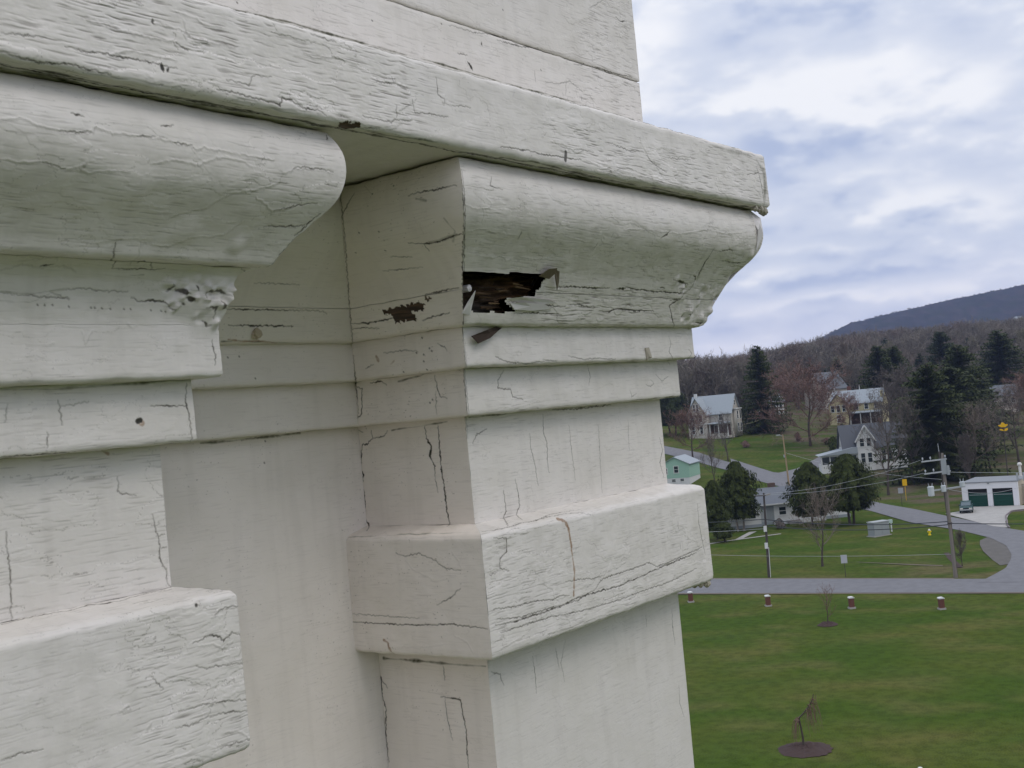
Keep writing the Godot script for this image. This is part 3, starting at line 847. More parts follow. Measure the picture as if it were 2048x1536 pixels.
	mark("RF", 4, 2.5, 0.7, [0.006704, 0.4347, 0.07948, 0.4339, 0.1373, 0.4248, 0.2635, 0.4352, 0.3558, 0.4107, 0.4971, 0.4094])
	mark("RF", 0, 1.4, 0.8, [0.1858, 0.4344, 0.2161, 0.4356, 0.2473, 0.4366, 0.2881, 0.4353, 0.3346, 0.4354])
	mark("RF", 4, 2.5, 0.5, [-0.03315, 0.347, 0.05721, 0.3548, 0.1916, 0.3491, 0.343, 0.3413, 0.5188, 0.3349])
	mark("RF", 0, 0.9, 0.6, [0.1707, 0.3252, 0.2115, 0.3312, 0.2315, 0.3294, 0.288, 0.3321])
	mark("RF", 0, 0.9, 0.55, [0.1121, 0.3293, 0.1436, 0.3321])
	mark("RF", 0, 0.8, 0.5, [0.2458, 0.3546, 0.2509, 0.3702, 0.2445, 0.3832])
	mark("RF", 0, 0.7, 0.5, [0.3983, 0.3888, 0.4117, 0.3917, 0.422, 0.3873, 0.4138, 0.381])
	mark("RF", 0, 0.7, 0.5, [0.4294, 0.3744, 0.4464, 0.3845, 0.4671, 0.3791])
	mark("RF", 0, 0.8, 0.5, [0.3519, 0.394, 0.3543, 0.4045, 0.3685, 0.4005])
	mark("RF", 0, 1.8, 0.95, [0.1121, 0.2236, 0.155, 0.2226, 0.2082, 0.2227, 0.2315, 0.222])
	mark("RF", 0, 4.5, 1, [0.2497, 0.2221, 0.2641, 0.2221, 0.2723, 0.2207])
	mark("RF", 0, 1.6, 0.9, [0.2708, 0.2196, 0.3327, 0.2224, 0.3691, 0.2231, 0.4448, 0.2229])
	mark("RF", 0, 3, 1, [0.3646, 0.2166, 0.3785, 0.2169])
	mark("RF", 0, 2, 0.95, [0.3901, 0.2019, 0.4179, 0.2061, 0.4347, 0.2093, 0.4336, 0.2144, 0.4204, 0.2161])
	mark("RF", 0, 2, 0.95, [0.4449, 0.1942, 0.4534, 0.1952, 0.459, 0.2032])
	mark("RF", 0, 1.4, 0.85, [0.4064, 0.2358, 0.4264, 0.231, 0.4388, 0.2281])
	mark("RF", 0, 1.8, 0.95, [0.2231, 0.2541, 0.249, 0.2537, 0.26, 0.2507, 0.3064, 0.2513, 0.3683, 0.2513])
	mark("RF", 0, 1.3, 0.85, [0.1498, 0.2467, 0.1754, 0.2456, 0.1838, 0.2475, 0.2108, 0.2477])
	mark("RF", 0, 1.5, 0.8, [0.01594, 0.2442, 0.05491, 0.2444, 0.09671, 0.2476, 0.14, 0.2496])
	mark("RF", 0, 1.4, 0.8, [0.0336, 0.2587, 0.04678, 0.2591, 0.07982, 0.2581, 0.1364, 0.2595])
	mark("RF", 0, 3, 0.9, [0.4704, 0.2556, 0.4893, 0.2528])
	mark("RF", 0, 5, 1, [0.5024, 0.2685, 0.5269, 0.2663])
	mark("RF", 0, 1, 0.6, [0.4456, 0.3009, 0.4506, 0.3117, 0.4408, 0.3236, 0.476, 0.3598])
	mark("RF", 0, 1, 0.6, [0.5036, 0.3208, 0.5124, 0.3271, 0.5031, 0.3346])
	mark("RF", 0, 2.2, 0.9, [-0.1468, 0.1094, -0.1456, 0.1282, -0.1291, 0.1596, -0.09532, 0.2085])
	mark("RF", 4, 7, 0.6, [-0.1419, 0.1317, -0.1291, 0.1574, -0.1185, 0.1658])
	mark("RF", 1, 1, 0.5, [-0.1374, 0.1313, -0.106, 0.1335, -0.08763, 0.131, -0.0855, 0.1249, -0.09543, 0.1199])
	mark("RF", 0, 0.8, 0.6, [-0.08151, 0.09514, -0.08737, 0.1063, -0.0652, 0.1092])
	mark("RF", 1, 1, 0.5, [-0.123, 0.1638, -0.1041, 0.1599, -0.09299, 0.1556, -0.05982, 0.1588, -0.02617, 0.1585])
	mark("RF", 0, 0.8, 0.5, [-0.01808, 0.1531, -0.01564, 0.1651])
	mark("RF", 1, 1, 0.5, [-0.07585, 0.1891, -0.04177, 0.1906, -0.02712, 0.1873, -0.01629, 0.1927, 0.002185, 0.1892, 0.03515, 0.1898])
	mark("RF", 1, 1, 0.5, [-0.02888, 0.1909, -0.01394, 0.1925, -0.008958, 0.1898, -0.0005716, 0.1869, 0.03671, 0.1884, 0.06541, 0.1867])
	mark("RF", 1, 1, 0.45, [0.0354, 0.1562, 0.0603, 0.1495, 0.08777, 0.1549, 0.122, 0.1575])
	mark("RF", 1, 1, 0.5, [0.1957, 0.135, 0.2397, 0.1319, 0.2917, 0.1308, 0.3419, 0.1311, 0.3718, 0.1266])
	mark("RF", 1, 1, 0.5, [0.3618, 0.1285, 0.4251, 0.1191, 0.4823, 0.1218, 0.5363, 0.1169])
	mark("RF", 0, 0.8, 0.6, [-0.01657, 0.1541, -0.01532, 0.1625])
	mark("RF", 0, 0.8, 0.6, [0.1485, 0.157, 0.1475, 0.1694])
	mark("RF", 0, 2, 0.7, [0.2939, 0.1405, 0.308, 0.1346, 0.315, 0.1292])
	mark("RF", 0, 1, 0.6, [0.4569, 0.1464, 0.4554, 0.1586])
	mark("RF", 0, 1.4, 0.85, [0.4719, 0.1499, 0.5053, 0.1449, 0.5179, 0.1457])
	mark("RF", 0, 1.4, 0.85, [0.504, 0.1654, 0.5397, 0.165, 0.5648, 0.1653, 0.5803, 0.1627])
	mark("RF", 0, 2, 0.9, [0.399, 0.2023, 0.424, 0.2059, 0.4433, 0.2095])
	mark("RF", 4, 4, 0.35, [0.4542, 0.1466, 0.4553, 0.1682, 0.4607, 0.1874, 0.4653, 0.2027])
	mark("RF", 0, 1.1, 0.7, [-0.01824, 0.6101, 0.006226, 0.6135, 0.005717, 0.6288, -0.008809, 0.6348, -0.01081, 0.6473, 0.005813, 0.6523])
	mark("RF", 0, 0.9, 0.6, [-0.03239, 0.6519, -0.01731, 0.652])
	mark("RF", 0, 1.1, 0.7, [-0.03129, 0.6923, 0.01038, 0.6966, 0.05468, 0.6976, 0.08754, 0.7028, 0.1053, 0.7006, 0.1267, 0.7044])
	mark("RF", 0, 1.6, 0.75, [-0.03047, 0.7108, 0.01141, 0.7144, 0.06018, 0.7143, 0.103, 0.7138, 0.1438, 0.71, 0.1904, 0.7107, 0.2443, 0.7122, 0.3184, 0.7084, 0.3807, 0.7044, 0.4714, 0.7009])
	mark("RF", 0, 1.1, 0.7, [-0.02574, 0.7048, 0.01986, 0.7113, 0.07319, 0.7119, 0.1432, 0.7137, 0.1865, 0.7061])
	mark("RF", 0, 1, 0.7, [0.1863, 0.7073, 0.2026, 0.6972, 0.2323, 0.6955, 0.2888, 0.6953, 0.3321, 0.694, 0.3526, 0.7028, 0.4107, 0.7005, 0.4916, 0.695])
	mark("RF", 0, 1, 0.6, [-0.02088, 0.7219, 0.02611, 0.722, 0.0798, 0.7229, 0.1452, 0.728, 0.2307, 0.7309, 0.3141, 0.7297, 0.3812, 0.7301, 0.4665, 0.7238])
	mark("RF", 1, 1, 0.4, [-0.02374, 0.7398, -0.004048, 0.737, 0.02421, 0.7335])
	mark("RF", 1, 1, 0.4, [0.07246, 0.7409, 0.09777, 0.7418, 0.1429, 0.7453, 0.1891, 0.7418, 0.2289, 0.7465])
	mark("RF", 3, 5.5, 0.85, [0.1218, 0.6037, 0.1324, 0.6088, 0.1397, 0.6183, 0.1406, 0.6311, 0.1428, 0.6441])
	mark("RF", 3, 3.4, 0.8, [0.1415, 0.6414, 0.1429, 0.6593, 0.1433, 0.6771, 0.139, 0.6965])
	mark("RF", 3, 4.5, 1, [0.1379, 0.7001, 0.1363, 0.7062])
	mark("RF", 0, 1, 0.6, [0.4901, 0.6289, 0.4881, 0.6586, 0.4953, 0.6925, 0.4984, 0.708])
	mark("RF", 0, 0.9, 0.6, [0.07105, 0.5965, 0.1067, 0.5952, 0.1622, 0.5971, 0.195, 0.6088])
	mark("RF", 0, 1.2, 0.7, [-0.02782, 0.5966, 0.006143, 0.5999, 0.05105, 0.5961, 0.08258, 0.5973, 0.1258, 0.5881, 0.1917, 0.5899])
	mark("RF", 0, 0.8, 0.5, [0.4247, 0.6475, 0.4241, 0.659])
	mark("RF", 0, 0.8, 0.5, [0.4258, 0.6796, 0.4251, 0.6882])
	mark("RF", 0, 0.9, 0.6, [0.1211, 0.6859, 0.1524, 0.6874, 0.189, 0.6923, 0.2132, 0.6924])
	mark("RF", 0, 0.9, 0.55, [0.09088, 0.8148, 0.09328, 0.8402, 0.09194, 0.8623])
	mark("RF", 0, 0.8, 0.5, [0.1433, 0.816, 0.1459, 0.8422])
	mark("RF", 0, 0.8, 0.4, [0.1662, 0.8105, 0.1515, 0.8358, 0.1562, 0.8626])
	mark("RF", 0, 1, 0.7, [0.005396, 0.8138, 0.01072, 0.8174, 0.02197, 0.8212, 0.02284, 0.8287, 0.02773, 0.8358])
	mark("RF", 0, 0.8, 0.4, [0.3755, 0.817, 0.3752, 0.8341])
	mark("RF", 0, 0.9, 0.6, [0.4535, 0.823, 0.4502, 0.8491, 0.4523, 0.8763])
	mark("RF", 0, 0.8, 0.5, [0.4523, 0.9386, 0.4503, 0.9647, 0.4581, 0.9875])
	mark("SL", 0, 0.9, 0.6, [1.364, 0.1852, 1.385, 0.1831, 1.399, 0.1817])
	mark("SL", 0, 1.1, 0.7, [1.414, 0.1852, 1.431, 0.1857, 1.446, 0.1835, 1.467, 0.1834, 1.485, 0.1831, 1.515, 0.184])
	mark("SL", 0, 1, 0.7, [1.362, 0.1984, 1.393, 0.2017, 1.413, 0.1984, 1.438, 0.1984, 1.452, 0.2])
	mark("SL", 0, 1.1, 0.75, [1.554, 0.1943, 1.57, 0.1934, 1.584, 0.1952, 1.624, 0.1967, 1.627, 0.1891, 1.636, 0.1903, 1.655, 0.1955, 1.676, 0.1949, 1.68, 0.1981])
	mark("SL", 0, 3, 1, [1.495, 0.1471, 1.496, 0.1509])
	mark("SL", 0, 3.5, 1, [1.5, 0.1822, 1.501, 0.1888])
	mark("SL", 0, 2, 0.9, [1.507, 0.1838, 1.505, 0.1882])
	mark("SL", 1, 2, 0.7, [1.496, 0.1493, 1.509, 0.1489, 1.526, 0.1502, 1.527, 0.1558])
	mark("SL", 1, 2, 0.7, [1.435, 0.16, 1.452, 0.1602, 1.473, 0.162, 1.495, 0.1623, 1.517, 0.1601])
	mark("SL", 1, 2, 0.6, [1.527, 0.141, 1.528, 0.1506, 1.538, 0.1536, 1.558, 0.1536, 1.579, 0.1529])
	mark("SL", 1, 1.5, 0.6, [1.453, 0.1829, 1.475, 0.1756, 1.493, 0.1769, 1.516, 0.1758])
	mark("SL", 1, 1.5, 0.5, [1.52, 0.136, 1.54, 0.1358, 1.549, 0.1396, 1.566, 0.1377])
	mark("SL", 0, 1.5, 0.8, [1.517, 0.1617, 1.523, 0.1639, 1.528, 0.1652])
	mark("SL", 0, 1, 0.6, [1.671, 0.1228, 1.704, 0.1243])
	mark("SL", 1, 1.2, 0.6, [1.66, 0.1412, 1.673, 0.1448, 1.702, 0.1383, 1.723, 0.1398, 1.732, 0.1403])
	mark("SL", 0, 1, 0.6, [1.754, 0.1536, 1.779, 0.1514, 1.777, 0.1451])
	mark("SL", 0, 1, 0.65, [1.805, 0.1627, 1.807, 0.176, 1.833, 0.1732, 1.859, 0.174])
	mark("SL", 0, 0.9, 0.6, [1.779, 0.1724, 1.779, 0.1845])
	mark("SL", 0, 0.9, 0.6, [1.846, 0.1331, 1.847, 0.1515, 1.857, 0.1545, 1.854, 0.162])
	mark("SL", 0, 0.9, 0.6, [1.73, 0.1907, 1.77, 0.1913, 1.776, 0.1873, 1.802, 0.1852])
	mark("SL", 0, 0.9, 0.6, [1.87, 0.1594, 1.9, 0.1559])
	mark("SL", 0, 0.9, 0.5, [1.566, 0.1839, 1.59, 0.1845, 1.596, 0.1748, 1.617, 0.1732])
	mark("SL", 0, 1.2, 0.75, [1.946, 0.1936, 1.987, 0.1915, 2.025, 0.192, 2.051, 0.191, 2.108, 0.1885])
	mark("SL", 0, 0.9, 0.6, [2.27, 0.1597, 2.275, 0.1687, 2.293, 0.1752, 2.321, 0.1806])
	mark("SL", 0, 0.9, 0.6, [2.095, 0.1769, 2.139, 0.1759])
	mark("SL", 0, 0.9, 0.6, [2.175, 0.1589, 2.226, 0.1628, 2.263, 0.1606])
	mark("SL", 0, 0.9, 0.6, [2.331, 0.1598, 2.387, 0.1568])
	mark("SL", 1, 1.2, 0.5, [2.12, 0.187, 2.185, 0.1955, 2.246, 0.1982, 2.334, 0.2079, 2.445, 0.2082, 2.565, 0.2161])
	mark("SL", 1, 1.2, 0.5, [2.145, 0.1864, 2.212, 0.1914, 2.284, 0.1943, 2.352, 0.1971])
	mark("SL", 1, 1.2, 0.5, [2.178, 0.201, 2.259, 0.2079, 2.37, 0.211, 2.502, 0.2235])
	mark("SL", 1, 1.2, 0.5, [2.213, 0.1854, 2.266, 0.1902, 2.333, 0.1916, 2.404, 0.1971])
	mark("SL", 5, 6, 0.75, [2.076, 0.1836, 2.073, 0.1926])
	mark("SL", 0, 1.2, 0.8, [2.576, 0.1569, 2.616, 0.1498, 2.642, 0.1498])
	mark("SL", 4, 14, 0.35, [2.615, 0.1287, 2.636, 0.1461, 2.637, 0.1689, 2.627, 0.1925])
	mark("SL", 4, 10, 0.3, [2.449, 0.1247, 2.505, 0.1255, 2.596, 0.1253])
	mark("SL", 0, 1.5, 0.8, [2.612, 0.1404, 2.616, 0.1483, 2.623, 0.1702, 2.625, 0.2013])
	mark("SL", 4, 5, 0.75, [1.953, 0.2079, 2.016, 0.2027, 2.106, 0.2079, 2.199, 0.2106, 2.315, 0.2193, 2.452, 0.2263, 2.62, 0.2214])
	mark("SL", 4, 6, 0.6, [1.37, 0.2153, 1.401, 0.216, 1.441, 0.2216, 1.481, 0.2231, 1.526, 0.219, 1.585, 0.2156, 1.639, 0.2152])
	mark("SL", 4, 7, 0.8, [1.374, 0.2213, 1.393, 0.2194, 1.42, 0.2206, 1.445, 0.2281, 1.471, 0.2298, 1.484, 0.2276, 1.502, 0.222])
	mark("SL", 2, 0, 1, [1.698, 0.2006, 1.724, 0.1984, 1.728, 0.2024, 1.715, 0.2109, 1.707, 0.2121])
	mark("SL", 4, 4, 0.5, [1.729, 0.2035, 1.768, 0.2079, 1.808, 0.2021, 1.859, 0.202])
	mark("SL", 0, 1, 0.5, [1.731, 0.202, 1.753, 0.2007])
	mark("UP", 0, 1, 0.5, [2.047, 0.2545, 2.1, 0.2534, 2.16, 0.245, 2.2, 0.2524])
	mark("UP", 0, 1.6, 0.75, [2.146, 0.2541, 2.2, 0.2524, 2.24, 0.245])
	mark("UP", 1, 1.2, 0.6, [2.246, 0.2428, 2.3, 0.2402, 2.324, 0.2342, 2.375, 0.2357, 2.401, 0.226])
	mark("UP", 0, 1.2, 0.7, [2.327, 0.253, 2.385, 0.245, 2.447, 0.2442, 2.489, 0.2419])
	mark("UP", 0, 4, 1, [2.078, 0.2951, 2.084, 0.3002, 2.088, 0.3038])
	mark("UP", 0, 3.5, 1, [2.111, 0.2639, 2.113, 0.2678])
	mark("UP", 0, 4, 1, [2.24, 0.2757, 2.242, 0.2778])
	mark("UP", 0, 1, 0.6, [2.06, 0.288, 2.078, 0.2861])
	mark("UP", 0, 0.9, 0.5, [2.25, 0.2916, 2.283, 0.2892, 2.312, 0.2795, 2.344, 0.29])
	mark("UP", 0, 0.9, 0.5, [2.383, 0.1574, 2.423, 0.1369])
	mark("UP", 0, 1.6, 0.8, [2.457, 0.1545, 2.469, 0.1587, 2.489, 0.1545])
	mark("UP", 0, 0.7, 0.4, [2.226, 0.2806, 2.226, 0.2957])
	mark("UP", 0, 0.7, 0.4, [2.303, 0.2794, 2.297, 0.3024])
	mark("UP", 0, 0.8, 0.5, [2.337, 0.2959, 2.339, 0.3053])
	mark("UP", 4, 5, 0.3, [2.361, 0.2921, 2.372, 0.3001])
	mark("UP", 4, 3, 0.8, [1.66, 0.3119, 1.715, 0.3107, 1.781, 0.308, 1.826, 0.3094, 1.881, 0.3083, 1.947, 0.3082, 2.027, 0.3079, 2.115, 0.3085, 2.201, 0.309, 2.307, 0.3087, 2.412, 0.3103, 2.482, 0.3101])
	mark("LF", 1, 1.2, 0.7, [0.265, 0.1158, 0.2726, 0.1133, 0.2833, 0.1118, 0.2954, 0.1158, 0.3112, 0.1172, 0.3242, 0.1169, 0.3394, 0.1141, 0.3424, 0.1092, 0.3482, 0.1106, 0.3567, 0.1125, 0.3781, 0.1112, 0.3965, 0.1111, 0.4115, 0.1123, 0.4329, 0.1127, 0.4367, 0.1155, 0.445, 0.112, 0.4592, 0.1136, 0.478, 0.1137, 0.5064, 0.1137, 0.5222, 0.1136])
	mark("LF", 0, 1.2, 0.65, [0.3112, 0.1176, 0.3242, 0.1172, 0.3385, 0.1148])
	mark("LF", 0, 1.2, 0.6, [0.3798, 0.1125, 0.3965, 0.1114])
	mark("LF", 0, 1, 0.6, [0.4153, 0.1131, 0.4329, 0.1131])
	mark("LF", 1, 1.4, 0.7, [0.2672, 0.1435, 0.2793, 0.1442, 0.2973, 0.1413, 0.3189, 0.1449, 0.3283, 0.143, 0.3356, 0.1376, 0.3317, 0.1434, 0.3391, 0.1457, 0.357, 0.142, 0.3744, 0.1401])
	mark("LF", 0, 1, 0.5, [0.2991, 0.1426, 0.319, 0.1452])
	mark("LF", 1, 1.3, 0.6, [0.4282, 0.177, 0.4467, 0.1692, 0.461, 0.1648, 0.4679, 0.1572, 0.479, 0.1485, 0.5032, 0.1433, 0.5301, 0.1335, 0.5313, 0.1256, 0.5451, 0.1206, 0.5595, 0.1173, 0.5791, 0.1169, 0.5941, 0.118])
	mark("LF", 0, 1, 0.6, [0.5451, 0.1201, 0.5595, 0.1169, 0.5791, 0.1165, 0.5941, 0.118])
	mark("LF", 1, 1.2, 0.6, [0.4154, 0.2473, 0.4099, 0.2041, 0.4377, 0.205, 0.4542, 0.1952, 0.472, 0.1929, 0.4903, 0.1906, 0.5048, 0.175])
	mark("LF", 0, 1.4, 0.9, [0.3999, 0.2538, 0.3935, 0.2302, 0.3854, 0.2142, 0.3861, 0.2057])
	mark("LF", 0, 1.2, 0.8, [0.4008, 0.2538, 0.421, 0.2537, 0.4389, 0.2539, 0.4518, 0.2516])
	mark("LF", 0, 1.2, 0.8, [0.4202, 0.2456, 0.4234, 0.2259, 0.435, 0.2472, 0.4399, 0.2538])
	mark("LF", 0, 1.3, 0.9, [0.5357, 0.1776, 0.5543, 0.1771, 0.5758, 0.1741, 0.5787, 0.1727])
	mark("LF", 0, 1.6, 0.9, [0.5722, 0.1854, 0.5799, 0.1749, 0.5875, 0.162, 0.5906, 0.1585])
	mark("LF", 0, 1.4, 0.75, [0.4039, 0.1005, 0.4169, 0.09826])
	mark("LF", 0, 1.4, 0.75, [0.3226, 0.1026, 0.3333, 0.1025])
	mark("LF", 1, 1.2, 0.5, [0.315, 0.2498, 0.3315, 0.246, 0.3369, 0.2276, 0.3467, 0.2473])
	mark("LF", 0, 1.6, 0.85, [0.3352, 0.2553, 0.3456, 0.2538])
	mark("LF", 1, 1.5, 0.6, [0.3023, 0.259, 0.3199, 0.2532, 0.3361, 0.2556, 0.3557, 0.2531, 0.3682, 0.2576])
	mark("LF", 1, 1.3, 0.5, [0.3931, 0.1325, 0.4171, 0.1266, 0.4389, 0.1281, 0.4589, 0.1194, 0.4735, 0.1193])
	mark("LF", 1, 1.3, 0.5, [0.4672, 0.1184, 0.4885, 0.1192, 0.4973, 0.1233])
	mark("LF", 1, 1.2, 0.4, [0.3664, 0.207, 0.3866, 0.202, 0.4126, 0.2011])
	mark("LF", 0, 1.2, 0.7, [0.5336, 0.1607, 0.5537, 0.1536, 0.5808, 0.149])
	mark("LF", 1, 2, 0.8, [0.5081, 0.1503, 0.5215, 0.1548, 0.5314, 0.1609, 0.5438, 0.1577, 0.5537, 0.1536])
	mark("LF", 0, 1.6, 0.9, [0.5995, 0.07866, 0.596, 0.08511])
	mark("LF", 0, 1.2, 0.7, [0.494, 0.3731, 0.4918, 0.3933, 0.4936, 0.4009, 0.4947, 0.416, 0.4937, 0.4268])
	mark("LF", 0, 1, 0.7, [0.4528, 0.3921, 0.4724, 0.3931, 0.4926, 0.3941])
	mark("LF", 0, 0.9, 0.6, [0.363, 0.3828, 0.363, 0.391, 0.3647, 0.404])
	mark("LF", 0, 0.7, 0.4, [0.364, 0.3883, 0.377, 0.3869, 0.3911, 0.3848])
	mark("LF", 0, 0.9, 0.6, [0.3509, 0.4085, 0.3489, 0.4211])
	mark("LF", 0, 0.7, 0.4, [0.3175, 0.3833, 0.314, 0.3988])
	mark("LF", 3, 5, 0.6, [0.4377, 0.4065, 0.4424, 0.4068])
	mark("LF", 5, 5, 1, [0.4382, 0.4048, 0.4409, 0.4044])
	mark("LF", 0, 1.1, 0.7, [0.5118, 0.3172, 0.5111, 0.3232, 0.5139, 0.3308, 0.512, 0.3399])
	mark("LF", 0, 0.9, 0.6, [0.4298, 0.4744, 0.4285, 0.4873, 0.4317, 0.4891, 0.4465, 0.4936])
	mark("LF", 0, 0.8, 0.5, [0.3055, 0.2794, 0.3332, 0.281, 0.3652, 0.2829, 0.3473, 0.278])
	mark("LF", 0, 1, 0.5, [0.3616, 0.2749, 0.3765, 0.2738, 0.4015, 0.2751, 0.4208, 0.2753])
	mark("LF", 0, 1.8, 0.8, [0.4246, 0.2802, 0.4347, 0.2835, 0.4584, 0.2823, 0.4695, 0.2908])
	mark("LF", 0, 1.4, 0.8, [0.3088, 0.4267, 0.3664, 0.4269, 0.4024, 0.435, 0.4431, 0.4342])
	mark("LF", 3, 3, 0.6, [0.4156, 0.45, 0.4218, 0.4534])
	mark("LF", 4, 4, 0.5, [0.3131, 0.3713, 0.3557, 0.3736, 0.4019, 0.372, 0.4516, 0.3711, 0.4987, 0.367])
	mark("LF", 1, 1.2, 0.4, [0.3265, 0.3201, 0.3436, 0.3196, 0.351, 0.3183])
	mark("LF", 1, 1.2, 0.4, [0.3774, 0.3082, 0.3793, 0.3192, 0.3866, 0.3082])
	mark("LF", 1, 1.5, 0.4, [0.4221, 0.3027, 0.4268, 0.3053, 0.432, 0.3039])
	mark("LF", 1, 1.5, 0.7, [0.49, 0.6384, 0.4933, 0.635, 0.4995, 0.6338, 0.5176, 0.6348])
	mark("LF", 0, 1.2, 0.6, [0.49, 0.6384, 0.4974, 0.6342, 0.5176, 0.6348])
	mark("LF", 0, 1.2, 0.7, [0.4636, 0.658, 0.4832, 0.6551, 0.4926, 0.6586, 0.4971, 0.6635, 0.5068, 0.6576, 0.5185, 0.6624])
	mark("LF", 1, 1.5, 0.6, [0.469, 0.6607, 0.4862, 0.6628, 0.4954, 0.6695, 0.5079, 0.6658])
	mark("LF", 0, 1, 0.6, [0.4652, 0.6777, 0.4761, 0.6833, 0.4997, 0.6847, 0.5176, 0.6879])
	mark("LF", 0, 1, 0.6, [0.475, 0.7274, 0.4851, 0.7254, 0.4948, 0.7271, 0.5187, 0.7316])
	mark("LF", 0, 1, 0.6, [0.4425, 0.7136, 0.4651, 0.7133, 0.4901, 0.7156, 0.5178, 0.7217])
	mark("LF", 0, 1, 0.6, [0.2786, 0.708, 0.2959, 0.7069, 0.3133, 0.7098])
	mark("LF", 0, 0.9, 0.5, [0.4375, 0.7252, 0.4559, 0.7271, 0.4713, 0.7265])
	mark("LF", 0, 1, 0.65, [0.3208, 0.5087, 0.3211, 0.5258, 0.3221, 0.5402, 0.3197, 0.5809])
	mark("LF", 0, 1, 0.65, [0.4626, 0.512, 0.4647, 0.5282, 0.4674, 0.5397, 0.4661, 0.5523, 0.4682, 0.5598, 0.4727, 0.5629, 0.4717, 0.5723, 0.4756, 0.581])
	mark("LF", 0, 0.8, 0.5, [0.4643, 0.5321, 0.4738, 0.5326])
	mark("LF", 0, 0.8, 0.5, [0.4679, 0.5438, 0.4746, 0.5443])
	mark("LF", 0, 1.8, 0.85, [0.3706, 0.5848, 0.3884, 0.5831, 0.4007, 0.5877, 0.4248, 0.5857])
	mark("LF", 0, 0.9, 0.7, [0.3087, 0.584, 0.3243, 0.583, 0.3404, 0.582, 0.3553, 0.5834, 0.3706, 0.5848])
	mark("LF", 0, 0.9, 0.7, [0.4248, 0.5857, 0.4521, 0.5833, 0.4726, 0.5852])
	mark("LF", 1, 1.5, 0.6, [0.3843, 0.6972, 0.393, 0.6944, 0.3952, 0.6979, 0.3875, 0.6988])
	mark("LF", 1, 1.5, 0.5, [0.4096, 0.7185, 0.4134, 0.7151])
	mark("LF", 0, 0.9, 0.5, [0.4191, 0.6785, 0.4286, 0.6898])
	mark("LF", 5, 3, 0.8, [0.4711, 0.6253, 0.4713, 0.626])
	mark("LF", 1, 1.5, 0.5, [0.4764, 0.7153, 0.4901, 0.7156, 0.4935, 0.7212])
	mark("LF", 1, 1.5, 0.5, [0.4909, 0.7441, 0.5047, 0.7463, 0.5196, 0.7583])
	mark("LF", 0, 1.2, 0.6, [0.4834, 0.757, 0.5035, 0.7563, 0.5197, 0.7583])
	mark("LF", 0, 4, 0.75, [0.4693, 0.2718, 0.4766, 0.273, 0.483, 0.2741])
	mark("LF", 0, 4, 0.75, [0.4783, 0.2782, 0.4829, 0.2796, 0.4875, 0.281])
	mark("LF", 0, 3, 0.75, [0.476, 0.2834, 0.4788, 0.2848])
	mark("LF", 0, 3, 0.75, [0.4979, 0.2762, 0.4999, 0.2716, 0.5108, 0.2702, 0.5246, 0.2735])
	mark("LF", 0, 6, 0.75, [0.5142, 0.2804, 0.5183, 0.2848, 0.5213, 0.2871])
	mark("LF", 0, 3, 0.75, [0.4998, 0.2874, 0.5053, 0.2858, 0.5109, 0.2865, 0.5106, 0.2978])
	mark("LF", 0, 2.5, 0.75, [0.4649, 0.266, 0.467, 0.2681, 0.4609, 0.2735])
	mark("LF", 0, 2.5, 0.75, [0.488, 0.266, 0.4915, 0.2704])
	mark("LF", 0, 3, 0.75, [0.5333, 0.2449, 0.5399, 0.249, 0.548, 0.2464, 0.5471, 0.2209])
	mark("LF", 0, 2, 0.75, [0.5365, 0.2651, 0.5415, 0.2581, 0.5419, 0.2518])
	mark("LF", 0, 2, 0.75, [0.5013, 0.2993, 0.5039, 0.3043, 0.5085, 0.3051])
	mark("LF", 4, 3, 0.3, [0.3054, 0.2785, 0.3191, 0.2787, 0.3331, 0.279, 0.3486, 0.2766, 0.3645, 0.2741])
	mark("LF", 4, 3, 0.3, [0.3057, 0.2855, 0.3306, 0.2863, 0.3474, 0.2793])
	mark("LF", 4, 3, 0.3, [0.3953, 0.2602, 0.4146, 0.2609, 0.4337, 0.2593])
	mark("RF", 0, 1.8, 0.9, [0.4569, 0.1464, 0.4553, 0.1682, 0.4573, 0.1843, 0.4596, 0.1998, 0.455, 0.2177])
	mark("RF", 0, 1.6, 0.85, [0.455, 0.2177, 0.4278, 0.2321, 0.4107, 0.2436, 0.4281, 0.2637, 0.4508, 0.2815])
	mark("SD", 5, 1.8, .6, [0.1612, 0.3128, 0.162, 0.3134])
	mark("SD", 5, 1.8, .6, [0.1603, 0.321, 0.1611, 0.3216])
	mark("SD", 5, 1.8, .6, [0.171, 0.3069, 0.1718, 0.3075])
	mark("SD", 5, 1.8, .6, [0.1744, 0.3106, 0.1752, 0.3112])
	mark("SD", 5, 1.8, .6, [0.1608, 0.293, 0.1616, 0.2936])
	mark("SD", 5, 1.8, .6, [0.1497, 0.31, 0.1505, 0.3106])
	mark("SD", 5, 1.8, .6, [0.1517, 0.3864, 0.1525, 0.387])
	mark("SD", 5, 1.8, .6, [0.1473, 0.39, 0.1481, 0.3906])
	mark("SD", 5, 1.8, .6, [0.1643, 0.3321, 0.1651, 0.3327])
	mark("SD", 5, 1.8, .6, [0.1266, 0.3312, 0.1274, 0.3318])
	mark("RC", 5, 1.6, .6, [0.203, 0.3009, 0.2038, 0.3015])
	mark("RC", 5, 1.6, .6, [0.2195, 0.3002, 0.2203, 0.3008])
	mark("RC", 5, 1.6, .6, [0.2404, 0.3261, 0.2412, 0.3267])
	mark("RC", 5, 1.6, .6, [0.2854, 0.4398, 0.2862, 0.4404])
	mark("RC", 5, 1.6, .6, [0.2811, 0.466, 0.2819, 0.4666])
	mark("RC", 5, 1.6, .6, [0.2566, 0.2539, 0.2574, 0.2545])
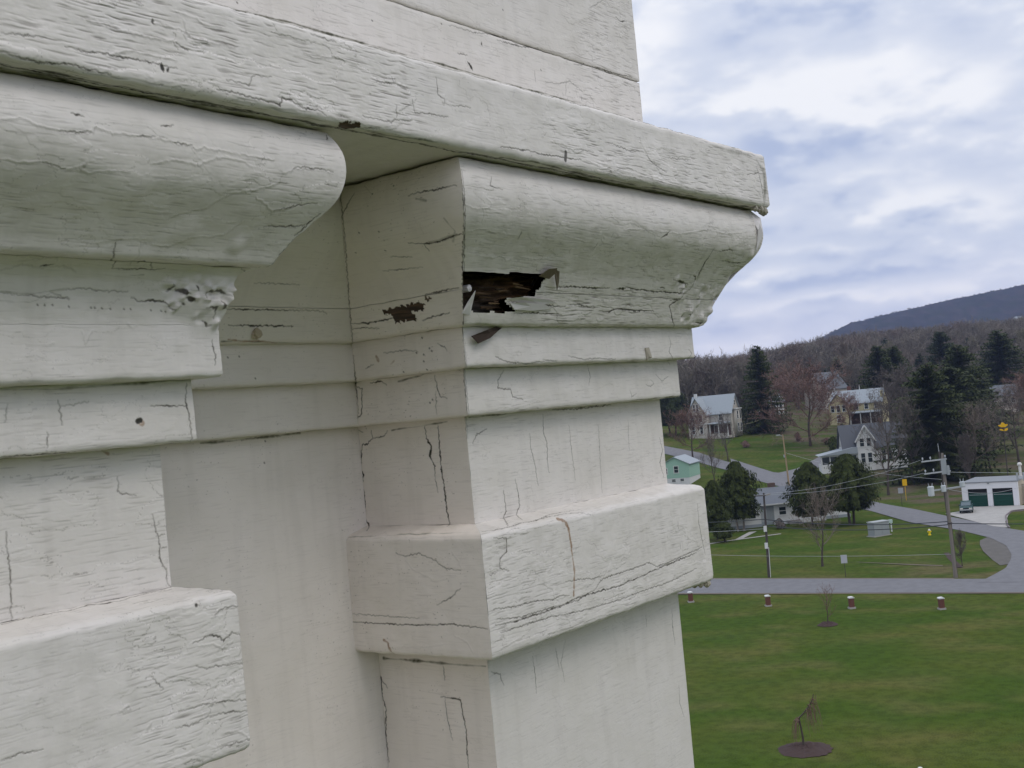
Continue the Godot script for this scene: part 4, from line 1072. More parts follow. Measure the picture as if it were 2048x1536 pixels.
	mark("RC", 5, 1.6, .6, [0.2715, 0.2539, 0.2723, 0.2545])
	mark("RC", 5, 1.6, .6, [0.2843, 0.2542, 0.2851, 0.2548])
	mark("LF", 5, 1, .6, [0.3369, 0.2875, 0.3377, 0.2881])
	mark("LF", 5, 1, .6, [0.3432, 0.2877, 0.344, 0.2883])
	mark("LF", 5, 1, .6, [0.3502, 0.2879, 0.351, 0.2885])
	mark("LF", 5, 1, .6, [0.365, 0.2885, 0.3658, 0.2891])
	mark("LF", 5, 1, .6, [0.386, 0.2892, 0.3868, 0.2898])
	mark("LF", 5, 1, .6, [0.3896, 0.2893, 0.3904, 0.2899])
	mark("LF", 5, 1, .6, [0.3962, 0.2892, 0.397, 0.2898])
	mark("LF", 5, 1, .6, [0.4041, 0.2898, 0.4049, 0.2904])
	mark("LF", 5, 1, .6, [0.4177, 0.2903, 0.4185, 0.2909])
	mark("LF", 5, 1, .6, [0.4244, 0.2901, 0.4252, 0.2907])
	mark("LF", 5, 1, .6, [0.4457, 0.2909, 0.4465, 0.2915])
	mark("LF", 5, 1, .6, [0.4565, 0.2911, 0.4573, 0.2917])
	mark("LF", 5, 1, .6, [0.4606, 0.2914, 0.4614, 0.292])
	mark("SD", 5, 1.3, .6, [0.3166, 0.1371, 0.3174, 0.1377])
	mark("SD", 5, 1.3, .6, [0.1559, 0.1357, 0.1567, 0.1363])
	mark("SD", 5, 1.3, .6, [0.1356, 0.1585, 0.1364, 0.1591])
	mark("SD", 5, 1.3, .6, [0.1856, 0.1387, 0.1864, 0.1393])
	mark("SD", 5, 1.3, .6, [0.1785, 0.1645, 0.1793, 0.1651])
	mark("SD", 5, 1.3, .6, [0.1031, 0.1775, 0.1039, 0.1781])
	mark("SD", 5, 1.3, .6, [0.2165, 0.09116, 0.2173, 0.09176])
	mark("SD", 5, 1.3, .6, [0.184, 0.09453, 0.1848, 0.09513])
	mark("SD", 5, 1.3, .6, [0.08679, 0.1349, 0.08759, 0.1355])
	mark("UP", 5, 1.5, .6, [2.164, 0.2079, 2.165, 0.2085])
	mark("UP", 5, 1.5, .6, [2.032, 0.2563, 2.033, 0.2569])
	mark("UP", 5, 1.5, .6, [2.353, 0.245, 2.354, 0.2456])
	mark("UP", 5, 1.5, .6, [1.906, 0.279, 1.907, 0.2796])
	mark("UP", 5, 1.5, .6, [1.706, 0.3026, 1.707, 0.3032])
	mark("SD", 0, 1.56, 0.684, [0.316, 0.1019, 0.3166, 0.1069, 0.3168, 0.1118, 0.3166, 0.1167, 0.3161, 0.1217, 0.3151, 0.1267, 0.3137, 0.1319, 0.3118, 0.1371, 0.3096, 0.1423, 0.307, 0.1473, 0.3039, 0.1522, 0.3008, 0.1572, 0.2976, 0.162, 0.2942, 0.1668, 0.2908, 0.1717, 0.2874, 0.1765, 0.2839, 0.1815, 0.2803, 0.1869, 0.2759, 0.1937, 0.2713, 0.2011, 0.2681, 0.2062, 0.2608, 0.221, 0.2548, 0.2321, 0.2498, 0.2433, 0.2448, 0.2572, 0.2413, 0.2669, 0.2383, 0.2731, 0.2328, 0.2788, 0.2243, 0.2873])
	mark("RF", 0, 1.32, 0.648, [-0.1317, 0.09248, -0.1331, 0.09717, -0.134, 0.1019, -0.1346, 0.1069, -0.1348, 0.1118, -0.1346, 0.1167, -0.1341, 0.1217, -0.1331, 0.1267, -0.1317, 0.1319, -0.1298, 0.1371, -0.1276, 0.1423, -0.125, 0.1473, -0.1219, 0.1522, -0.1188, 0.1572, -0.1156, 0.162, -0.1122, 0.1668, -0.1088, 0.1717, -0.1054, 0.1765, -0.1019, 0.1815, -0.0983, 0.1869, -0.09391, 0.1937, -0.08933, 0.2011, -0.0861, 0.2062, -0.0788, 0.221, -0.0728, 0.2321])
	mark("SD", 0, 0.96, 0.54, [0.2245, 0.3023, 0.2246, 0.3172, 0.2248, 0.3321, 0.223, 0.3355, 0.2043, 0.3542, 0.2044, 0.3676, 0.2046, 0.381, 0.2047, 0.3945, 0.2048, 0.4079, 0.203, 0.4111, 0.1808, 0.4334, 0.1808, 0.4465, 0.1808, 0.4596])
	mark("RF", 0, 0.84, 0.504, [-0.04247, 0.3023, -0.04263, 0.3172, -0.0428, 0.3321, -0.041, 0.3355, -0.0223, 0.3542, -0.02243, 0.3676, -0.02255, 0.381, -0.02268, 0.3945, -0.0228, 0.4079, -0.021, 0.4111, 0.0012, 0.4334, 0.0012, 0.4465, 0.0012, 0.4596])
	mark("SD", 0, 1.02, 0.648, [0.0512, 0, 0.0648, 0.0136, 0.0784, 0.0272, 0.092, 0.0408, 0.1056, 0.0544, 0.1192, 0.068, 0.121, 0.06981, 0.1236, 0.07238, 0.1259, 0.0749, 0.1276, 0.07742, 0.1291, 0.08037, 0.1306, 0.08381, 0.1323, 0.08789, 0.1341, 0.09248, 0.1355, 0.09717, 0.1364, 0.1019, 0.137, 0.1069, 0.1372, 0.1118, 0.137, 0.1167, 0.1365, 0.1217, 0.1355, 0.1267, 0.1341, 0.1319, 0.1322, 0.1371, 0.13, 0.1423, 0.1274, 0.1473, 0.1243, 0.1522, 0.1212, 0.1572, 0.118, 0.162, 0.1146, 0.1668, 0.1112, 0.1717, 0.1078, 0.1765, 0.1043, 0.1815, 0.1007, 0.1869, 0.09631, 0.1937, 0.09173, 0.2011, 0.0885, 0.2062, 0.0812, 0.221, 0.0752, 0.2321, 0.0702, 0.2433, 0.0652, 0.2572, 0.0617, 0.2669, 0.0587, 0.2731, 0.0532, 0.2788, 0.0447, 0.2873])
	mark("SD", 0, 1.56, 0.72, [0.04487, 0.3023, 0.04503, 0.3172, 0.0452, 0.3321, 0.0434, 0.3355, 0.0247, 0.3542, 0.02482, 0.3676, 0.02495, 0.381, 0.02508, 0.3945])
	mark("LF", 0, 0.84, 0.576, [0.5789, 0.1815, 0.5753, 0.1869, 0.5709, 0.1937, 0.5663, 0.2011, 0.5631, 0.2062, 0.5583, 0.2164, 0.5543, 0.2209])
	mark("SL", 0, 1.8, 0.85, [1.3, 0.1159, 1.346, 0.1155, 1.392, 0.1163, 1.438, 0.1157, 1.485, 0.1155, 1.531, 0.1163, 1.577, 0.1175, 1.623, 0.1172, 1.669, 0.1171, 1.715, 0.1158, 1.762, 0.1166, 1.808, 0.116, 1.854, 0.1157, 1.9, 0.1156, 1.946, 0.1158, 1.992, 0.1175, 2.038, 0.1173, 2.085, 0.1172, 2.131, 0.1172, 2.177, 0.1158, 2.223, 0.116, 2.269, 0.1168, 2.315, 0.1171, 2.362, 0.1174, 2.408, 0.1174, 2.454, 0.1155, 2.5, 0.1168])
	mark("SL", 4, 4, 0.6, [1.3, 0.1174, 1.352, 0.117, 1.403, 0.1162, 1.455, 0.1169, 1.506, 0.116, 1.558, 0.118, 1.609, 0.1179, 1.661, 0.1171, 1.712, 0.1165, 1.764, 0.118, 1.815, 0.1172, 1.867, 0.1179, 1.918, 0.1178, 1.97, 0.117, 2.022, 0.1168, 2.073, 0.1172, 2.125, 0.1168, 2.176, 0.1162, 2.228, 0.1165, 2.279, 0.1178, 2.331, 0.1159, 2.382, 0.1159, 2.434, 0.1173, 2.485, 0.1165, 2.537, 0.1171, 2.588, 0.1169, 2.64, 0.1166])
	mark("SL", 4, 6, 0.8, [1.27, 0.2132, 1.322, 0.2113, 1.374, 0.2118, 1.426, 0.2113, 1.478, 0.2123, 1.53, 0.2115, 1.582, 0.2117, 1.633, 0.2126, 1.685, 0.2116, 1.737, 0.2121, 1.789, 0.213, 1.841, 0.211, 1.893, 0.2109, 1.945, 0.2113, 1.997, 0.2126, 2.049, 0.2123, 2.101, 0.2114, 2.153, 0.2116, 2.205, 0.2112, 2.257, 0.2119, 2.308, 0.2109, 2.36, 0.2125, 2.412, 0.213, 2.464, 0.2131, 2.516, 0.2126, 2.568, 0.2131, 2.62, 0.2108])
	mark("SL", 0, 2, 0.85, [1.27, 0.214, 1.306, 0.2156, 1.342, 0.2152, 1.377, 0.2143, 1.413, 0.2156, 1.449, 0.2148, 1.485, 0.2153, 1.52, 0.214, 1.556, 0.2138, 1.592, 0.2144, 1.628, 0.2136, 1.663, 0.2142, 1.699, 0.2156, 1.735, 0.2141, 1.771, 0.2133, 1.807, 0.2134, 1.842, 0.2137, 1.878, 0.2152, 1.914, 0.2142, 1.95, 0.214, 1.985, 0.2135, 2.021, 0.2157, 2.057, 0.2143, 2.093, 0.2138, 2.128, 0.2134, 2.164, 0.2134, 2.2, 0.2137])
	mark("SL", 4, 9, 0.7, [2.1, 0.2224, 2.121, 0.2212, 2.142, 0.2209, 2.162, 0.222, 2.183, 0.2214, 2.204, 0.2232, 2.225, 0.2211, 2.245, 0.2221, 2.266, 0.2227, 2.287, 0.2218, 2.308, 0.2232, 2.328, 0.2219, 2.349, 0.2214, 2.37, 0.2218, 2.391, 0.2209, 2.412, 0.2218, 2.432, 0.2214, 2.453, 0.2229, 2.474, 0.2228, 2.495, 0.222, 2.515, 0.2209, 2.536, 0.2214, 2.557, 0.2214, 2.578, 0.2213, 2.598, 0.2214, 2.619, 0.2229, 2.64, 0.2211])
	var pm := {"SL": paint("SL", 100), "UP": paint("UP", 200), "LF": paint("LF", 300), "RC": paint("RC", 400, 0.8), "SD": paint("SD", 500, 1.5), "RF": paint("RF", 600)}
	var plain := mat(0.76, 0.74, 0.70, 0.5)
	# cornice slab and the boarded wall above it
	board("cornice_slab", "SL", slab, 0.0, pm.SL, tower, 0.005, 1.25)
	board("cornice_slab", "SLR", slab, 0.0, plain, tower, 0.03, 1.0)
	board("wall_board", "UP", up_low, split(up_high), pm.UP, tower, 0.006, 0.9)
	board("wall_board", "UP", up_high, 0.0, pm.UP, tower, 0.006, 0.9)
	for k in 5:
		for key in ["UP", "UPR"]:
			board("wall_board", key, [Vector2(0.0, 1.098 + 0.36 * k), Vector2(0.0006, 0.745 + 0.36 * k), Vector2(-0.002, 0.7405 + 0.36 * k)], 0.6, plain, tower, 0.05, 1.0)
	board("wall_board", "UPR", up_low, 0.0, plain, tower, 0.05, 1.0)
	board("wall_board", "UPR", up_high, 0.0, plain, tower, 0.05, 1.0)
	# the entablature round both pilasters and the wall between them
	var full := {"crown_moulding": crown_b, "bed_moulding": bed_b, "upper_fascia": f1, "lower_fascia": f2}
	for key in ["WL", "LL", "LF", "LR", "RC", "SD", "RF", "RR", "RB", "RW"]:
		var seen: bool = pm.has(key)
		var m: Material = pm[key] if seen else plain
		var cell := 0.004 if seen else 0.03
		var v := 0.0
		var left: bool = key in ["WL", "LL", "LF", "LR"]
		var on_wall: bool = key in ["WL", "RC", "RW"]
		for part_name in full:
			var prof: Array = full[part_name]
			if left and part_name == "crown_moulding":
				prof = crown_a
			if left and part_name == "bed_moulding":
				prof = bed_a
			board(part_name, key, prof, v, m, tower, 0.0028 if key == "RF" and v < 0.3 else (0.0022 if key == "LF" and part_name == "bed_moulding" else cell), 1.0 if not on_wall else 0.6)
			v += split(prof)
		if on_wall:
			board("recessed_wall", key, wall, v, m, tower, cell * 1.5, 0.5)
		else:
			board("pilaster_frieze", key, frieze, v, m, tower, cell * 1.25, 0.6)
			v += split(frieze)
			board("neck_block", key, block, v, m, tower, minf(cell, 0.003) if seen else cell, 1.0)
			v += split(block)
			board("pilaster_shaft", key, shaft, v, m, tower, cell * 1.5, 0.5)
	# the rest of the tower down to the lawn, and its core
	var st := new_st()
	for q in [[Vector2(-0.9, -5.2), Vector2(right, ZW - 0.0), -20.0, -0.74], [Vector2(0.2, ZW), Vector2(XL1, ZS), -20.0, -0.74], [Vector2(XR0, -1.45), Vector2(XR1, ZS), -20.0, -0.74]]:
		var a: Vector2 = q[0]
		var b: Vector2 = q[1]
		box(st, Vector3((a.x + b.x) / 2, (q[2] + q[3]) / 2, (a.y + b.y) / 2) - BASE, Vector3(absf(b.x - a.x), q[3] - q[2], absf(b.y - a.y)))
	part("tower_shaft", st, plain, tower)
	st = new_st()
	box(st, Vector3((-0.9 + right) / 2, 0.9, (-5.2 + ZW) / 2 - 0.03) - BASE, Vector3(right + 0.9 - 0.06, 3.2, absf(-5.2 - ZW) - 0.06))
	box(st, Vector3(0.35, 1.19, -3.0) - BASE, Vector3(2.46, 0.85, 4.0))
	part("timber_core", st, plain, tower)
	tower_details()

# the rotted hole, splinters, curls of paint, nails and lumps
func tower_details() -> void:
	var g: Dictionary = segs["RF"]
	# decayed wood inside the hole
	var fn := fbm(77, 60.0, 4)
	var verts := PackedVector3Array()
	var cols := PackedColorArray()
	var idx := PackedInt32Array()
	var nx := 74
	var ny := 44
	for j in ny + 1:
		for i in nx + 1:
			var x := XR0 - 0.050 + 0.152 * i / nx
			var y := 0.185 - 0.076 * j / ny
			var gr := fn.get_noise_2d(x * 0.28, y * 2.4)
			var rot := fn.get_noise_2d(x * 0.7 + 9.0, y * 0.9)
			var z := ZS + 0.040 + 0.009 * gr + 0.007 * maxf(0.0, rot) + 0.004 * smoothstep(0.03, 0.09, x - XR0)
			verts.append(Vector3(x, y, z) - BASE)
			var c := Color(0.060, 0.036, 0.020).lerp(Color(0.21, 0.115, 0.05), clampf(0.35 + gr * 1.3, 0.0, 1.0) * smoothstep(-0.03, 0.07, x - XR0))
			c = c.lerp(Color(0.075, 0.068, 0.058), smoothstep(0.145, 0.122, y) * smoothstep(0.05, 0.0, x - XR0))
			cols.append(c)
	for j in ny:
		for i in nx:
			var a := j * (nx + 1) + i
			idx.append_array([a, a + 1, a + nx + 1, a + 1, a + nx + 2, a + nx + 1])
	var wood := StandardMaterial3D.new()
	wood.vertex_color_use_as_albedo = true
	wood.roughness = 0.95
	put("rotted_wood", grid_mesh(verts, cols, idx), wood, tower)
	var st := new_st()
	# ledge of decayed wood under the hole
	var bare := mat(0.10, 0.062, 0.035, 0.95)
	var pale := mat(0.69, 0.655, 0.645, 0.5)
	# nail head
	st = new_st()
	var nail := at_rf(-0.0560, 0.2300, -0.006)
	for k in 8:
		var e0 := Vector3(cos(TAU * k / 8), sin(TAU * k / 8), 0) * 0.0042
		var e1 := Vector3(cos(TAU * (k + 1) / 8), sin(TAU * (k + 1) / 8), 0) * 0.0042
		tri(st, nail + Vector3(0, 0, 0.002), nail + e0, nail + e1)
		quad(st, nail + e1, nail + e0, nail + e0 - Vector3(0, 0, 0.03), nail + e1 - Vector3(0, 0, 0.03))
	part("nail", st, pale, tower)
	# an upright splinter of paint at the left of the hole
	flake("paint_splinter", [[-0.071, 0.262, 0.004], [-0.056, 0.264, 0.004], [-0.058, 0.250, 0.006], [-0.063, 0.236, 0.010], [-0.067, 0.250, 0.006]], pale)
	# loose fibres of wood lying in the hole
	var fr := RandomNumberGenerator.new()
	fr.seed = 3
	for k in 16:
		st = new_st()
		var fu := fr.randf_range(-0.045, 0.055)
		var fv := fr.randf_range(0.218, 0.256)
		var fl := fr.randf_range(0.014, 0.045)
		var a := at_rf(fu, fv, -0.010 + fr.randf_range(-0.004, 0.003))
		tube(st, a, a + Vector3(fl, fr.randf_range(-0.003, 0.002), fr.randf_range(-0.002, 0.004)), fr.randf_range(0.0007, 0.0016), 0.0002, 4)
		part("wood_splinter", st, [bare, mat(0.045, 0.03, 0.02, 0.95), mat(0.20, 0.13, 0.07, 0.95)][k % 3], tower)
	# brown curl of paint at the upper right of the hole and its hanging tongue
	var curl := mat(0.17, 0.14, 0.10, 0.8)
	flake("paint_curl", [[0.060, 0.212, 0.002], [0.066, 0.203, 0.009], [0.078, 0.202, 0.012], [0.086, 0.207, 0.008], [0.082, 0.215, 0.003]], curl)
	flake("paint_curl", [[0.082, 0.203, 0.007], [0.089, 0.206, 0.010], [0.101, 0.219, 0.006], [0.106, 0.229, 0.004], [0.098, 0.224, 0.007], [0.087, 0.213, 0.008]], curl)
	# lifted scales of paint under the hole
	flake("paint_scale", [[0.014, 0.2425, 0.001], [0.034, 0.2405, 0.006], [0.085, 0.242, 0.004], [0.120, 0.246, 0.001], [0.085, 0.249, 0.001], [0.040, 0.247, 0.000]], pale)
	flake("paint_scale", [[0.020, 0.248, 0.001], [0.045, 0.247, 0.005], [0.090, 0.249, 0.003], [0.112, 0.2535, 0.001], [0.066, 0.257, 0.002], [0.030, 0.256, 0.002]], pale)
	# bare strip of wood hanging under the moulding
	flake("bare_wood_strip", [[-0.036, 0.300, 0.006], [-0.026, 0.309, 0.007], [-0.005, 0.303, 0.009], [0.020, 0.292, 0.006], [0.030, 0.2895, 0.002], [0.014, 0.2885, 0.005], [-0.010, 0.2935, 0.009]], mat(0.05, 0.036, 0.028, 0.95))
	# paint tails at the right-hand corner of the crown moulding and under its foot
	flake("paint_curl", [[0.585, 0.075, 0.0], [0.594, 0.070, 0.005], [0.600, 0.090, 0.007], [0.598, 0.115, 0.006], [0.592, 0.142, 0.002], [0.588, 0.110, 0.003]], pale)
	flake("paint_curl", [[0.370, 0.318, 0.001], [0.376, 0.318, 0.004], [0.380, 0.333, 0.005], [0.378, 0.352, 0.002], [0.373, 0.338, 0.004]], mat(0.42, 0.38, 0.31, 0.7))
	# blobs of hardened paint and mud under the slab's corner and the neck block
	st = new_st()
	for b in [[1.736, 0.2790, -0.776, 0.0075], [1.722, 0.2800, -0.774, 0.006], [1.705, 0.2805, -0.775, 0.005]]:
		blob(st, Vector3(b[0], b[1], b[2]) - BASE, b[3])
	part("paint_drip", st, mat(0.36, 0.33, 0.27, 0.7), tower)
	st = new_st()
	for b in [[1.632, -0.2895, -0.882, 0.0065], [1.618, -0.2890, -0.885, 0.005], [1.626, -0.2900, -0.90, 0.006]]:
		blob(st, Vector3(b[0], b[1], b[2]) - BASE, b[3])
	part("paint_drip", st, mat(0.40, 0.36, 0.28, 0.7), tower)
	# painted-over nail head on the ledge of the recess
	st = new_st()
	var g2: Dictionary = segs["RC"]
	blob(st, Vector3(XL1 + 0.2316, 0.1165, ZW + 0.063) - BASE, 0.0065)
	part("nail_head", st, mat(0.45, 0.38, 0.28, 0.6), tower)

func blob(st: SurfaceTool, c: Vector3, r: float) -> void:
	for j in 5:
		var a0 := PI * j / 5.0
		var a1 := PI * (j + 1) / 5.0
		for i in 8:
			var b0 := TAU * i / 8.0
			var b1 := TAU * (i + 1) / 8.0
			quad(st, c + ball(a0, b0, r), c + ball(a1, b0, r), c + ball(a1, b1, r), c + ball(a0, b1, r))

func ball(a: float, b: float, r: float) -> Vector3:
	var d := Vector3(sin(a) * cos(b), cos(a), -sin(a) * sin(b))
	return d * r * (1.0 + 0.18 * sin(b * 3.0 + a * 2.0))

# a point on the front of the right pilaster: u along, v down the section, off = metres in front of it
func at_rf(u: float, v: float, off: float) -> Vector3:
	var prof: Array = rf_prof if flake_x > 1.0 else lf_prof
	var l := 0.0
	for k in prof.size() - 1:
		var p: Vector2 = prof[k]
		var q: Vector2 = prof[k + 1]
		var d := p.distance_to(q)
		if v <= l + d or k == prof.size() - 2:
			var c := p.lerp(q, (v - l) / maxf(d, 1e-6))
			return Vector3(flake_x + u, c.y, ZS + c.x + off) - BASE
		l += d
	return Vector3.ZERO

var rf_prof: Array = []
var lf_prof: Array = []
var flake_x := XR0

func flake(called: String, pts: Array, m: Material) -> void:
	var st := new_st()
	var flat := PackedVector2Array()
	for p in pts:
		flat.append(Vector2(p[0], p[1]))
	var mid := Vector2.ZERO
	var off := 0.0
	for p in pts:
		mid += Vector2(p[0], p[1]) / pts.size()
		off += p[2] / pts.size()
	var c := at_rf(mid.x, mid.y, off + 0.002)
	var thick := Vector3(0, 0, -0.0012)
	for k in pts.size():
		var p: Array = pts[k]
		var q: Array = pts[(k + 1) % pts.size()]
		var a := at_rf(p[0], p[1], p[2] + 0.001)
		var b := at_rf(q[0], q[1], q[2] + 0.001)
		if Vector2(p[0] - mid.x, -(p[1] - mid.y)).cross(Vector2(q[0] - mid.x, -(q[1] - mid.y))) < 0.0:
			var s := a
			a = b
			b = s
		tri(st, c, a, b)
		tri(st, c + thick, b + thick, a + thick)
		quad(st, a, a + thick, b + thick, b)
	part(called, st, m, tower)

func grid_mesh(verts: PackedVector3Array, cols: PackedColorArray, idx: PackedInt32Array, uvs := PackedVector2Array()) -> ArrayMesh:
	var nor := PackedVector3Array()
	nor.resize(verts.size())
	for k in range(0, idx.size(), 3):
		var a := verts[idx[k]]
		var n := (verts[idx[k + 2]] - a).cross(verts[idx[k + 1]] - a)
		for e in 3:
			nor[idx[k + e]] += n
	for k in nor.size():
		nor[k] = nor[k].normalized()
	var arrays := []
	arrays.resize(Mesh.ARRAY_MAX)
	arrays[Mesh.ARRAY_VERTEX] = verts
	arrays[Mesh.ARRAY_NORMAL] = nor
	if cols.size():
		arrays[Mesh.ARRAY_COLOR] = cols
	if uvs.size():
		arrays[Mesh.ARRAY_TEX_UV] = uvs
	arrays[Mesh.ARRAY_INDEX] = idx
	var mesh := ArrayMesh.new()
	mesh.add_surface_from_arrays(Mesh.PRIMITIVE_TRIANGLES, arrays)
	return mesh

# ------------------------------------------------------------------ ground and roads
func tile_texture(seed_: int, size: int, f1_: float, f2_: float, lo: float, hi: float, stretch := 1.0) -> ImageTexture:
	var a := fbm(seed_, f1_, 4).get_seamless_image(size, size)
	var b := fbm(seed_ + 1, f2_, 3).get_seamless_image(size, size)
	a.convert(Image.FORMAT_L8)
	b.convert(Image.FORMAT_L8)
	var da := a.get_data()
	var db := b.get_data()
	var out := PackedByteArray()
	out.resize(size * size)
	for i in size * size:
		out[i] = int(clampf(lerpf(lo, hi, 0.42 * da[i] / 255.0 + 0.58 * db[i] / 255.0), 0.0, 1.0) * 255.0)
	return ImageTexture.create_from_image(Image.create_from_data(size, size, false, Image.FORMAT_L8, out))

func make_ground() -> void:
	var ss: Array[float] = [-2500, -1500, -800, -400, -200, -120, -80, -60, -45, -35]
	var s := -30.0
	while s < 124.0:
		ss.append(s)
		s += 1.8
	while s < 440.0:
		ss.append(s)
		s += 10.0
	ss.append_array([520.0, 650.0, 850.0, 1100.0, 1500.0, 2200.0, 3500.0])
	var dd: Array[float] = [-600, -200, -80, -30, 0, 10, 20, 30, 40]
	var d := 48.0
	while d < 350.0:
		dd.append(d)
		d += 1.8
	while d < 1000.0:
		dd.append(d)
		d += 10.0
	while d < 4500.0:
		dd.append(d)
		d += 150.0
	var n1 := fbm(31, 0.05, 3)
	var n2 := fbm(32, 0.13, 3)
	var n3 := fbm(33, 0.35, 2)
	var verts := PackedVector3Array()
	var cols := PackedColorArray()
	var uvs := PackedVector2Array()
	var idx := PackedInt32Array()
	var green := Color(0.054, 0.090, 0.014)
	var olive := Color(0.080, 0.100, 0.021)
	var straw := Color(0.150, 0.128, 0.050)
	var leaf := Color(0.125, 0.098, 0.070)
	for dv in dd:
		for sv in ss:
			verts.append(Vector3(sv, land(sv, dv) + (0.05 * n2.get_noise_2d(sv, dv) if dv < 400.0 else 0.0), -dv))
			uvs.append(Vector2(sv, dv) / 17.0)
			var a := n1.get_noise_2d(sv * 0.8, dv * 1.3)
			var b := n2.get_noise_2d(sv * 0.6, dv * 1.4)
			var c := green.lerp(olive, clampf(0.45 + 0.9 * a + 0.5 * b, 0.0, 1.0))
			c = c.lerp(straw, clampf((b + 0.5 * n3.get_noise_2d(sv, dv) - 0.24) * 1.2, 0.0, 0.35))
			# rough dry grass by the junction and on the road banks
			var dry := smoothstep(13.0, 4.0, Vector2(sv - 46.0, dv - 121.0).length())
			dry = maxf(dry, 0.7 * smoothstep(16.0, 4.0, absf(dv - 226.0 - (sv - 52.0) * -4.2)) * smoothstep(30.0, 36.0, sv) * smoothstep(60.0, 54.0, sv))
			dry = maxf(dry, 0.5 * smoothstep(1.6, 0.4, absf(dv - (124.6 - 0.575 * (sv - 12.2) + 9.6))))
			c = c.lerp(straw.lerp(leaf, 0.4), dry * clampf(0.55 + 1.4 * b, 0.0, 0.85))
			var wood := smoothstep(322.0, 345.0, dv + 14.0 * a)
			wood = maxf(wood, 0.75 * smoothstep(178.0, 192.0, dv + 10.0 * a) * smoothstep(60.0, 70.0, sv + 8.0 * b) * smoothstep(96.0, 80.0, 0.0))
			wood = maxf(wood, 0.85 * smoothstep(180.0, 188.0, dv) * smoothstep(58.0, 66.0, sv + 5.0 * b) * smoothstep(250.0, 205.0, dv))
			c = c.lerp(leaf, clampf(wood * (0.75 + b), 0.0, 1.0))
			cols.append(c)
	var w := ss.size()
	for j in dd.size() - 1:
		for i in w - 1:
			var q := j * w + i
			idx.append_array([q, q + w, q + 1, q + 1, q + w, q + w + 1])
	var m := StandardMaterial3D.new()
	m.vertex_color_use_as_albedo = true
	m.albedo_texture = tile_texture(41, 768, 0.018, 0.16, 0.66, 1.22)
	m.roughness = 1.0
	m.metallic_specular = 0.15
	m.heightmap_enabled = true
	m.heightmap_scale = 3.0
	m.heightmap_texture = tile_texture(43, 512, 0.12, 0.3, 0.0, 1.0)
	structure(put("lawn_and_hillside_ground", grid_mesh(verts, cols, idx, uvs), m, self))

func resample(p: Array, n: int) -> Array[Vector2]:
	var total := 0.0
	for k in p.size() - 1:
		total += p[k].distance_to(p[k + 1])
	var out: Array[Vector2] = []
	for i in n + 1:
		var t := total * i / n
		var k := 0
		while k < p.size() - 2 and t > p[k].distance_to(p[k + 1]):
			t -= p[k].distance_to(p[k + 1])
			k += 1
		out.append(p[k].lerp(p[k + 1], clampf(t / maxf(p[k].distance_to(p[k + 1]), 1e-6), 0.0, 1.0)))
	return out

func strip(called: String, left: Array, right: Array, up: float, m: Material, n := 60, across := 4) -> MeshInstance3D:
	var a := resample(left, n)
	var b := resample(right, n)
	var verts := PackedVector3Array()
	var uvs := PackedVector2Array()
	var idx := PackedInt32Array()
	for i in n + 1:
		for k in across + 1:
			var p := a[i].lerp(b[i], float(k) / across)
			verts.append(on(p.x, p.y, up))
			uvs.append(p / 9.0)
	var w := across + 1
	for i in n:
		for k in across:
			var q := i * w + k
			var x := verts[q + w] - verts[q]
			if x.cross(verts[q + 1] - verts[q]).y > 0.0:
				idx.append_array([q, q + 1, q + w, q + 1, q + w + 1, q + w])
			else:
				idx.append_array([q, q + w, q + 1, q + 1, q + w, q + w + 1])
	var o := put(called, grid_mesh(verts, PackedColorArray(), idx, uvs), m, self)
	structure(o)
	return o

func v2(flat: Array) -> Array:
	var out := []
	for i in range(0, flat.size(), 2):
		out.append(Vector2(flat[i], flat[i + 1]))
	return out

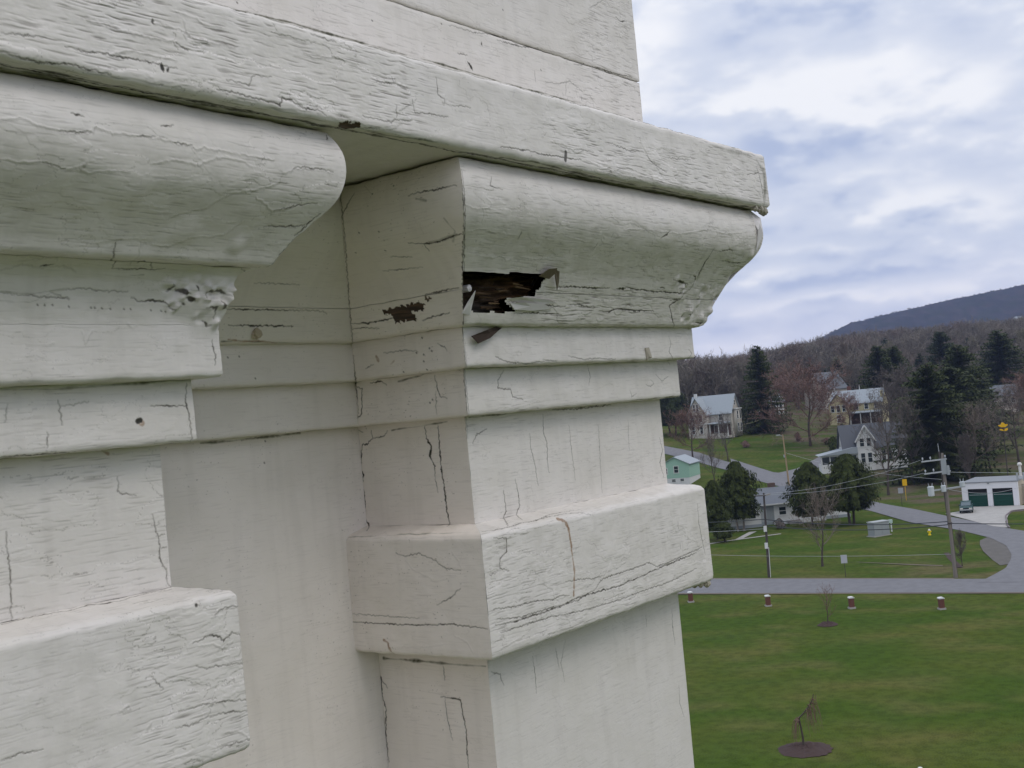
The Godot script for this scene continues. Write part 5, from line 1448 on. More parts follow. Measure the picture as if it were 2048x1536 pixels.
func make_roads() -> void:
	var grit := tile_texture(51, 512, 0.012, 0.3, 0.84, 1.04)
	for k in ["asphalt", "gravel", "concrete"]:
		M[k].albedo_texture = grit
	strip("road", v2([-70, 170, 12.2, 123.2, 43.4, 105.2, 110, 66.5]), v2([-70, 182, 13.4, 133.0, 42.4, 114.2, 110, 73.5]), 0.06, M.asphalt, 80)
	strip("road", v2([46.5, 262, 49.3, 246, 53.0, 225.2, 56.9, 193.5, 58.4, 177.7, 58.8, 165.4, 59.6, 147.8, 60.3, 142.5, 62.0, 128.0, 66.0, 98.0]), v2([43.0, 240, 47.4, 222, 51.0, 205, 52.7, 181.2, 52.5, 162.7, 54.5, 149.9, 54.7, 140.5, 53.6, 133.5, 51.5, 127.1, 50.1, 123.9, 47.3, 118.5, 44.2, 114.6, 42.0, 112.0]), 0.075, M.asphalt, 90)
	strip("road", v2([28, 310, 36.2, 288.1, 41.6, 274.5, 44.5, 259.6, 46.8, 250.1, 50.5, 238.5, 53.5, 233.6, 56, 226]), v2([24, 300, 34.4, 274.8, 38.9, 260.4, 41.7, 249.1, 44.8, 239.3, 47.0, 227.0, 48.5, 217.8, 51, 206]), 0.09, M.asphalt, 60)
	strip("road", v2([51.0, 236.6, 55.9, 240.5, 67.1, 259.6, 74, 271]), v2([50.8, 223.7, 58.1, 236.1, 65.4, 249.6, 73, 263]), 0.105, M.asphalt, 50)
	strip("driveway", v2([59.5, 168.5, 62.2, 170.0, 64.5, 174.6, 71.0, 170.3, 76.0, 167.0]), v2([59.0, 150.5, 59.8, 147.9, 61.9, 153.7, 67.1, 164.6, 76.0, 164.8]), 0.095, M.concrete, 40)
	strip("gravel_verge", v2([56.3, 143.5, 54.9, 138.0, 53.6, 133.0, 51.4, 126.6, 48.6, 120.9]), v2([53.0, 139.5, 51.6, 136.0, 50.0, 131.0, 48.4, 124.5, 47.6, 120.6]), 0.05, M.gravel, 30)
	strip("footpath", v2([16.0, 154.6, 20.1, 156.7, 26.7, 160.3, 34.9, 162.9]), v2([15.8, 155.4, 20.0, 157.4, 26.6, 161.0, 34.9, 163.6]), 0.05, M.concrete, 24, 2)
	strip("footpath", v2([28.2, 161.3, 31.6, 168.6]), v2([29.3, 161.6, 32.7, 168.6]), 0.06, M.concrete, 12, 2)
	strip("road_verge", v2([-70, 169.4, 12.2, 122.6, 43.4, 104.6, 110, 65.9]), v2([-70, 170.2, 12.2, 123.4, 43.4, 105.4, 110, 66.7]), 0.045, M.dirt, 80, 2)
	strip("road_verge", v2([-70, 181.8, 13.4, 132.8, 41.0, 114.9]), v2([-70, 182.7, 13.4, 133.7, 41.0, 115.8]), 0.045, M.dirt, 60, 2)
	# a curb along the drive
	var st := new_st()
	var cpts := resample(v2([59.9, 147.6, 60.6, 150.0, 62.1, 153.6, 64.4, 159.6, 67.3, 164.5, 71.5, 164.6]), 24)
	for k in 24:
		var a := on(cpts[k].x, cpts[k].y, 0.1)
		var b := on(cpts[k + 1].x, cpts[k + 1].y, 0.1)
		box(st, (a + b) / 2.0, Vector3(0.16, 0.26, a.distance_to(b) + 0.02), Basis.looking_at(b - a))
	structure(part("drive_kerb", st, mat(0.20, 0.17, 0.17, 0.9), self))
	# low rise of turned earth in a trench line by the junction
	strip("bare_earth_track", v2([36.0, 132.0, 40.6, 126.6, 43.0, 124.0]), v2([36.3, 131.4, 40.5, 126.0, 42.8, 123.5]), 0.04, M.dirt, 14, 2)
	strip("bare_earth_track", v2([43.6, 121.8, 45.0, 128.0, 46.2, 132.5]), v2([44.2, 121.6, 45.6, 128.0, 46.7, 132.3]), 0.045, M.mulch, 14, 2)

func make_hills() -> void:
	# the wooded ridge on the skyline
	var crest := v2([300, 62, 460, 74, 560, 82, 600, 90, 630, 108, 651, 119, 693, 134, 745, 142.5, 797, 150, 900, 163, 1003, 175, 1060, 181, 1300, 205, 1700, 235, 2300, 250, 3200, 225])
	var verts := PackedVector3Array()
	var cols := PackedColorArray()
	var idx := PackedInt32Array()
	var n := fbm(61, 0.012, 5)
	var n2 := fbm(62, 0.05, 3)
	var cs := resample(crest, 300)
	var depth := 34
	for i in cs.size():
		var s: float = cs[i].x
		var top: float = cs[i].y
		for k in depth + 1:
			var f := float(k) / depth
			var d := 1500.0 + 1100.0 * f
			var prof := smoothstep(0.0, 0.82, f) if f < 0.82 else 1.0 - 0.5 * smoothstep(0.82, 1.0, f)
			var ss := s * (d / 2402.0)
			var y := lerpf(land(ss, 1500.0) - 12.0, top, prof)
			var bump := n.get_noise_2d(ss, d) * 7.0 * prof + n2.get_noise_2d(ss, d) * 3.0
			verts.append(Vector3(ss, y + bump * (0.35 if f > 0.7 else 1.0), -d))
			var c := Color(0.032, 0.032, 0.038).lerp(Color(0.052, 0.047, 0.050), clampf(0.5 + n2.get_noise_2d(ss * 0.6, d * 0.6) * 1.3, 0.0, 1.0))
			c = c.lerp(Color(0.030, 0.036, 0.030), clampf((n.get_noise_2d(ss + 700.0, d) - 0.12) * 2.5, 0.0, 0.7))
			cols.append(c)
	var w := depth + 1
	for i in cs.size() - 1:
		for k in depth:
			var q := i * w + k
			idx.append_array([q, q + 1, q + w, q + 1, q + w + 1, q + w])
	var m := StandardMaterial3D.new()
	m.vertex_color_use_as_albedo = true
	m.roughness = 1.0
	m.metallic_specular = 0.1
	structure(put("distant_wooded_hill", grid_mesh(verts, cols, idx), m, self))

# ------------------------------------------------------------------ buildings
func gable(st: SurfaceTool, x0: float, x1: float, z0: float, z1: float, y: float, rise: float, over := 0.35, thick := 0.14, along_z := false) -> void:
	# two slabs of roof; the ridge runs along x, or along z
	var t := Basis()
	var c := Vector3((x0 + x1) / 2, 0, (z0 + z1) / 2)
	var lx := x1 - x0
	var lz := z1 - z0
	if along_z:
		t = Basis(Vector3.UP, PI / 2)
		var s := lx
		lx = lz
		lz = s
	var half := lz / 2 + over
	var drop := rise * over / (lz / 2)
	for sgn in [1.0, -1.0]:
		var e := lx / 2 + over
		var p := [Vector3(-e, y - drop, half * sgn), Vector3(e, y - drop, half * sgn), Vector3(e, y + rise, 0), Vector3(-e, y + rise, 0)]
		var up := Vector3(0, thick, 0)
		var q := []
		for v in p:
			q.append(c + t * v)
		if sgn > 0:
			quad(st, q[0] + up, q[1] + up, q[2] + up, q[3] + up)
			quad(st, q[3], q[2], q[1], q[0])
			quad(st, q[0], q[1], q[1] + up, q[0] + up)
			quad(st, q[1], q[2], q[2] + up, q[1] + up)
			quad(st, q[3], q[0], q[0] + up, q[3] + up)
		else:
			quad(st, q[3] + up, q[2] + up, q[1] + up, q[0] + up)
			quad(st, q[0], q[1], q[2], q[3])
			quad(st, q[1], q[0], q[0] + up, q[1] + up)
			quad(st, q[2], q[1], q[1] + up, q[2] + up)
			quad(st, q[0], q[3], q[3] + up, q[0] + up)

func walls(st: SurfaceTool, x0: float, x1: float, z0: float, z1: float, h: float, rise := 0.0, along_z := false, y0 := -0.6) -> void:
	box(st, Vector3((x0 + x1) / 2, (h + y0) / 2, (z0 + z1) / 2), Vector3(x1 - x0, h - y0, z1 - z0))
	if rise > 0.0:
		if along_z:
			prism(st, PackedVector2Array([Vector2(x0, h), Vector2(x1, h), Vector2((x0 + x1) / 2, h + rise)]), z0, z1)
		else:
			var s2 := new_st()
			prism(s2, PackedVector2Array([Vector2(z0, h), Vector2(z1, h), Vector2((z0 + z1) / 2, h + rise)]), -(x1 - x0) / 2, (x1 - x0) / 2)
			s2.generate_normals()
			st.append_from(s2.commit(), 0, Transform3D(Basis(Vector3.UP, -PI / 2), Vector3((x0 + x1) / 2, 0, 0)))

# a window: white frame proud of the wall, its pane, and a bar across
func window(parent: Node, at: Vector3, w: float, h: float, turn := 0.0, frame: Material = null) -> void:
	var b := Basis(Vector3.UP, deg_to_rad(turn))
	var st := new_st()
	var f := 0.13
	for q in [[Vector3(0, h / 2 + f / 2, 0), Vector3(w + 2 * f, f, 0.10)], [Vector3(0, -h / 2 - f / 2, 0), Vector3(w + 2 * f + 0.1, f, 0.14)], [Vector3(-w / 2 - f / 2, 0, 0), Vector3(f, h, 0.09)], [Vector3(w / 2 + f / 2, 0, 0), Vector3(f, h, 0.09)], [Vector3.ZERO, Vector3(w, 0.06, 0.06)]]:
		box(st, at + b * q[0], q[1], b)
	var o := part("window", st, frame if frame else M.white, parent)
	st = new_st()
	box(st, at + b * Vector3(0, 0, -0.008), Vector3(w, h, 0.05), b)
	part("pane", st, M.glass, o)

func make_buildings() -> void:
	victorian()
	mint_house()
	ranch()
	yellow_house()
	gable_house()
	garage()
	far_houses()

func victorian() -> void:
	var t := thing("farmhouse", "pale two-storey house with light grey metal roof, front gable, porch and bay window", "house", on(49.6, 300.5, 0.3), -30)
	var st := new_st()
	walls(st, -5.6, 5.2, -6.5, 0.0, 5.9, 4.3)
	part("wall", st, M.cream, t)
	st = new_st()
	walls(st, -5.6, -0.6, -3.0, 2.2, 5.9, 3.9, true)
	part("gable_wall", st, M.cream, t)
	st = new_st()
	gable(st, -5.6, 5.2, -6.5, 0.0, 5.95, 4.3, 0.4)
	var r := part("roof", st, M.roof_light, t)
	st = new_st()
	gable(st, -5.6, -0.6, -3.4, 2.2, 5.95, 3.9, 0.4, 0.16, true)
	part("gable_roof", st, M.roof_light, t)
	st = new_st()
	box(st, Vector3(-5.0, 10.3, -3.2), Vector3(0.7, 1.6, 0.7))
	part("chimney", st, M.white, r)
	# bay on the right-hand end
	st = new_st()
	prism(st, PackedVector2Array([Vector2(-1.9, -0.4), Vector2(1.9, -0.4), Vector2(1.9, 6.4), Vector2(-1.9, 6.4)]), 0.0, 0.9)
	var bay := st.commit()
	var bs := new_st()
	bs.append_from(bay, 0, Transform3D(Basis(Vector3.UP, PI / 2), Vector3(5.2, 0, -3.2)))
	part("bay", bs, M.cream, t)
	st = new_st()
	box(st, Vector3(5.7, 6.55, -3.2), Vector3(1.3, 0.25, 4.3))
	part("bay_cornice", st, M.white, t)
	for y in [1.9, 5.0]:
		for z in [-4.2, -2.2]:
			window(t, Vector3(6.13, y, z), 0.85, 2.0, 90)
	window(t, Vector3(5.22, 8.1, -3.2), 0.7, 1.2, 90)
	for x in [-4.3, -2.1]:
		window(t, Vector3(x, 1.9, 2.22), 0.75, 1.9)
		window(t, Vector3(x, 4.8, 2.22), 0.75, 1.7)
	for x in [-3.6, -2.75]:
		window(t, Vector3(x, 7.5, 2.22), 0.5, 1.7)
	window(t, Vector3(2.4, 4.8, 0.02), 0.9, 1.6)
	window(t, Vector3(1.0, 1.8, 0.02), 0.9, 1.8)
	st = new_st()
	box(st, Vector3(2.2, 3.35, 1.0), Vector3(5.4, 0.16, 2.3), Basis(Vector3.RIGHT, deg_to_rad(8)))
	part("porch_roof", st, M.roof_light, t)
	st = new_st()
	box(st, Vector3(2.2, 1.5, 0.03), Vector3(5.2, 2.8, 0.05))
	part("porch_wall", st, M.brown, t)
	for x in [0.0, 2.3, 4.7]:
		st = new_st()
		box(st, Vector3(x, 1.6, 1.9), Vector3(0.16, 3.2, 0.16))
		part("porch_post", st, M.white, t)
	st = new_st()
	box(st, Vector3(2.35, 0.35, 1.9), Vector3(4.7, 0.75, 0.08))
	box(st, Vector3(2.35, -0.3, 1.0), Vector3(5.2, 0.5, 2.2))
	part("porch_rail", st, M.cream, t)
	st = new_st()
	box(st, Vector3(-3.1, 3.35, 2.23), Vector3(5.1, 0.2, 0.1))
	part("belt_course", st, M.white, t)

func mint_house() -> void:
	var t := thing("mint_green_house", "small mint green gabled house with pale grey roof beside the pilaster's edge", "house", on(30.9, 233.0, 0.0), -24)
	t.scale = Vector3(0.86, 0.84, 0.86)
	var st := new_st()
	walls(st, -4.0, 2.6, -9.0, 0.0, 1.5, 0.0)
	part("foundation_wall", st, M.white, t)
	st = new_st()
	box(st, Vector3(-0.7, 3.1, -4.5), Vector3(6.7, 3.2, 9.1))
	prism(st, PackedVector2Array([Vector2(-4.05, 4.7), Vector2(2.65, 4.7), Vector2(-0.7, 6.35)]), -9.05, 0.05)
	part("wall", st, M.mint, t)
	st = new_st()
	gable(st, -4.05, 2.65, -9.0, 0.0, 4.72, 1.65, 0.35, 0.12, true)
	part("roof", st, M.roof_light, t)
	window(t, Vector3(-0.4, 3.5, 0.07), 0.95, 1.5)
	window(t, Vector3(-3.0, 3.2, 0.07), 0.9, 1.3)
	window(t, Vector3(-1.2, 0.95, 0.02), 0.85, 0.55)
	window(t, Vector3(0.8, 1.0, 0.02), 0.8, 0.55)

func ranch() -> void:
	var t := thing("bungalow", "low white bungalow with grey hipped roof half hidden behind three dark cedars", "house", on(37.6, 176.0, 0.0), 3)
	var st := new_st()
	walls(st, -8.6, 10.6, -9.0, 0.0, 3.0)
	walls(st, -8.6, -3.2, -1.0, 2.0, 3.0)
	part("wall", st, M.white, t)
	st = new_st()
	box(st, Vector3(1.0, 0.1, -4.45), Vector3(19.4, 0.7, 9.2))
	box(st, Vector3(-5.9, 0.1, 0.5), Vector3(5.6, 0.7, 3.2))
	part("foundation", st, M.roof_light, t)
	st = new_st()
	var y := 3.0
	var e := [Vector3(-9.1, y, 0.5), Vector3(11.1, y, 0.5), Vector3(11.1, y, -9.5), Vector3(-9.1, y, -9.5)]
	var ra := Vector3(-4.6, y + 2.1, -4.5)
	var rb := Vector3(6.6, y + 2.1, -4.5)
	quad(st, e[0], e[1], rb, ra)
	quad(st, e[2], e[3], ra, rb)
	tri(st, e[1], e[2], rb)
	tri(st, e[3], e[0], ra)
	quad(st, e[3], e[2], e[1], e[0])
	var r := part("roof", st, M.roof_grey, t)
	st = new_st()
	gable(st, -8.6, -3.2, -5.0, 2.0, 3.02, 1.7, 0.4, 0.12, true)
	part("wing_roof", st, M.roof_grey, t)
	st = new_st()
	prism(st, PackedVector2Array([Vector2(-8.6, 3.0), Vector2(-3.2, 3.0), Vector2(-5.9, 4.7)]), -5.0, 2.0)
	part("wing_gable", st, M.white, t)
	st = new_st()
	box(st, Vector3(1.0, 2.95, 0.52), Vector3(20.2, 0.16, 0.06))
	part("fascia", st, M.white, t)
	st = new_st()
	box(st, Vector3(0.6, 5.2, -5.0), Vector3(1.0, 1.0, 0.8))
	part("chimney", st, M.brown, r)
	window(t, Vector3(-4.5, 1.85, 2.02), 1.0, 1.0)
	window(t, Vector3(0.6, 1.85, 0.02), 1.0, 1.1)
	window(t, Vector3(7.3, 1.85, 0.02), 1.4, 1.0)
	st = new_st()
	box(st, Vector3(-1.9, 1.35, 0.03), Vector3(2.4, 2.7, 0.06))
	var wall_ := part("porch_recess", st, M.grey_box, t)
	st = new_st()
	box(st, Vector3(-2.3, 1.2, 0.09), Vector3(0.95, 2.1, 0.06))
	part("door", st, M.metal, wall_)
	st = new_st()
	prism(st, PackedVector2Array([Vector2(-1.2, -0.2), Vector2(6.6, -1.0), Vector2(6.6, 0.55), Vector2(-1.2, 0.55)]), 1.2, 1.4)
	part("terrace_wall", st, mat(0.70, 0.70, 0.70), t)
	for k in 5:
		st = new_st()
		box(st, Vector3(1.6 + 0.12 * k, 0.45 - 0.18 * k, 1.7 + 0.34 * k), Vector3(2.0, 0.18, 0.36))
		part("step", st, M.concrete, t)

func yellow_house() -> void:
	var t := thing("yellow_house", "cream yellow two-storey house with pale slate roof and long porch on the hillside", "house", on(90.6, 313.0, 0.2), -30)
	var st := new_st()
	walls(st, -7.2, 6.0, -7.0, 0.0, 5.6, 3.2)
	part("wall", st, M.yellow_wall, t)
	st = new_st()
	walls(st, -7.2, -2.2, -2.0, 2.6, 5.6, 2.6, true)
	part("gable_wall", st, M.yellow_wall, t)
	st = new_st()
	gable(st, -7.2, 6.0, -7.0, 0.0, 5.65, 3.2, 0.4)
	var r := part("roof", st, M.roof_light, t)
	st = new_st()
	gable(st, -7.2, -2.2, -3.0, 2.6, 5.65, 2.6, 0.35, 0.14, true)
	part("gable_roof", st, M.roof_light, t)
	st = new_st()
	box(st, Vector3(-3.2, 9.3, -4.2), Vector3(0.8, 1.6, 0.8))
	part("chimney", st, M.brick, r)
	for x in [-6.9, -0.2, 6.1]:
		st = new_st()
		tube(st, Vector3(x, 8.9, -3.5), Vector3(x, 10.2, -3.5), 0.13, 0.04)
		part("finial", st, M.white, r)
	for x in [-6.2, -4.7, -3.2]:
		window(t, Vector3(x, 4.4, 2.62), 0.8, 1.6)
	window(t, Vector3(-4.7, 1.8, 2.62), 0.9, 1.8)
	for x in [-0.6, 2.0, 4.6]:
		window(t, Vector3(x, 4.5, 0.02), 0.9, 1.4)
	st = new_st()
	box(st, Vector3(1.9, 3.1, 1.2), Vector3(8.4, 0.18, 2.6), Basis(Vector3.RIGHT, deg_to_rad(9)))
	part("porch_roof", st, M.roof_light, t)
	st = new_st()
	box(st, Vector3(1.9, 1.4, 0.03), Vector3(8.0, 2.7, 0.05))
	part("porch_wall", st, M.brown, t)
	for x in [-1.8, 0.8, 3.4, 5.9]:
		st = new_st()
		box(st, Vector3(x, 1.5, 2.3), Vector3(0.2, 3.0, 0.2))
		part("porch_post", st, M.white, t)
	st = new_st()
	box(st, Vector3(5.9, 7.0, -1.2), Vector3(0.6, 2.6, 0.6))
	part("corner_turret", st, M.yellow_wall, t)

func gable_house() -> void:
	var t := thing("white_gabled_house", "white house with dark grey roof, steep front dormer and glazed side porch", "house", on(66.3, 231.0, 0.7), -8)
	var st := new_st()
	walls(st, -3.0, 8.8, -7.5, 0.0, 4.0, 4.2)
	part("wall", st, M.white, t)
	st = new_st()
	gable(st, -3.0, 8.8, -7.5, 0.0, 4.05, 4.2, 0.4)
	var r := part("roof", st, M.roof_dark, t)
	st = new_st()
	walls(st, -0.6, 2.6, -3.0, 0.9, 5.4, 2.7, true)
	part("dormer_wall", st, M.white, t)
	st = new_st()
	gable(st, -0.6, 2.6, -3.6, 0.9, 5.42, 2.7, 0.35, 0.14, true)
	part("dormer_roof", st, M.roof_dark, t)
	st = new_st()
	for s in [-1.0, 1.0]:
		var a := Vector3(1.0 + s * 1.98, 5.05, 1.28)
		var b := Vector3(1.0, 8.2, 1.28)
		box(st, (a + b) / 2, Vector3(0.24, a.distance_to(b), 0.08), Basis(Vector3.BACK, s * atan2(1.98, 3.15)))
	part("bargeboard", st, M.white, t)
	for x in [0.35, 1.65]:
		window(t, Vector3(x, 4.9, 0.92), 0.75, 1.5)
		window(t, Vector3(x, 1.9, 0.92), 0.75, 1.8)
	for x in [4.4, 5.6, 7.4]:
		window(t, Vector3(x, 2.0, 0.02), 0.7, 1.7)
	st = new_st()
	box(st, Vector3(5.0, 8.5, -3.9), Vector3(0.7, 1.5, 0.7))
	part("chimney", st, M.brick, r)
	# porch with a run of windows at the left
	st = new_st()
	walls(st, -7.6, -0.7, -4.5, 0.6, 1.15)
	box(st, Vector3(-4.15, 2.75, -1.95), Vector3(6.9, 0.3, 5.1))
	part("porch_wall", st, M.white, t)
	for x in [-7.5, -5.9, -4.5, -3.1, -1.7, -0.75]:
		st = new_st()
		box(st, Vector3(x, 1.9, 0.5), Vector3(0.18, 1.5, 0.18))
		part("porch_post", st, M.white, t)
	st = new_st()
	box(st, Vector3(-4.15, 1.88, 0.45), Vector3(6.7, 1.45, 0.05))
	part("pane", st, M.glass, t)
	st = new_st()
	prism(st, PackedVector2Array([Vector2(-8.1, 2.9), Vector2(-0.6, 2.9), Vector2(-0.6, 4.1), Vector2(-1.6, 4.1)]), -5.0, 1.1)
	part("porch_roof", st, M.roof_light, t)

func garage() -> void:
	# the front stands from (64.5, 174.9) to (70.9, 170.4)
	var a := on(64.5, 174.9)
	var b := on(70.9, 170.4)
	var turn := rad_to_deg(atan2(-(b - a).z, (b - a).x))
	var w := (b - a).length()
	var t := thing("double_garage", "white flat-roofed garage with two dark green doors at the end of the drive", "garage", a, turn)
	var h := 3.55
	var st := new_st()
	box(st, Vector3(w / 2, h - 0.45, -0.2), Vector3(w, 0.9, 0.4))
	var d0 := w * 0.105
	var d1 := w * 0.455
	var d2 := w * 0.545
	var d3 := w * 0.905
	for q in [[0.0, d0], [d1, d2], [d3, w]]:
		box(st, Vector3((q[0] + q[1]) / 2, (h - 0.9) / 2, -0.2), Vector3(q[1] - q[0], h - 0.9, 0.4))
	box(st, Vector3(0.15, h / 2, -4.4), Vector3(0.3, h, 8.0))
	part("front_wall", st, mat(0.74, 0.73, 0.74), t)
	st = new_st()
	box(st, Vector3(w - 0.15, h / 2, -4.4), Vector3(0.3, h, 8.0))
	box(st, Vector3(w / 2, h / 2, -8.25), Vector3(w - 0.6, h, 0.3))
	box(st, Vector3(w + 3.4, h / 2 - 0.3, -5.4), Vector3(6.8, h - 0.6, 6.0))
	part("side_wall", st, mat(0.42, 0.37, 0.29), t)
	st = new_st()
	box(st, Vector3(w / 2, h + 0.05, -4.2), Vector3(w + 0.1, 0.12, 8.6))
	var r := part("roof", st, mat(0.22, 0.23, 0.24, 0.7), t)
	st = new_st()
	tube(st, Vector3(w - 0.9, h, -6.6), Vector3(w - 0.9, h + 1.7, -6.6), 0.2, 0.2, 8)
	lathe(st, Vector3(w - 0.9, h + 1.7, -6.6), PackedVector2Array([Vector2(0.0, 0.0), Vector2(0.34, 0.06), Vector2(0.34, 0.3), Vector2(0.18, 0.48), Vector2(0.0, 0.5)]), 10)
	part("flue_pipe", st, M.stone_cap, r)
	st = new_st()
	box(st, Vector3(w - 0.05, h + 0.55, -0.6), Vector3(0.22, 1.2, 0.22))
	box(st, Vector3(w + 0.75, h + 0.55, -0.9), Vector3(0.2, 1.2, 0.2))
	box(st, Vector3(w + 0.35, h + 0.25, -0.8), Vector3(0.8, 0.12, 0.1))
	part("roof_rail", st, M.metal, r)
	for q in [[d0, d1], [d2, d3]]:
		st = new_st()
		box(st, Vector3((q[0] + q[1]) / 2, (h - 0.9) / 2, -0.3), Vector3(q[1] - q[0], h - 0.9, 0.06))
		var door := part("garage_door", st, M.green_door, t)
		for k in 4:
			st = new_st()
			box(st, Vector3((q[0] + q[1]) / 2, 0.33 + 0.66 * k, -0.255), Vector3(q[1] - q[0] - 0.06, 0.6, 0.05))
			part("door_panel", st, M.black if k == 3 else M.green_door, door)
		st = new_st()
		box(st, Vector3((q[0] + q[1]) / 2, 1.75, -0.21), Vector3(q[1] - q[0] - 0.3, 0.06, 0.05))
		part("door_handle_bar", st, M.metal, door)
	st = new_st()
	box(st, Vector3(w / 2 - 0.1, h - 0.14, 0.05), Vector3(0.3, 0.14, 0.12))
	part("lamp", st, M.grey_box, t)

func simple_house(called: String, label: String, s: float, d: float, turn: float, w: float, dep: float, h: float, rise: float, wall_m: Material, roof_m: Material) -> void:
	var t := thing(called, label, "house", on(s, d, 0.1), turn)
	var st := new_st()
	walls(st, -w / 2, w / 2, -dep, 0, h, rise)
	part("wall", st, wall_m, t)
	st = new_st()
	gable(st, -w / 2, w / 2, -dep, 0, h + 0.03, rise, 0.4)
	part("roof", st, roof_m, t)
	for k in 3:
		window(t, Vector3(-w / 3 + w / 3 * k, h * 0.68, 0.02), 0.9, 1.3)
	window(t, Vector3(w / 2 + 0.02, h * 0.7, -dep / 2), 0.9, 1.4, 90)

func far_houses() -> void:
	simple_house("grey_roofed_house", "house with steep slate-blue roof behind the red-twigged tree left of the yellow house", 101.0, 372, 35, 11, 8, 6.5, 5.0, M.cream, M.roof_grey)
	simple_house("white_house", "small white house peeping out behind the large spruce", 77.0, 352, 12, 6, 6, 4.0, 2.4, M.white, M.roof_light)
	simple_house("pale_house", "pale low house showing between the twin spruces and the garage woods", 122.5, 350, -25, 12, 7, 4.0, 3.0, M.white, M.roof_grey)
	simple_house("white_cottage", "white cottage roof peak left of the big spruce behind the pale farmhouse", 69.0, 392, 40, 8, 7, 5.0, 4.0, M.white, M.roof_light)
	simple_house("tan_house", "tan house end showing between the spruces above the garage", 136.0, 330, -20, 7, 7, 4.5, 2.8, mat(0.50, 0.45, 0.38), M.roof_grey)
	simple_house("grey_barn", "blue-grey roofed barn at the right edge of the picture below the far spruces", 151.0, 352, -10, 14, 8, 3.4, 2.2, M.cream, M.roof_light)
	var o := thing("hilltop_house", "tiny white house high on the wooded ridge at the right edge", "house", Vector3(790, 90, -1828), 20)
	var st := new_st()
	walls(st, -7, 7, -6, 0, 4, 2)
	part("wall", st, M.white, o)
	st = new_st()
	gable(st, -7, 7, -6, 0, 4.1, 2, 0.5)
	part("roof", st, M.roof_light, o)

# ------------------------------------------------------------------ trees
var tv: Array[PackedVector3Array] = []
var tn: Array[PackedVector3Array] = []
var tr := RandomNumberGenerator.new()

func spin(v: Vector3, amount: float) -> Vector3:
	return (v + Vector3(tr.randf_range(-1, 1), tr.randf_range(-1, 1), tr.randf_range(-1, 1)) * amount).normalized()

func twig_tube(a: Vector3, b: Vector3, r0: float, r1: float, n: int, which: int) -> void:
	var d := (b - a).normalized()
	var x := d.cross(Vector3(0.3, 0.2, 0.9)).normalized()
	var z := d.cross(x)
	var V_ := tv[which]
	var N_ := tn[which]
	for i in n:
		var e0 := x * cos(TAU * i / n) + z * sin(TAU * i / n)
		var e1 := x * cos(TAU * (i + 1) / n) + z * sin(TAU * (i + 1) / n)
		V_.append_array([a + e0 * r0, a + e1 * r0, b + e0 * r1, a + e1 * r0, b + e1 * r1, b + e0 * r1])
		N_.append_array([e0, e1, e0, e1, e1, e0])

func twig_blade(a: Vector3, b: Vector3, w: float, which: int) -> void:
	var s := (b - a).cross(spin(Vector3.UP, 1.0)).normalized() * w
	var n := s.cross(b - a).normalized()
	tv[which].append_array([a - s, a + s, b])
	tn[which].append_array([n, n, n])

# the mesh of what has grown, each face turned the way its normals point
func turned(w: int) -> ArrayMesh:
	var v := tv[w]
	var n := tn[w]
	for k in range(0, v.size(), 3):
		if (v[k + 2] - v[k]).cross(v[k + 1] - v[k]).dot(n[k]) < 0.0:
			var s := v[k + 1]
			v[k + 1] = v[k + 2]
			v[k + 2] = s
			var s2 := n[k + 1]
			n[k + 1] = n[k + 2]
			n[k + 2] = s2
	var arrays := []
	arrays.resize(Mesh.ARRAY_MAX)
	arrays[Mesh.ARRAY_VERTEX] = v
	arrays[Mesh.ARRAY_NORMAL] = n
	var mesh := ArrayMesh.new()
	mesh.add_surface_from_arrays(Mesh.PRIMITIVE_TRIANGLES, arrays)
	return mesh

func limb(p: Vector3, dir: Vector3, l: float, r: float, lev: int, most: int, lift: float, twig: float) -> void:
	var n := 3 if lev < 3 else 2
	var q := p
	var d := dir
	var spots := []
	for i in n:
		d = (spin(d, 0.22) + Vector3.UP * lift * 0.18).normalized()
		var e := q + d * l / n
		var ra := r * (1.0 - 0.75 * i / n)
		var rb := r * (1.0 - 0.75 * (i + 1) / n)
		twig_tube(q, e, ra, rb, 6 if lev == 0 else (4 if lev == 1 else 3), 0 if lev == 0 else 1)
		spots.append([q, e, d])
		q = e
	if lev >= most:
		for k in 6:
			var s: Array = spots[k % n]
			var at: Vector3 = s[0].lerp(s[1], tr.randf())
			var e2: Vector3 = at + spin(s[2], 0.9) * l * tr.randf_range(0.45, 0.95)
			twig_blade(at, e2, twig, 1)
		return
	var kids: int = [0, 6, 5, 5][mini(lev, 3)] if lev > 0 else 0
	for k in kids:
		var s2: Array = spots[mini(n - 1, int(float(k) / kids * n + 0.35))]
		var at2: Vector3 = s2[0].lerp(s2[1], tr.randf_range(0.2, 1.0))
		var nd: Vector3 = spin(s2[2], 0.85)
		limb(at2, (nd + Vector3.UP * lift * 0.3).normalized(), l * tr.randf_range(0.45, 0.66), r * 0.42, lev + 1, most, lift, twig)

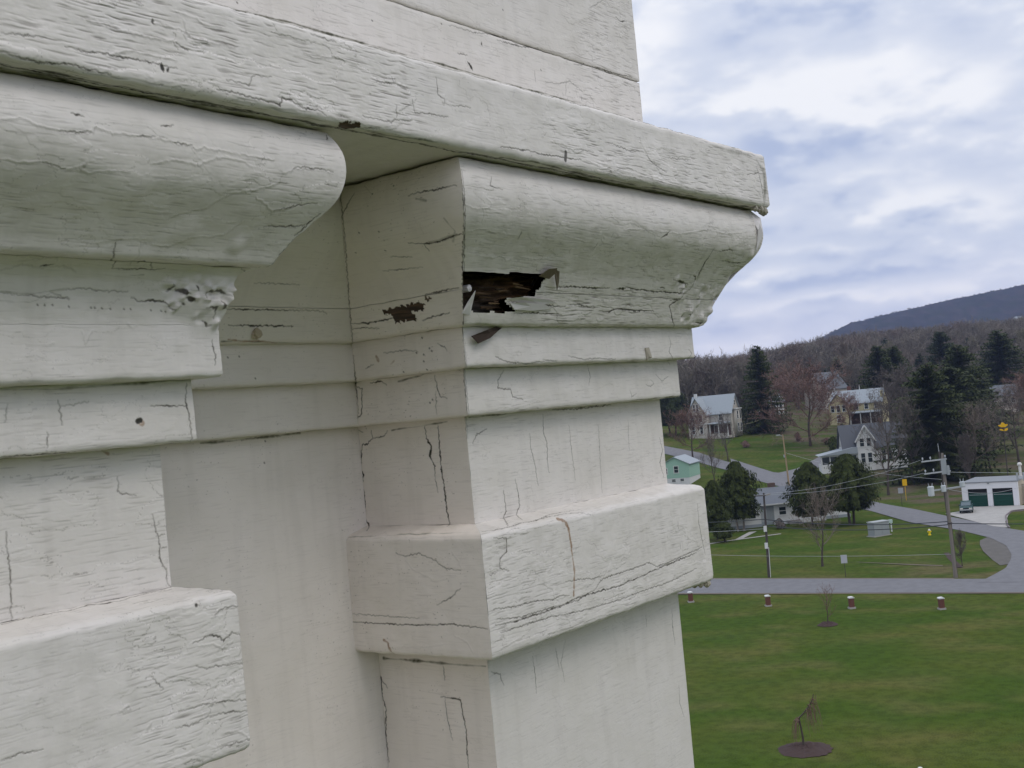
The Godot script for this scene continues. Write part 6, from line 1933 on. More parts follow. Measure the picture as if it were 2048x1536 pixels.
func tree_meshes(seed_: int, h: float, spread: float, fork: float, most: int, lift: float, twig: float, limbs := 11) -> Array:
	tr.seed = seed_
	tv = [PackedVector3Array(), PackedVector3Array()]
	tn = [PackedVector3Array(), PackedVector3Array()]
	var r := h * 0.017
	var p := Vector3(0, -0.4, 0)
	var d := Vector3.UP
	var pts := [p]
	var steps := 7
	for i in steps:
		d = (spin(d, 0.10) + Vector3.UP * 0.25).normalized()
		p += d * (h * 0.86 / steps)
		pts.append(p)
	for i in steps:
		twig_tube(pts[i], pts[i + 1], r * (1.35 if i == 0 else 1.0) * (1.0 - 0.86 * i / steps), r * (1.0 - 0.86 * (i + 1) / steps), 7, 0)
	for k in limbs:
		var f := lerpf(fork, 0.98, pow(float(k) / (limbs - 1), 0.9))
		var x := f * steps
		var i0 := mini(steps - 1, int(x))
		var at: Vector3 = pts[i0].lerp(pts[i0 + 1], x - i0)
		var t := (f - fork) / (1.0 - fork)
		var ang := k * 2.4 + tr.randf_range(-0.4, 0.4)
		var shape := sin(PI * clampf(0.22 + 0.72 * t, 0.0, 1.0))
		var dir := Vector3(cos(ang), lerpf(0.45, 1.5, t) + lift * 0.3, sin(ang)).normalized()
		limb(at, dir, spread * (0.45 + 0.75 * shape), r * lerpf(0.5, 0.24, t), 1, most, lift, twig)
	var out := []
	for w in 2:
		out.append(turned(w))
	return out

func spruce_meshes(seed_: int, h: float, w: float, bare: float, gap := 0.0) -> Array:
	tr.seed = seed_
	tv = [PackedVector3Array(), PackedVector3Array()]
	tn = [PackedVector3Array(), PackedVector3Array()]
	twig_tube(Vector3(0, -0.4, 0), Vector3(0, h * 0.98, 0), h * 0.016, 0.03, 7, 0)
	var y := h * bare
	while y < h * 0.99:
		var t := (y - h * bare) / (h * (1.0 - bare))
		var reach := w * (pow(1.0 - t, 0.72) * 0.97 + 0.03)
		if t < 0.12:
			reach *= 0.72 + 2.3 * t
		var n := 8 if t < 0.85 else 5
		for k in n:
			if tr.randf() < gap:
				continue
			var ang := tr.randf() * TAU
			var l := reach * tr.randf_range(0.62, 1.12)
			var out := Vector3(cos(ang), 0, sin(ang))
			var p0 := Vector3(0, y + tr.randf_range(-0.2, 0.2), 0)
			var droop := lerpf(0.42, -0.35, t)
			var m := maxi(3, int(l / 0.42))
			var prev := p0
			for i in m:
				var f := float(i + 1) / m
				var q := p0 + out * l * f + Vector3(0, -droop * l * f * (1.25 - 0.55 * f), 0)
				var side := out.cross(Vector3.UP)
				var sw := (0.20 + 0.30 * (1.0 - f) * minf(1.0, l / 3.0)) * (0.8 + 0.4 * tr.randf()) + 0.10
				for s in [-1.0, 1.0]:
					var tip: Vector3 = prev.lerp(q, 0.5) + side * s * sw * 1.7 + out * 0.35 + Vector3(0, -0.30 - 0.25 * tr.randf(), 0)
					var nn: Vector3 = (Vector3.UP + out * 0.5 + side * s * 0.4).normalized()
					tv[1].append_array([prev, q, tip])
					tn[1].append_array([nn, nn, nn])
				if i % 2 == 0:
					var hang := q + Vector3(tr.randf_range(-0.2, 0.2), -0.55 - 0.35 * tr.randf(), tr.randf_range(-0.2, 0.2))
					tv[1].append_array([prev, q, hang])
					tn[1].append_array([out, out, out])
				prev = q
			tv[1].append_array([prev, prev + out * 0.35 + Vector3(0, 0.1, 0), prev + Vector3(0, -0.3, 0)])
			tn[1].append_array([out, out, out])
		y += lerpf(0.43, 0.30, t) * (0.8 + 0.4 * tr.randf())
	var res := []
	for q2 in 2:
		res.append(turned(q2))
	return res

# a rounded, dense cedar or bush: leaf sprays through the volume of a lumpy egg standing on one or more stems
func bush_meshes(seed_: int, h: float, w: float, foot: float, count: int, size: float, stems := 2) -> Array:
	tr.seed = seed_
	tv = [PackedVector3Array(), PackedVector3Array()]
	tn = [PackedVector3Array(), PackedVector3Array()]
	var nz := fbm(seed_, 0.42, 3)
	for k in stems:
		var a := TAU * k / stems
		var off := Vector3(cos(a), 0, sin(a)) * (0.12 * w if stems > 1 else 0.0)
		twig_tube(off + Vector3(0, -0.3, 0), Vector3(off.x * 2.2, h * 0.75, off.z * 2.2), h * 0.020, 0.04, 6, 0)
	for k in count:
		var t := tr.randf()
		var y := h * (foot + (1.0 - foot) * t)
		var prof := pow(sin(PI * clampf(0.12 + 0.86 * t, 0.0, 1.0)), 0.62) * (1.0 - 0.30 * t)
		var ang := tr.randf() * TAU
		var lump := 1.0 + 0.85 * nz.get_noise_3d(cos(ang) * w, y, sin(ang) * w)
		var rad := w * prof * lump * sqrt(tr.randf_range(0.22, 1.0)) * (1.0 if tr.randf() < 0.9 else tr.randf_range(1.02, 1.16))
		var out := Vector3(cos(ang), 0, sin(ang))
		var c := out * rad + Vector3(0, y, 0)
		var nn := (out + Vector3.UP * tr.randf_range(0.0, 0.9) + Vector3(tr.randf_range(-0.5, 0.5), 0, tr.randf_range(-0.5, 0.5))).normalized()
		var x := nn.cross(spin(Vector3.UP, 0.5)).normalized() * size * tr.randf_range(0.6, 1.2)
		var z := nn.cross(x).normalized() * size * tr.randf_range(0.8, 1.7)
		tv[1].append_array([c - x, c + x * 0.8, c + z, c - x * 0.6, c - z, c + x])
		tn[1].append_array([nn, nn, nn, nn, nn, nn])
	var res := []
	for q2 in 2:
		res.append(turned(q2))
	return res

func plant(called: String, label: String, category: String, meshes: Array, s: float, d: float, scale_: Vector3, turn: float, bark: Material, leaf: Material, group := "", lean := 0.0) -> Node3D:
	var t := thing(called, label, category, on(s, d), turn, group)
	t.rotation.z = deg_to_rad(lean)
	t.scale = scale_
	put("trunk", meshes[0], bark, t)
	put("crown", meshes[1], leaf, t)
	return t

var bare := []
var spruces := []
var woods_kinds := []

func make_trees() -> void:
	bare = [tree_meshes(1, 10.0, 3.4, 0.26, 4, 0.5, 0.022), tree_meshes(2, 10.0, 2.7, 0.22, 4, 0.9, 0.022), tree_meshes(3, 10.0, 4.2, 0.20, 4, 0.35, 0.026), tree_meshes(4, 10.0, 2.0, 0.30, 4, 1.2, 0.022, 13)]
	spruces = [spruce_meshes(11, 20.0, 6.6, 0.06, 0.08), spruce_meshes(12, 20.0, 6.6, 0.08, 0.12), spruce_meshes(13, 20.0, 7.8, 0.05, 0.10)]
	var cedars := [bush_meshes(21, 9.0, 3.2, 0.20, 9000, 0.17), bush_meshes(22, 8.5, 3.1, 0.16, 9000, 0.17, 1), bush_meshes(23, 10.0, 3.7, 0.22, 11000, 0.18)]
	var U := Vector3.ONE
	plant("spruce", "tall dark spruce with a split knobbly top beside the pale farmhouse", "spruce", spruces[0], 63.7, 305.4, Vector3(1.22, 1.12, 1.22), 20, M.bark, M.needle)
	plant("spruce", "left one of the twin spruces behind the yellow house's roof", "spruce", spruces[1], 104.0, 336.0, Vector3(1.5, 1.0, 1.5), 80, M.bark, M.needle)
	plant("spruce", "right one of the twin spruces behind the yellow house's roof", "spruce", spruces[1], 109.3, 339.0, Vector3(1.5, 0.98, 1.5), 200, M.bark, M.needle)
	plant("spruce", "dark spruce standing right against the end of the white gabled house", "spruce", spruces[2], 74.8, 214.0, Vector3(1.62, 1.05, 1.62), 10, M.bark, M.needle)
	plant("spruce", "broad spruce behind the utility pole's crossarms, in front of the far pointed one", "spruce", spruces[2], 104.5, 277.0, Vector3(1.65, 1.06, 1.65), 130, M.bark, M.needle)
	plant("spruce", "farthest pointed spruce rising behind the broad one on the right", "spruce", spruces[1], 138.5, 381.0, Vector3(1.6, 1.18, 1.6), 40, M.bark, M.needle_dark)
	plant("spruce", "ragged wide spruce with a bent leader nearest the right edge", "spruce", spruces[0], 141.8, 344.0, Vector3(2.0, 1.14, 2.0), 300, M.bark, M.needle)
	plant("spruce", "low wide spruce between the white gabled house and the garage woods", "spruce", spruces[2], 88.5, 240.0, Vector3(1.95, 0.92, 1.95), 240, M.bark, M.needle)
	plant("spruce", "small dark blue-green conifer left of the white gabled house", "spruce", spruces[2], 75.9, 277.3, Vector3(0.30, 0.22, 0.30), 0, M.bark, M.needle_dark)
	plant("spruce", "small spruce standing alone in the bare woods above the yellow house", "spruce", spruces[0], 128.0, 520.0, Vector3(0.9, 0.95, 0.9), 0, M.bark, M.needle_dark)
	plant("evergreen_tree", "broad dark evergreen filling the gap between the pilaster and the pale farmhouse", "evergreen", cedars[2], 40.6, 309.0, Vector3(1.5, 1.25, 1.5), 0, M.bark, M.needle_dark)
	plant("cedar_tree", "rounded dark cedar in front of the bungalow's left wing", "cedar", cedars[0], 30.9, 171.0, Vector3(1.05, 1.1, 1.05), 0, M.bark_pale, M.cedar)
	plant("cedar_tree", "middle cedar hiding the bungalow's right half", "cedar", cedars[1], 41.0, 170.0, Vector3(1.05, 1.05, 1.05), 0, M.bark, M.cedar)
	plant("cedar_tree", "largest cedar at the bungalow's right end beside the side road", "cedar", cedars[2], 45.6, 166.3, Vector3(1.06, 0.98, 1.06), 40, M.bark, M.cedar)
	plant("cedar_tree", "small low cedar at the pilaster's edge left of the bungalow", "cedar", cedars[1], 26.2, 163.5, Vector3(0.72, 0.95, 0.72), 90, M.bark, M.cedar)
	plant("cedar_tree", "knee-high cedar bush at the foot of the low cedar beside the path", "bush", cedars[0], 26.6, 160.0, Vector3(0.5, 0.32, 0.5), 90, M.bark, M.cedar)
	# bare trees one can tell apart
	var thin := tree_meshes(10, 8.0, 2.6, 0.30, 3, 0.7, 0.016, 10)
	var rows := [
		["spreading red-twigged bare tree on the lawn between the spruce and the yellow house", 2, 67.2, 273.5, 1.55, 2.05, M.twig_red, M.bark],
		["small reddish bare tree in front of the pale farmhouse's left corner", 0, 38.9, 266.0, 1.0, 1.3, M.twig_red, M.bark],
		["dark bare tree on the bank below the farmhouse porch", 9, 45.4, 258.5, 1.2, 1.2, M.twig, M.bark],
		["bare tree whose top shows above the cedar left of the bungalow", 9, 36.8, 226.0, 1.15, 1.0, M.twig, M.bark],
		["forked bare tree with wide pale crown in front of the bungalow", 9, 32.2, 130.9, 1.0, 1.0, M.twig_tan, M.bark],
		["tall bare tree in front of the white gabled house's right half", 9, 61.4, 199.9, 1.95, 1.7, M.twig, M.bark],
		["bare tree beside the dark spruce at the white gabled house's end", 9, 69.3, 211.0, 1.7, 1.5, M.twig, M.bark],
		["wide brown bare tree behind the utility pole's top", 9, 79.9, 210.0, 1.5, 2.1, M.twig_tan, M.bark],
		["grey bare tree behind the garage roof's left end", 9, 84.5, 214.0, 1.5, 1.8, M.twig, M.bark],
		["bare tree at the right edge above the garage's flue pipe", 9, 93.5, 222.9, 1.7, 2.0, M.twig, M.bark],
		["reddish bare thicket tree at the right edge below the far spruces", 2, 118.0, 268.0, 1.2, 2.0, M.twig_red, M.bark],
		["bare reddish tree against the yellow house's left gable", 0, 84.0, 300.0, 0.8, 0.95, M.twig_red, M.bark],
		["slim bare tree in front of the yellow house's porch end", 9, 93.5, 296.0, 1.3, 1.3, M.twig, M.bark],
		["brown rounded bare tree between the yellow house and the twin spruces", 2, 97.5, 300.0, 1.25, 1.6, M.twig, M.bark],
		["tall pale-barked bare tree above the yellow house's ridge", 3, 117.5, 418.0, 2.1, 1.3, M.twig_tan, M.bark_pale],
		["bare tree between the pale farmhouse and the tall spruce", 1, 58.2, 309.0, 1.0, 0.9, M.twig, M.bark],
		["bare tree right of the tall spruce's foot among the parked roofs", 0, 73.0, 330.0, 1.2, 1.3, M.twig_red, M.bark],
		["bare tree on the woods' edge right of the twin spruces", 0, 118.0, 330.0, 1.3, 1.3, M.twig, M.bark],
		["bare tree on the leafy slope directly behind the garage's left door", 3, 74.0, 196.0, 0.95, 1.0, M.twig, M.bark],
		["leafless sapling at the foot of the crossarmed utility pole", 1, 44.5, 122.6, 0.34, 0.30, M.twig, M.bark],
	]
	for r in rows:
		plant("bare_tree", r[0], "tree", bare[r[1]] if r[1] < 9 else thin, r[2], r[3], Vector3(r[5], r[4], r[5]), r[2] * 37.0, r[7], r[6], "leafless trees around the village")
	# shrubs
	var shrub := bush_meshes(31, 1.6, 0.9, 0.05, 700, 0.10, 1)
	plant("shrub", "round brown shrub on the lawn left of the red-twigged tree", "shrub", shrub, 67.0, 284.0, Vector3(1.0, 1.3, 1.0), 0, M.bark, M.twig_red)
	plant("shrub", "low brown shrub on the bank right of the farmhouse porch", "shrub", shrub, 53.3, 278.5, Vector3(1.3, 1.0, 1.3), 0, M.bark, M.twig_red)
	plant("shrub", "brown shrub at the foot of the red-twigged tree", "shrub", shrub, 71.5, 275.0, Vector3(1.4, 0.9, 1.4), 0, M.bark, M.twig_red)
	plant("shrub", "olive shrub behind the white gabled house's glazed porch", "shrub", shrub, 69.5, 262.0, Vector3(2.0, 2.0, 2.0), 0, M.bark, M.cedar)
	plant("shrub", "dark shrub beside the bungalow's front steps", "shrub", shrub, 36.2, 169.5, Vector3(1.0, 0.9, 1.0), 0, M.bark, M.twig)
	plant("shrub", "yellow-green budding bush in the woods between the right-hand spruces", "shrub", bush_meshes(33, 6.0, 2.4, 0.2, 1500, 0.22, 1), 133.0, 372.0, Vector3(1.2, 2.0, 1.2), 0, M.bark, mat(0.11, 0.115, 0.03, 0.9))
	sapling()
	weeping_cherry()
	woods()

func mulch_ring(label: String, s: float, d: float, r: float) -> void:
	var verts := PackedVector3Array()
	var idx := PackedInt32Array()
	var n := fbm(71, 2.2, 4)
	verts.append(on(s, d, 0.26))
	var rings := 12
	var around := 48
	for k in rings:
		var f := float(k + 1) / rings
		for i in around:
			var a := TAU * i / around
			var e := r * f * (1.0 + 0.10 * n.get_noise_2d(cos(a) * 2.0, sin(a) * 2.0 + s))
			var p := Vector2(s + cos(a) * e, d + sin(a) * e)
			verts.append(on(p.x, p.y, 0.03 + 0.23 * (1.0 - f * f) + 0.15 * n.get_noise_2d(p.x * 1.6, p.y * 1.6) * (1.0 - f * f)))
	for i in around:
		idx.append_array([0, 1 + i, 1 + (i + 1) % around])
	for k in rings - 1:
		for i in around:
			var q := 1 + k * around + i
			var q2 := 1 + k * around + (i + 1) % around
			idx.append_array([q, q + around, q2, q2, q + around, q2 + around])
	var o := put("mulch_bed", grid_mesh(verts, PackedColorArray(), idx), M.mulch, self)
	tag(o, label, "mulch bed", "round mulch beds on the lawn")

func sapling() -> void:
	mulch_ring("small round mulch bed under the bare sapling near the brick piers", 24.3, 99.0, 0.85)
	plant("sapling", "slender bare sapling in a small mulch bed near the brick piers", "tree", tree_meshes(9, 3.5, 1.0, 0.34, 2, 0.9, 0.007, 9), 24.3, 99.0, Vector3.ONE, 0, M.bark, M.twig_red)

func weeping_cherry() -> void:
	mulch_ring("large oval mulch bed under the weeping tree on the lawn", 14.25, 65.8, 1.48)
	var t := thing("weeping_tree", "leafless weeping tree with one arching limb, standing in the large mulch bed", "tree", on(14.2, 65.8, 0.15))
	tr.seed = 5
	tv = [PackedVector3Array(), PackedVector3Array()]
	tn = [PackedVector3Array(), PackedVector3Array()]
	var px := 0.0278
	# trunk and the limb that arches up to the right
	var pts := [Vector3(0, -0.2, 0), Vector3(-0.02, 0.6, 0.03), Vector3(-0.06, 1.1, 0.0), Vector3(-0.13, 1.62, 0.0), Vector3(0.04, 1.78, 0.05), Vector3(0.28, 2.02, 0.05), Vector3(0.52, 2.25, 0.0), Vector3(0.72, 2.55, -0.03), Vector3(0.80, 2.86, 0.0)]
	for k in pts.size() - 1:
		twig_tube(pts[k], pts[k + 1], 0.062 - 0.005 * k, 0.057 - 0.005 * k, 7, 0)
	var starts := []
	for k in 20:
		starts.append([Vector3(-0.15, 1.60, 0) + Vector3(tr.randf_range(-0.14, 0.05), tr.randf_range(-0.25, 0.12), tr.randf_range(-0.15, 0.15)), tr.randf_range(0.9, 1.5), -0.35])
	for k in 30:
		var f := tr.randf()
		starts.append([pts[5].lerp(pts[8], f) + Vector3(tr.randf_range(-0.1, 0.1), 0, tr.randf_range(-0.12, 0.12)), tr.randf_range(0.8, 1.9), lerpf(0.1, 0.7, tr.randf())])
	for k in 10:
		starts.append([pts[4].lerp(pts[6], tr.randf()), tr.randf_range(0.4, 1.2), tr.randf_range(-0.2, 0.4)])
	for q in starts:
		var p: Vector3 = q[0]
		var l: float = q[1]
		var out := Vector3(q[2] * tr.randf_range(0.2, 1.9), 0.3, tr.randf_range(-0.5, 0.5))
		var prev := p
		for i in 6:
			var f2 := float(i + 1) / 6.0
			var e := p + out * sqrt(f2) * 0.55 + Vector3(tr.randf_range(-0.02, 0.02), -l * f2 * f2 * 0.55 - l * f2 * 0.45, tr.randf_range(-0.02, 0.02))
			twig_tube(prev, e, 0.017 - 0.0018 * i, 0.0152 - 0.0018 * i, 3, 1)
			prev = e
	var names := ["trunk", "hanging_twigs"]
	for w in 2:
		put(names[w], turned(w), M.bark if w == 0 else M.twig_red, t)

# the woods on the slope, which read as one mass
func woods() -> void:
	var joined := []
	for k in 5:
		var m: Array = tree_meshes(40 + k, 18.0, [4.4, 5.2, 3.6, 4.6, 5.4][k], 0.25, 3, [0.9, 0.6, 1.2, 0.8, 0.5][k], 0.055, 14)
		var st := SurfaceTool.new()
		st.append_from(m[0], 0, Transform3D())
		st.append_from(m[1], 0, Transform3D())
		joined.append(st.commit())
	var pine := SurfaceTool.new()
	var pm: Array = spruce_meshes(51, 17.0, 3.6, 0.25, 0.25)
	pine.append_from(pm[0], 0, Transform3D())
	pine.append_from(pm[1], 0, Transform3D())
	var far_pine := pine.commit()
	var places := []
	for k in 6:
		places.append([])
	var n := fbm(81, 0.02, 2)
	var r := RandomNumberGenerator.new()
	r.seed = 9
	var d := 352.0
	while d < 1050.0:
		var step := lerpf(6.0, 10.0, (d - 352.0) / 700.0)
		var s := d * 0.02
		while s < d * 0.52:
			var x := s + r.randf_range(-0.5, 0.5) * step
			var z := d + r.randf_range(-0.5, 0.5) * step
			s += step
			var ratio := x / z
			if z < 430.0 and ratio > 0.20 and r.randf() < 0.5:
				continue
			if z < 375.0 and ratio > 0.24:
				continue
			var pine_here := n.get_noise_2d(x, z) + (0.34 if ratio < 0.215 and z > 430.0 and z < 640.0 else 0.0) > 0.36
			var k := 5 if pine_here and r.randf() < 0.7 else r.randi() % 5
			var h := r.randf_range(0.72, 1.15) * (0.85 if z < 450.0 else 1.0)
			var wd := h * r.randf_range(0.9, 1.25)
			places[k].append([Transform3D(Basis(Vector3.UP, r.randf() * TAU).scaled(Vector3(wd, h, wd)), on(x, z)), r.randf()])
		d += step
	# the crest of the far ridge wears trees too
	var crest := v2([300, 62, 460, 74, 560, 82, 600, 90, 630, 108, 651, 119, 693, 134, 745, 142.5, 797, 150, 900, 163, 1003, 175, 1060, 181, 1300, 205, 1700, 235])
	var cr := resample(crest, 520)
	for p in cr:
		for q in 5:
			var dd := r.randf_range(2375.0, 2425.0)
			var h2 := r.randf_range(0.22, 0.42)
			places[r.randi() % 5].append([Transform3D(Basis(Vector3.UP, r.randf() * TAU).scaled(Vector3(h2 * 1.5, h2, h2 * 1.5)), Vector3(p.x * dd / 2402.0 + r.randf_range(-3, 3), p.y - r.randf_range(3.5, 6.0), -dd)), r.randf()])
	for k in 6:
		if places[k].is_empty():
			continue
		var mm := MultiMesh.new()
		mm.transform_format = MultiMesh.TRANSFORM_3D
		mm.use_colors = true
		mm.mesh = joined[k] if k < 5 else far_pine
		mm.instance_count = places[k].size()
		for i in places[k].size():
			mm.set_instance_transform(i, places[k][i][0])
			var f: float = places[k][i][1]
			var c := Color(0.160, 0.142, 0.122).lerp(Color(0.225, 0.198, 0.165), f)
			if k == 1:
				c = Color(0.195, 0.152, 0.128).lerp(Color(0.170, 0.145, 0.125), f)
			if k == 2:
				c = Color(0.170, 0.155, 0.142).lerp(Color(0.22, 0.20, 0.125), f * f)
			if k == 5:
				c = Color(0.022, 0.035, 0.018).lerp(Color(0.03, 0.042, 0.022), f)
			mm.set_instance_color(i, c)
		var o := MultiMeshInstance3D.new()
		o.name = numbered("distant_woods" if k < 5 else "distant_pines")
		o.multimesh = mm
		var m := StandardMaterial3D.new()
		m.vertex_color_use_as_albedo = true
		m.roughness = 1.0
		m.metallic_specular = 0.1
		o.material_override = m
		add_child(o, true)
		tag(o, ["grey-brown leafless woods covering the hillside behind the village", "reddish leafless trees mixed through the hillside woods", "pale upright leafless trees mixed through the hillside woods", "brown leafless trees of the upper hillside woods", "broad-crowned leafless trees of the hillside woods", "dark pines scattered through the hillside woods behind the farmhouse"][k], "woods")
		o.set_meta("kind", "stuff")

# ------------------------------------------------------------------ street furniture
func utility_pole(label: String, s: float, d: float, h: float, m: Material, lean := 0.0) -> Node3D:
	var t := thing("utility_pole", label, "utility pole", on(s, d), 0.0, "wooden utility poles")
	t.rotation.z = deg_to_rad(lean)
	var st := new_st()
	tube(st, Vector3(0, -0.3, 0), Vector3(0, h, 0), h * 0.016 + 0.02, h * 0.009 + 0.015, 9)
	part("pole", st, m, t)
	return t

func crossarm(t: Node3D, y: float, x0: float, x1: float, turn: float, m: Material, insulators := true) -> void:
	var b := Basis(Vector3.UP, deg_to_rad(turn))
	var st := new_st()
	box(st, b * Vector3((x0 + x1) / 2, 0, 0.17) + Vector3(0, y, 0), Vector3(x1 - x0, 0.13, 0.11), b)
	var arm := part("crossarm", st, m, t)
	if insulators:
		for f in [0.05, 0.36, 0.95]:
			st = new_st()
			lathe(st, b * Vector3(lerpf(x0, x1, f), 0, 0.17) + Vector3(0, y + 0.06, 0), PackedVector2Array([Vector2(0.02, 0), Vector2(0.02, 0.1), Vector2(0.085, 0.12), Vector2(0.07, 0.2), Vector2(0.09, 0.24), Vector2(0.05, 0.34), Vector2(0, 0.35)]), 8)
			part("insulator", st, M.metal, arm)

func can(t: Node3D, at: Vector3, r: float, h: float) -> void:
	var st := new_st()
	lathe(st, at, PackedVector2Array([Vector2(0, 0), Vector2(r * 0.9, 0.0), Vector2(r, 0.05), Vector2(r, h * 0.86), Vector2(r * 1.08, h * 0.88), Vector2(r * 1.08, h * 0.94), Vector2(r * 0.8, h), Vector2(0, h)]), 14)
	var c := part("transformer", st, mat(0.50, 0.53, 0.53, 0.5), t)
	st = new_st()
	for k in 2:
		tube(st, at + Vector3((k - 0.5) * r, h, 0), at + Vector3((k - 0.5) * r * 1.3, h + 0.3, 0), 0.045, 0.03, 6)
	part("bushing", st, M.metal, c)

func wire(called: String, label: String, a: Vector3, b: Vector3, sag: float, r: float, m: Material, group: String) -> void:
	var st := new_st()
	var prev := a
	for i in 24:
		var f := float(i + 1) / 24.0
		var p := a.lerp(b, f) - Vector3(0, sag * 4.0 * f * (1.0 - f), 0)
		tube(st, prev, p, r, r, 5, false)
		prev = p
	var o := part(called, st, m, self)
	tag(o, label, "cable", group)

func make_street_things() -> void:
	# the big pole at the junction: top at the height of the crossarms
	var t := utility_pole("tall weathered utility pole with two crossarms and transformers at the road junction", 41.4, 116.1, 12.2, M.pole_wood, 0.6)
	crossarm(t, 11.6, -2.4, 0.3, 12, M.metal)
	crossarm(t, 10.4, -2.3, 0.6, 14, M.metal)
	var st := new_st()
	box(st, Vector3(-0.05, 10.9, 0.24), Vector3(0.5, 1.5, 0.12))
	box(st, Vector3(0.32, 10.5, 0.2), Vector3(0.25, 0.9, 0.3))
	part("bracket", st, mat(0.30, 0.32, 0.33, 0.6), t)
	st = new_st()
	box(st, Vector3(0.1, 8.72, 0.2), Vector3(3.4, 0.14, 0.14), Basis(Vector3.BACK, deg_to_rad(2)))
	part("crossarm", st, M.metal, t)
	can(t, Vector3(-1.55, 8.15, 0.2), 0.30, 0.95)
	can(t, Vector3(-0.32, 8.45, 0.25), 0.24, 0.62)
	can(t, Vector3(1.55, 8.75, 0.2), 0.25, 0.5)
	st = new_st()
	tube(st, Vector3(0.14, -0.2, 0.10), Vector3(0.10, 5.4, 0.10), 0.05, 0.05, 6)
	part("conduit", st, M.pole_dark, t)
	st = new_st()
	lathe(st, Vector3(0, 5.25, 0), PackedVector2Array([Vector2(0.22, 0), Vector2(0.24, 0.05), Vector2(0.24, 0.13), Vector2(0.20, 0.16)]), 10)
	part("band", st, M.pole_dark, t)
	# the second, dark pole just behind with a lamp
	t = utility_pole("dark pole with a small lamp just behind the tall junction pole", 53.2, 149.5, 10.2, M.pole_dark, 2.4)
	st = new_st()
	tube(st, Vector3(0, 7.3, 0), Vector3(0.2, 7.5, 0.9), 0.04, 0.04, 6)
	box(st, Vector3(0.22, 7.52, 1.0), Vector3(0.55, 0.2, 0.8))
	part("lamp_head", st, mat(0.65, 0.66, 0.68, 0.4), t)
	st = new_st()
	tube(st, Vector3(0.0, 10.0, 0), Vector3(0.0, 11.2, 0), 0.05, 0.04, 6)
	part("pole_top_pin", st, M.metal, t)
	# the pole in front of the bungalow
	t = utility_pole("slim dark utility pole with one crossarm in front of the bungalow", 25.4, 126.7, 9.0, M.pole_dark, -1.8)
	crossarm(t, 8.75, -1.0, 0.15, 0, M.pole_dark, false)
	crossarm(t, 8.75, -0.1, 1.4, 58, M.pole_wood, false)
	for y in [5.2, 3.4]:
		st = new_st()
		box(st, Vector3(-0.12, y, 0.16), Vector3(0.32, 0.62, 0.14))
		part("meter_box", st, M.white, t)
	st = new_st()
	tube(st, Vector3(0.13, 0, 0.1), Vector3(0.13, 3.2, 0.1), 0.035, 0.035, 6)
	part("conduit", st, M.white, t)
	# the leaning pole by the upper road
	t = utility_pole("leaning bare-wood pole with a street lamp by the upper road junction", 49.1, 218.6, 9.8, mat(0.33, 0.24, 0.15, 0.9), 1.6)
	st = new_st()
	tube(st, Vector3(0, 9.5, 0), Vector3(-0.7, 9.8, 0.3), 0.04, 0.04, 6)
	box(st, Vector3(-0.95, 9.82, 0.35), Vector3(0.7, 0.16, 0.3))
	part("lamp_head", st, M.metal, t)
	st = new_st()
	tube(st, Vector3(-0.24, 5.6, 0.1), Vector3(-0.24, 6.1, 0.1), 0.12, 0.12, 8)
	part("junction_can", st, M.metal, t)
	# cables
	var g := "overhead cables between the utility poles"
	var A := on(41.4, 116.1)
	var B := on(25.4, 126.7)
	var C := on(53.2, 149.5)
	wire("cable", "thick dark cable from the junction pole to the bungalow pole, upper of the pair", A + Vector3(0, 5.5, 0), B + Vector3(0, 6.2, 0), 0.45, 0.045, M.wire, g)
	wire("cable", "thick dark cable from the junction pole to the bungalow pole, lower of the pair", A + Vector3(0, 5.2, 0), B + Vector3(0, 5.5, 0), 0.5, 0.045, M.wire, g)
	wire("cable", "thin cable between the junction pole's lower crossarm and the bungalow pole's top", A + Vector3(-2.1, 10.4, 0), B + Vector3(-0.8, 8.85, 0), 0.5, 0.018, M.wire_pale, g)
	wire("cable", "thin cable from the junction pole's upper crossarm over the bungalow's roof", A + Vector3(-2.3, 11.7, 0), B + Vector3(0.5, 8.9, 0), 0.6, 0.018, M.wire_pale, g)
	wire("cable", "dark cable running left from the bungalow pole behind the pilaster", B + Vector3(0, 6.2, 0), Vector3(2.0, 6.6, -146.0), 0.5, 0.04, M.wire, g)
	wire("cable", "thin pale cable running left from the bungalow pole at half height", B + Vector3(0, 5.2, 0), Vector3(2.0, 5.4, -146.0), 0.5, 0.022, M.wire_pale, g)
	wire("cable", "thick dark cable sagging right from the junction pole past the garage", A + Vector3(0, 5.3, 0), Vector3(86.0, 5.6, -98.0), 0.9, 0.045, M.wire, g)
	wire("cable", "thin pale cable from the junction pole's top to the right across the garage doors", A + Vector3(0.2, 10.3, 0), Vector3(86.0, 10.5, -99.0), 1.1, 0.02, M.wire_pale, g)
	wire("cable", "pale service cable slanting from the junction pole down across the parked car", A + Vector3(0.2, 8.6, 0), Vector3(71.5, 3.3, -168.5), 0.8, 0.022, M.wire_pale, g)
	wire("cable", "pale cable from the dark lamp pole to the left over the side road", C + Vector3(0, 6.6, 0), Vector3(49.1, 8.0, -218.6), 0.8, 0.022, M.wire_pale, g)
	wire("cable", "low pale cable crossing the grass in front of the bungalow pole", Vector3(2.0, 4.2, -138.0), A + Vector3(0, 2.3, 0), 0.6, 0.018, M.wire_pale, g)
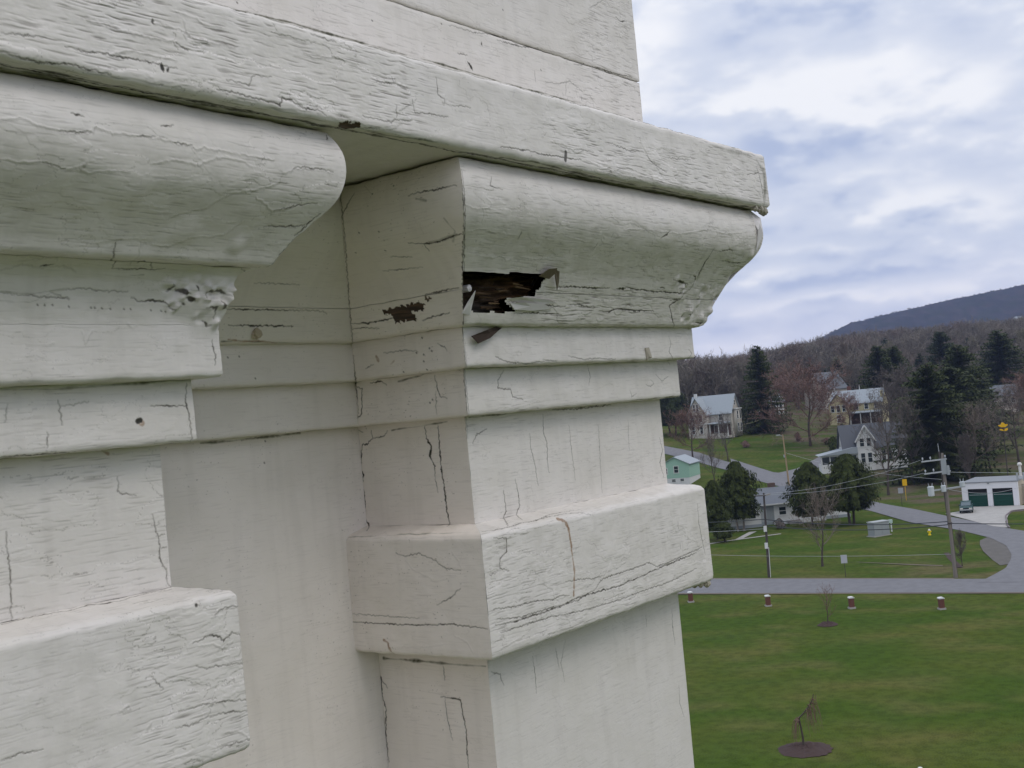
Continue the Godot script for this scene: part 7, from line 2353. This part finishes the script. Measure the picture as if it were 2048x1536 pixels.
	# brick piers along the lawn
	for k in 4:
		var spots := [[15.4, 115.8], [21.7, 109.9], [28.1, 105.2], [34.6, 101.1]]
		var names := ["brick pier with white cap nearest the neck block, half-hidden leftmost of the row", "brick pier with white cap, left of the sapling", "brick pier with white cap, right of the sapling", "rightmost brick pier with white cap, before the tall pole"]
		var p := thing("brick_pier", names[k], "pier", on(spots[k][0], spots[k][1]), 4.0, "white-capped brick piers along the lawn's edge")
		st = new_st()
		box(st, Vector3(0, 0.05, 0), Vector3(0.56, 0.2, 0.56))
		part("footing", st, M.concrete, p)
		st = new_st()
		box(st, Vector3(0, 0.52, 0), Vector3(0.38, 0.80, 0.38))
		part("brickwork", st, M.brick, p)
		for c in 9:
			st = new_st()
			box(st, Vector3(0, 0.17 + 0.085 * c, 0), Vector3(0.40, 0.068, 0.40))
			part("brick_course", st, M.brick, p)
		st = new_st()
		box(st, Vector3(0, 0.965, 0), Vector3(0.47, 0.07, 0.47))
		prism(st, PackedVector2Array([Vector2(-0.235, 1.0), Vector2(0.235, 1.0), Vector2(0.15, 1.05), Vector2(-0.15, 1.05)]), -0.235, 0.235)
		part("cap", st, M.white, p)
	# lamp globe at the lower edge of the picture
	var lp := thing("lawn_post", "white-topped post at the bottom edge of the lawn", "post", on(18.45, 59.35))
	st = new_st()
	tube(st, Vector3(0, -0.2, 0), Vector3(0, 0.5, 0), 0.1, 0.1, 10)
	part("post", st, M.metal, lp)
	st = new_st()
	lathe(st, Vector3(0, 0.42, 0), PackedVector2Array([Vector2(0, 0), Vector2(0.12, 0.02), Vector2(0.14, 0.10), Vector2(0.09, 0.17), Vector2(0, 0.19)]), 14)
	part("cap", st, M.white, lp)
	# fire hydrant
	var hy := thing("fire_hydrant", "yellow fire hydrant on the grass beside the side road", "hydrant", on(50.2, 148.4))
	st = new_st()
	lathe(st, Vector3.ZERO, PackedVector2Array([Vector2(0.0, -0.1), Vector2(0.20, -0.1), Vector2(0.20, 0.06), Vector2(0.13, 0.08), Vector2(0.13, 0.50), Vector2(0.17, 0.52), Vector2(0.17, 0.57), Vector2(0.13, 0.66), Vector2(0.05, 0.74), Vector2(0.05, 0.80), Vector2(0, 0.80)]), 12)
	part("barrel", st, M.hydrant, hy)
	for s in [-1.0, 1.0]:
		st = new_st()
		tube(st, Vector3(0, 0.42, 0), Vector3(0.24 * s, 0.42, 0), 0.075, 0.075, 8)
		part("outlet", st, M.hydrant, hy)
	st = new_st()
	lathe(st, Vector3(0, 0.57, 0), PackedVector2Array([Vector2(0.172, 0.0), Vector2(0.135, 0.10), Vector2(0.055, 0.18), Vector2(0, 0.18)]), 12)
	part("bonnet", st, M.white, hy)
	# utility cabinet and meter post
	var cb := thing("utility_cabinet", "large grey metal utility cabinet on the grass beside the side road", "cabinet", on(45.0, 152.0), 24)
	st = new_st()
	box(st, Vector3(0, 0.95, 0), Vector3(2.5, 1.7, 1.2))
	part("body", st, M.grey_box, cb)
	st = new_st()
	box(st, Vector3(0, 1.84, 0), Vector3(2.62, 0.10, 1.32))
	part("lid", st, mat(0.36, 0.38, 0.38, 0.6), cb)
	st = new_st()
	box(st, Vector3(0, 0.03, 0), Vector3(2.8, 0.16, 1.5))
	part("plinth", st, M.concrete, cb)
	for k in 2:
		st = new_st()
		box(st, Vector3(-0.62 + 1.24 * k, 0.95, 0.61), Vector3(1.16, 1.55, 0.03))
		part("door", st, M.grey_box, cb)
	var mp := thing("meter_post", "white post with a small pale green box right of the grey cabinet", "post", on(47.6, 155.1))
	st = new_st()
	tube(st, Vector3(0, -0.1, 0), Vector3(0, 1.2, 0), 0.09, 0.09, 8)
	part("post", st, M.white, mp)
	st = new_st()
	box(st, Vector3(-0.08, 1.35, 0.02), Vector3(0.5, 0.42, 0.3))
	part("box", st, mat(0.42, 0.52, 0.48, 0.6), mp)
	# road signs
	road_sign("back of a grey road sign on a thin post beside the main road", 32.3, 122.1, 1.9, 0.62, 0.85, mat(0.42, 0.43, 0.44, 0.5), false)
	road_sign("back of a square grey road sign on the far side of the side road", 58.6, 184.5, 2.4, 0.75, 0.85, mat(0.34, 0.35, 0.36, 0.5), false)
	road_sign("orange-yellow road sign on a post beyond the side road", 61.6, 191.5, 2.9, 0.70, 1.05, M.sign_yellow, false)
	road_sign("small red sign at the cedar's right edge by the side road", 56.8, 199.0, 2.5, 0.8, 0.8, M.red, true)
	# yellow sign cluster above the garage woods
	var ys := thing("yellow_signal", "yellow double-armed signal on a dark pole above the garage woods", "signal", on(83.6, 204.5, 0.2))
	st = new_st()
	tube(st, Vector3(0, -0.3, 0), Vector3(0, 8.3, 0), 0.10, 0.07, 8)
	part("pole", st, M.pole_dark, ys)
	st = new_st()
	prism(st, PackedVector2Array([Vector2(-0.75, 9.25), Vector2(-0.3, 9.0), Vector2(0.35, 9.0), Vector2(0.8, 9.25), Vector2(0.8, 9.45), Vector2(0.3, 9.5), Vector2(0.22, 9.72), Vector2(0.0, 9.82), Vector2(-0.22, 9.72), Vector2(-0.3, 9.45), Vector2(-0.75, 9.4)]), -0.12, 0.12)
	part("upper_arm", st, M.sign_yellow, ys)
	st = new_st()
	box(st, Vector3(0.05, 8.72, 0), Vector3(0.25, 0.6, 0.2))
	part("hub", st, M.brown, ys)
	st = new_st()
	prism(st, PackedVector2Array([Vector2(-0.62, 8.55), Vector2(-0.55, 8.75), Vector2(0.1, 8.6), Vector2(0.75, 8.8), Vector2(0.8, 8.5), Vector2(0.4, 8.3), Vector2(-0.1, 8.35)]), -0.1, 0.1)
	part("lower_arm", st, M.sign_yellow, ys)
	car()

func road_sign(label: String, s: float, d: float, y: float, w: float, h: float, m: Material, octagon: bool) -> void:
	var t := thing("road_sign", label, "sign", on(s, d), -14)
	var st := new_st()
	box(st, Vector3(0, (y + h / 2) / 2, -0.05), Vector3(0.06, y + h / 2, 0.06))
	part("post", st, M.pole_dark if not m == M.sign_yellow else M.sign_yellow, t)
	st = new_st()
	var poly := PackedVector2Array()
	if octagon:
		for k in 8:
			poly.append(Vector2(cos(TAU * (k + 0.5) / 8), sin(TAU * (k + 0.5) / 8)) * w * 0.54 + Vector2(0, y))
	else:
		for c in [[-1, -1], [1, -1], [1, 1], [-1, 1]]:
			poly.append(Vector2(c[0] * w / 2, y + c[1] * h / 2))
	prism(st, poly, -0.01, 0.02)
	part("plate", st, m, t)

func car() -> void:
	# parked in front of the left garage door, nose towards the road
	var t := thing("parked_car", "dark green car parked on the drive in front of the left garage door", "car", on(62.6, 168.6, 0.1), -22)
	var side := PackedVector2Array([Vector2(-2.2, 0.35), Vector2(2.15, 0.30), Vector2(2.28, 0.42), Vector2(2.26, 0.70), Vector2(2.05, 0.82), Vector2(1.2, 0.95), Vector2(-1.7, 0.98), Vector2(-2.2, 0.92), Vector2(-2.3, 0.6)])
	var cab := PackedVector2Array([Vector2(1.25, 0.94), Vector2(0.45, 1.42), Vector2(0.1, 1.47), Vector2(-1.0, 1.46), Vector2(-1.35, 1.38), Vector2(-1.95, 0.96)])
	var turn := Transform3D(Basis(Vector3.UP, -PI / 2), Vector3.ZERO)
	var add := func(called: String, poly: PackedVector2Array, half: float, m: Material) -> MeshInstance3D:
		var a := new_st()
		prism(a, poly, -half, half)
		a.generate_normals()
		var b := new_st()
		b.append_from(a.commit(), 0, turn)
		return part(called, b, m, t)
	add.call("body", side, 0.86, M.car_green)
	add.call("cabin", cab, 0.70, M.car_green)
	var st := new_st()
	# front of the car looks along +z
	quad(st, Vector3(-0.66, 0.99, 1.24), Vector3(0.66, 0.99, 1.24), Vector3(0.60, 1.40, 0.53), Vector3(-0.60, 1.40, 0.53))
	part("windscreen", st, mat(0.10, 0.13, 0.14, 0.15), t)
	for s in [-1.0, 1.0]:
		st = new_st()
		box(st, Vector3(s * 0.705, 1.2, -0.35), Vector3(0.012, 0.30, 1.7))
		part("side_window", st, M.glass, t)
		st = new_st()
		box(st, Vector3(s * 0.60, 0.68, 2.27), Vector3(0.42, 0.15, 0.06))
		part("headlight", st, M.lamp_glass, t)
		for z in [1.42, -1.38]:
			st = new_st()
			tube(st, Vector3(s * 0.68, 0.31, z), Vector3(s * 0.89, 0.31, z), 0.315, 0.315, 14)
			var wh := part("wheel", st, M.rubber, t)
			st = new_st()
			tube(st, Vector3(s * 0.885, 0.31, z), Vector3(s * 0.90, 0.31, z), 0.19, 0.17, 12)
			part("rim", st, M.metal, wh)
		st = new_st()
		box(st, Vector3(s * 0.90, 1.02, 0.75), Vector3(0.16, 0.13, 0.1))
		part("mirror", st, M.car_green, t)
	st = new_st()
	box(st, Vector3(0, 0.50, 2.27), Vector3(1.66, 0.16, 0.10))
	part("bumper", st, mat(0.32, 0.33, 0.33, 0.5), t)
	st = new_st()
	box(st, Vector3(0, 0.36, 2.24), Vector3(1.5, 0.14, 0.08))
	part("lower_grille", st, M.black, t)
	st = new_st()
	box(st, Vector3(0, 0.68, 2.275), Vector3(0.7, 0.12, 0.04))
	part("grille", st, M.black, t)

func make_small_things() -> void:
	pass
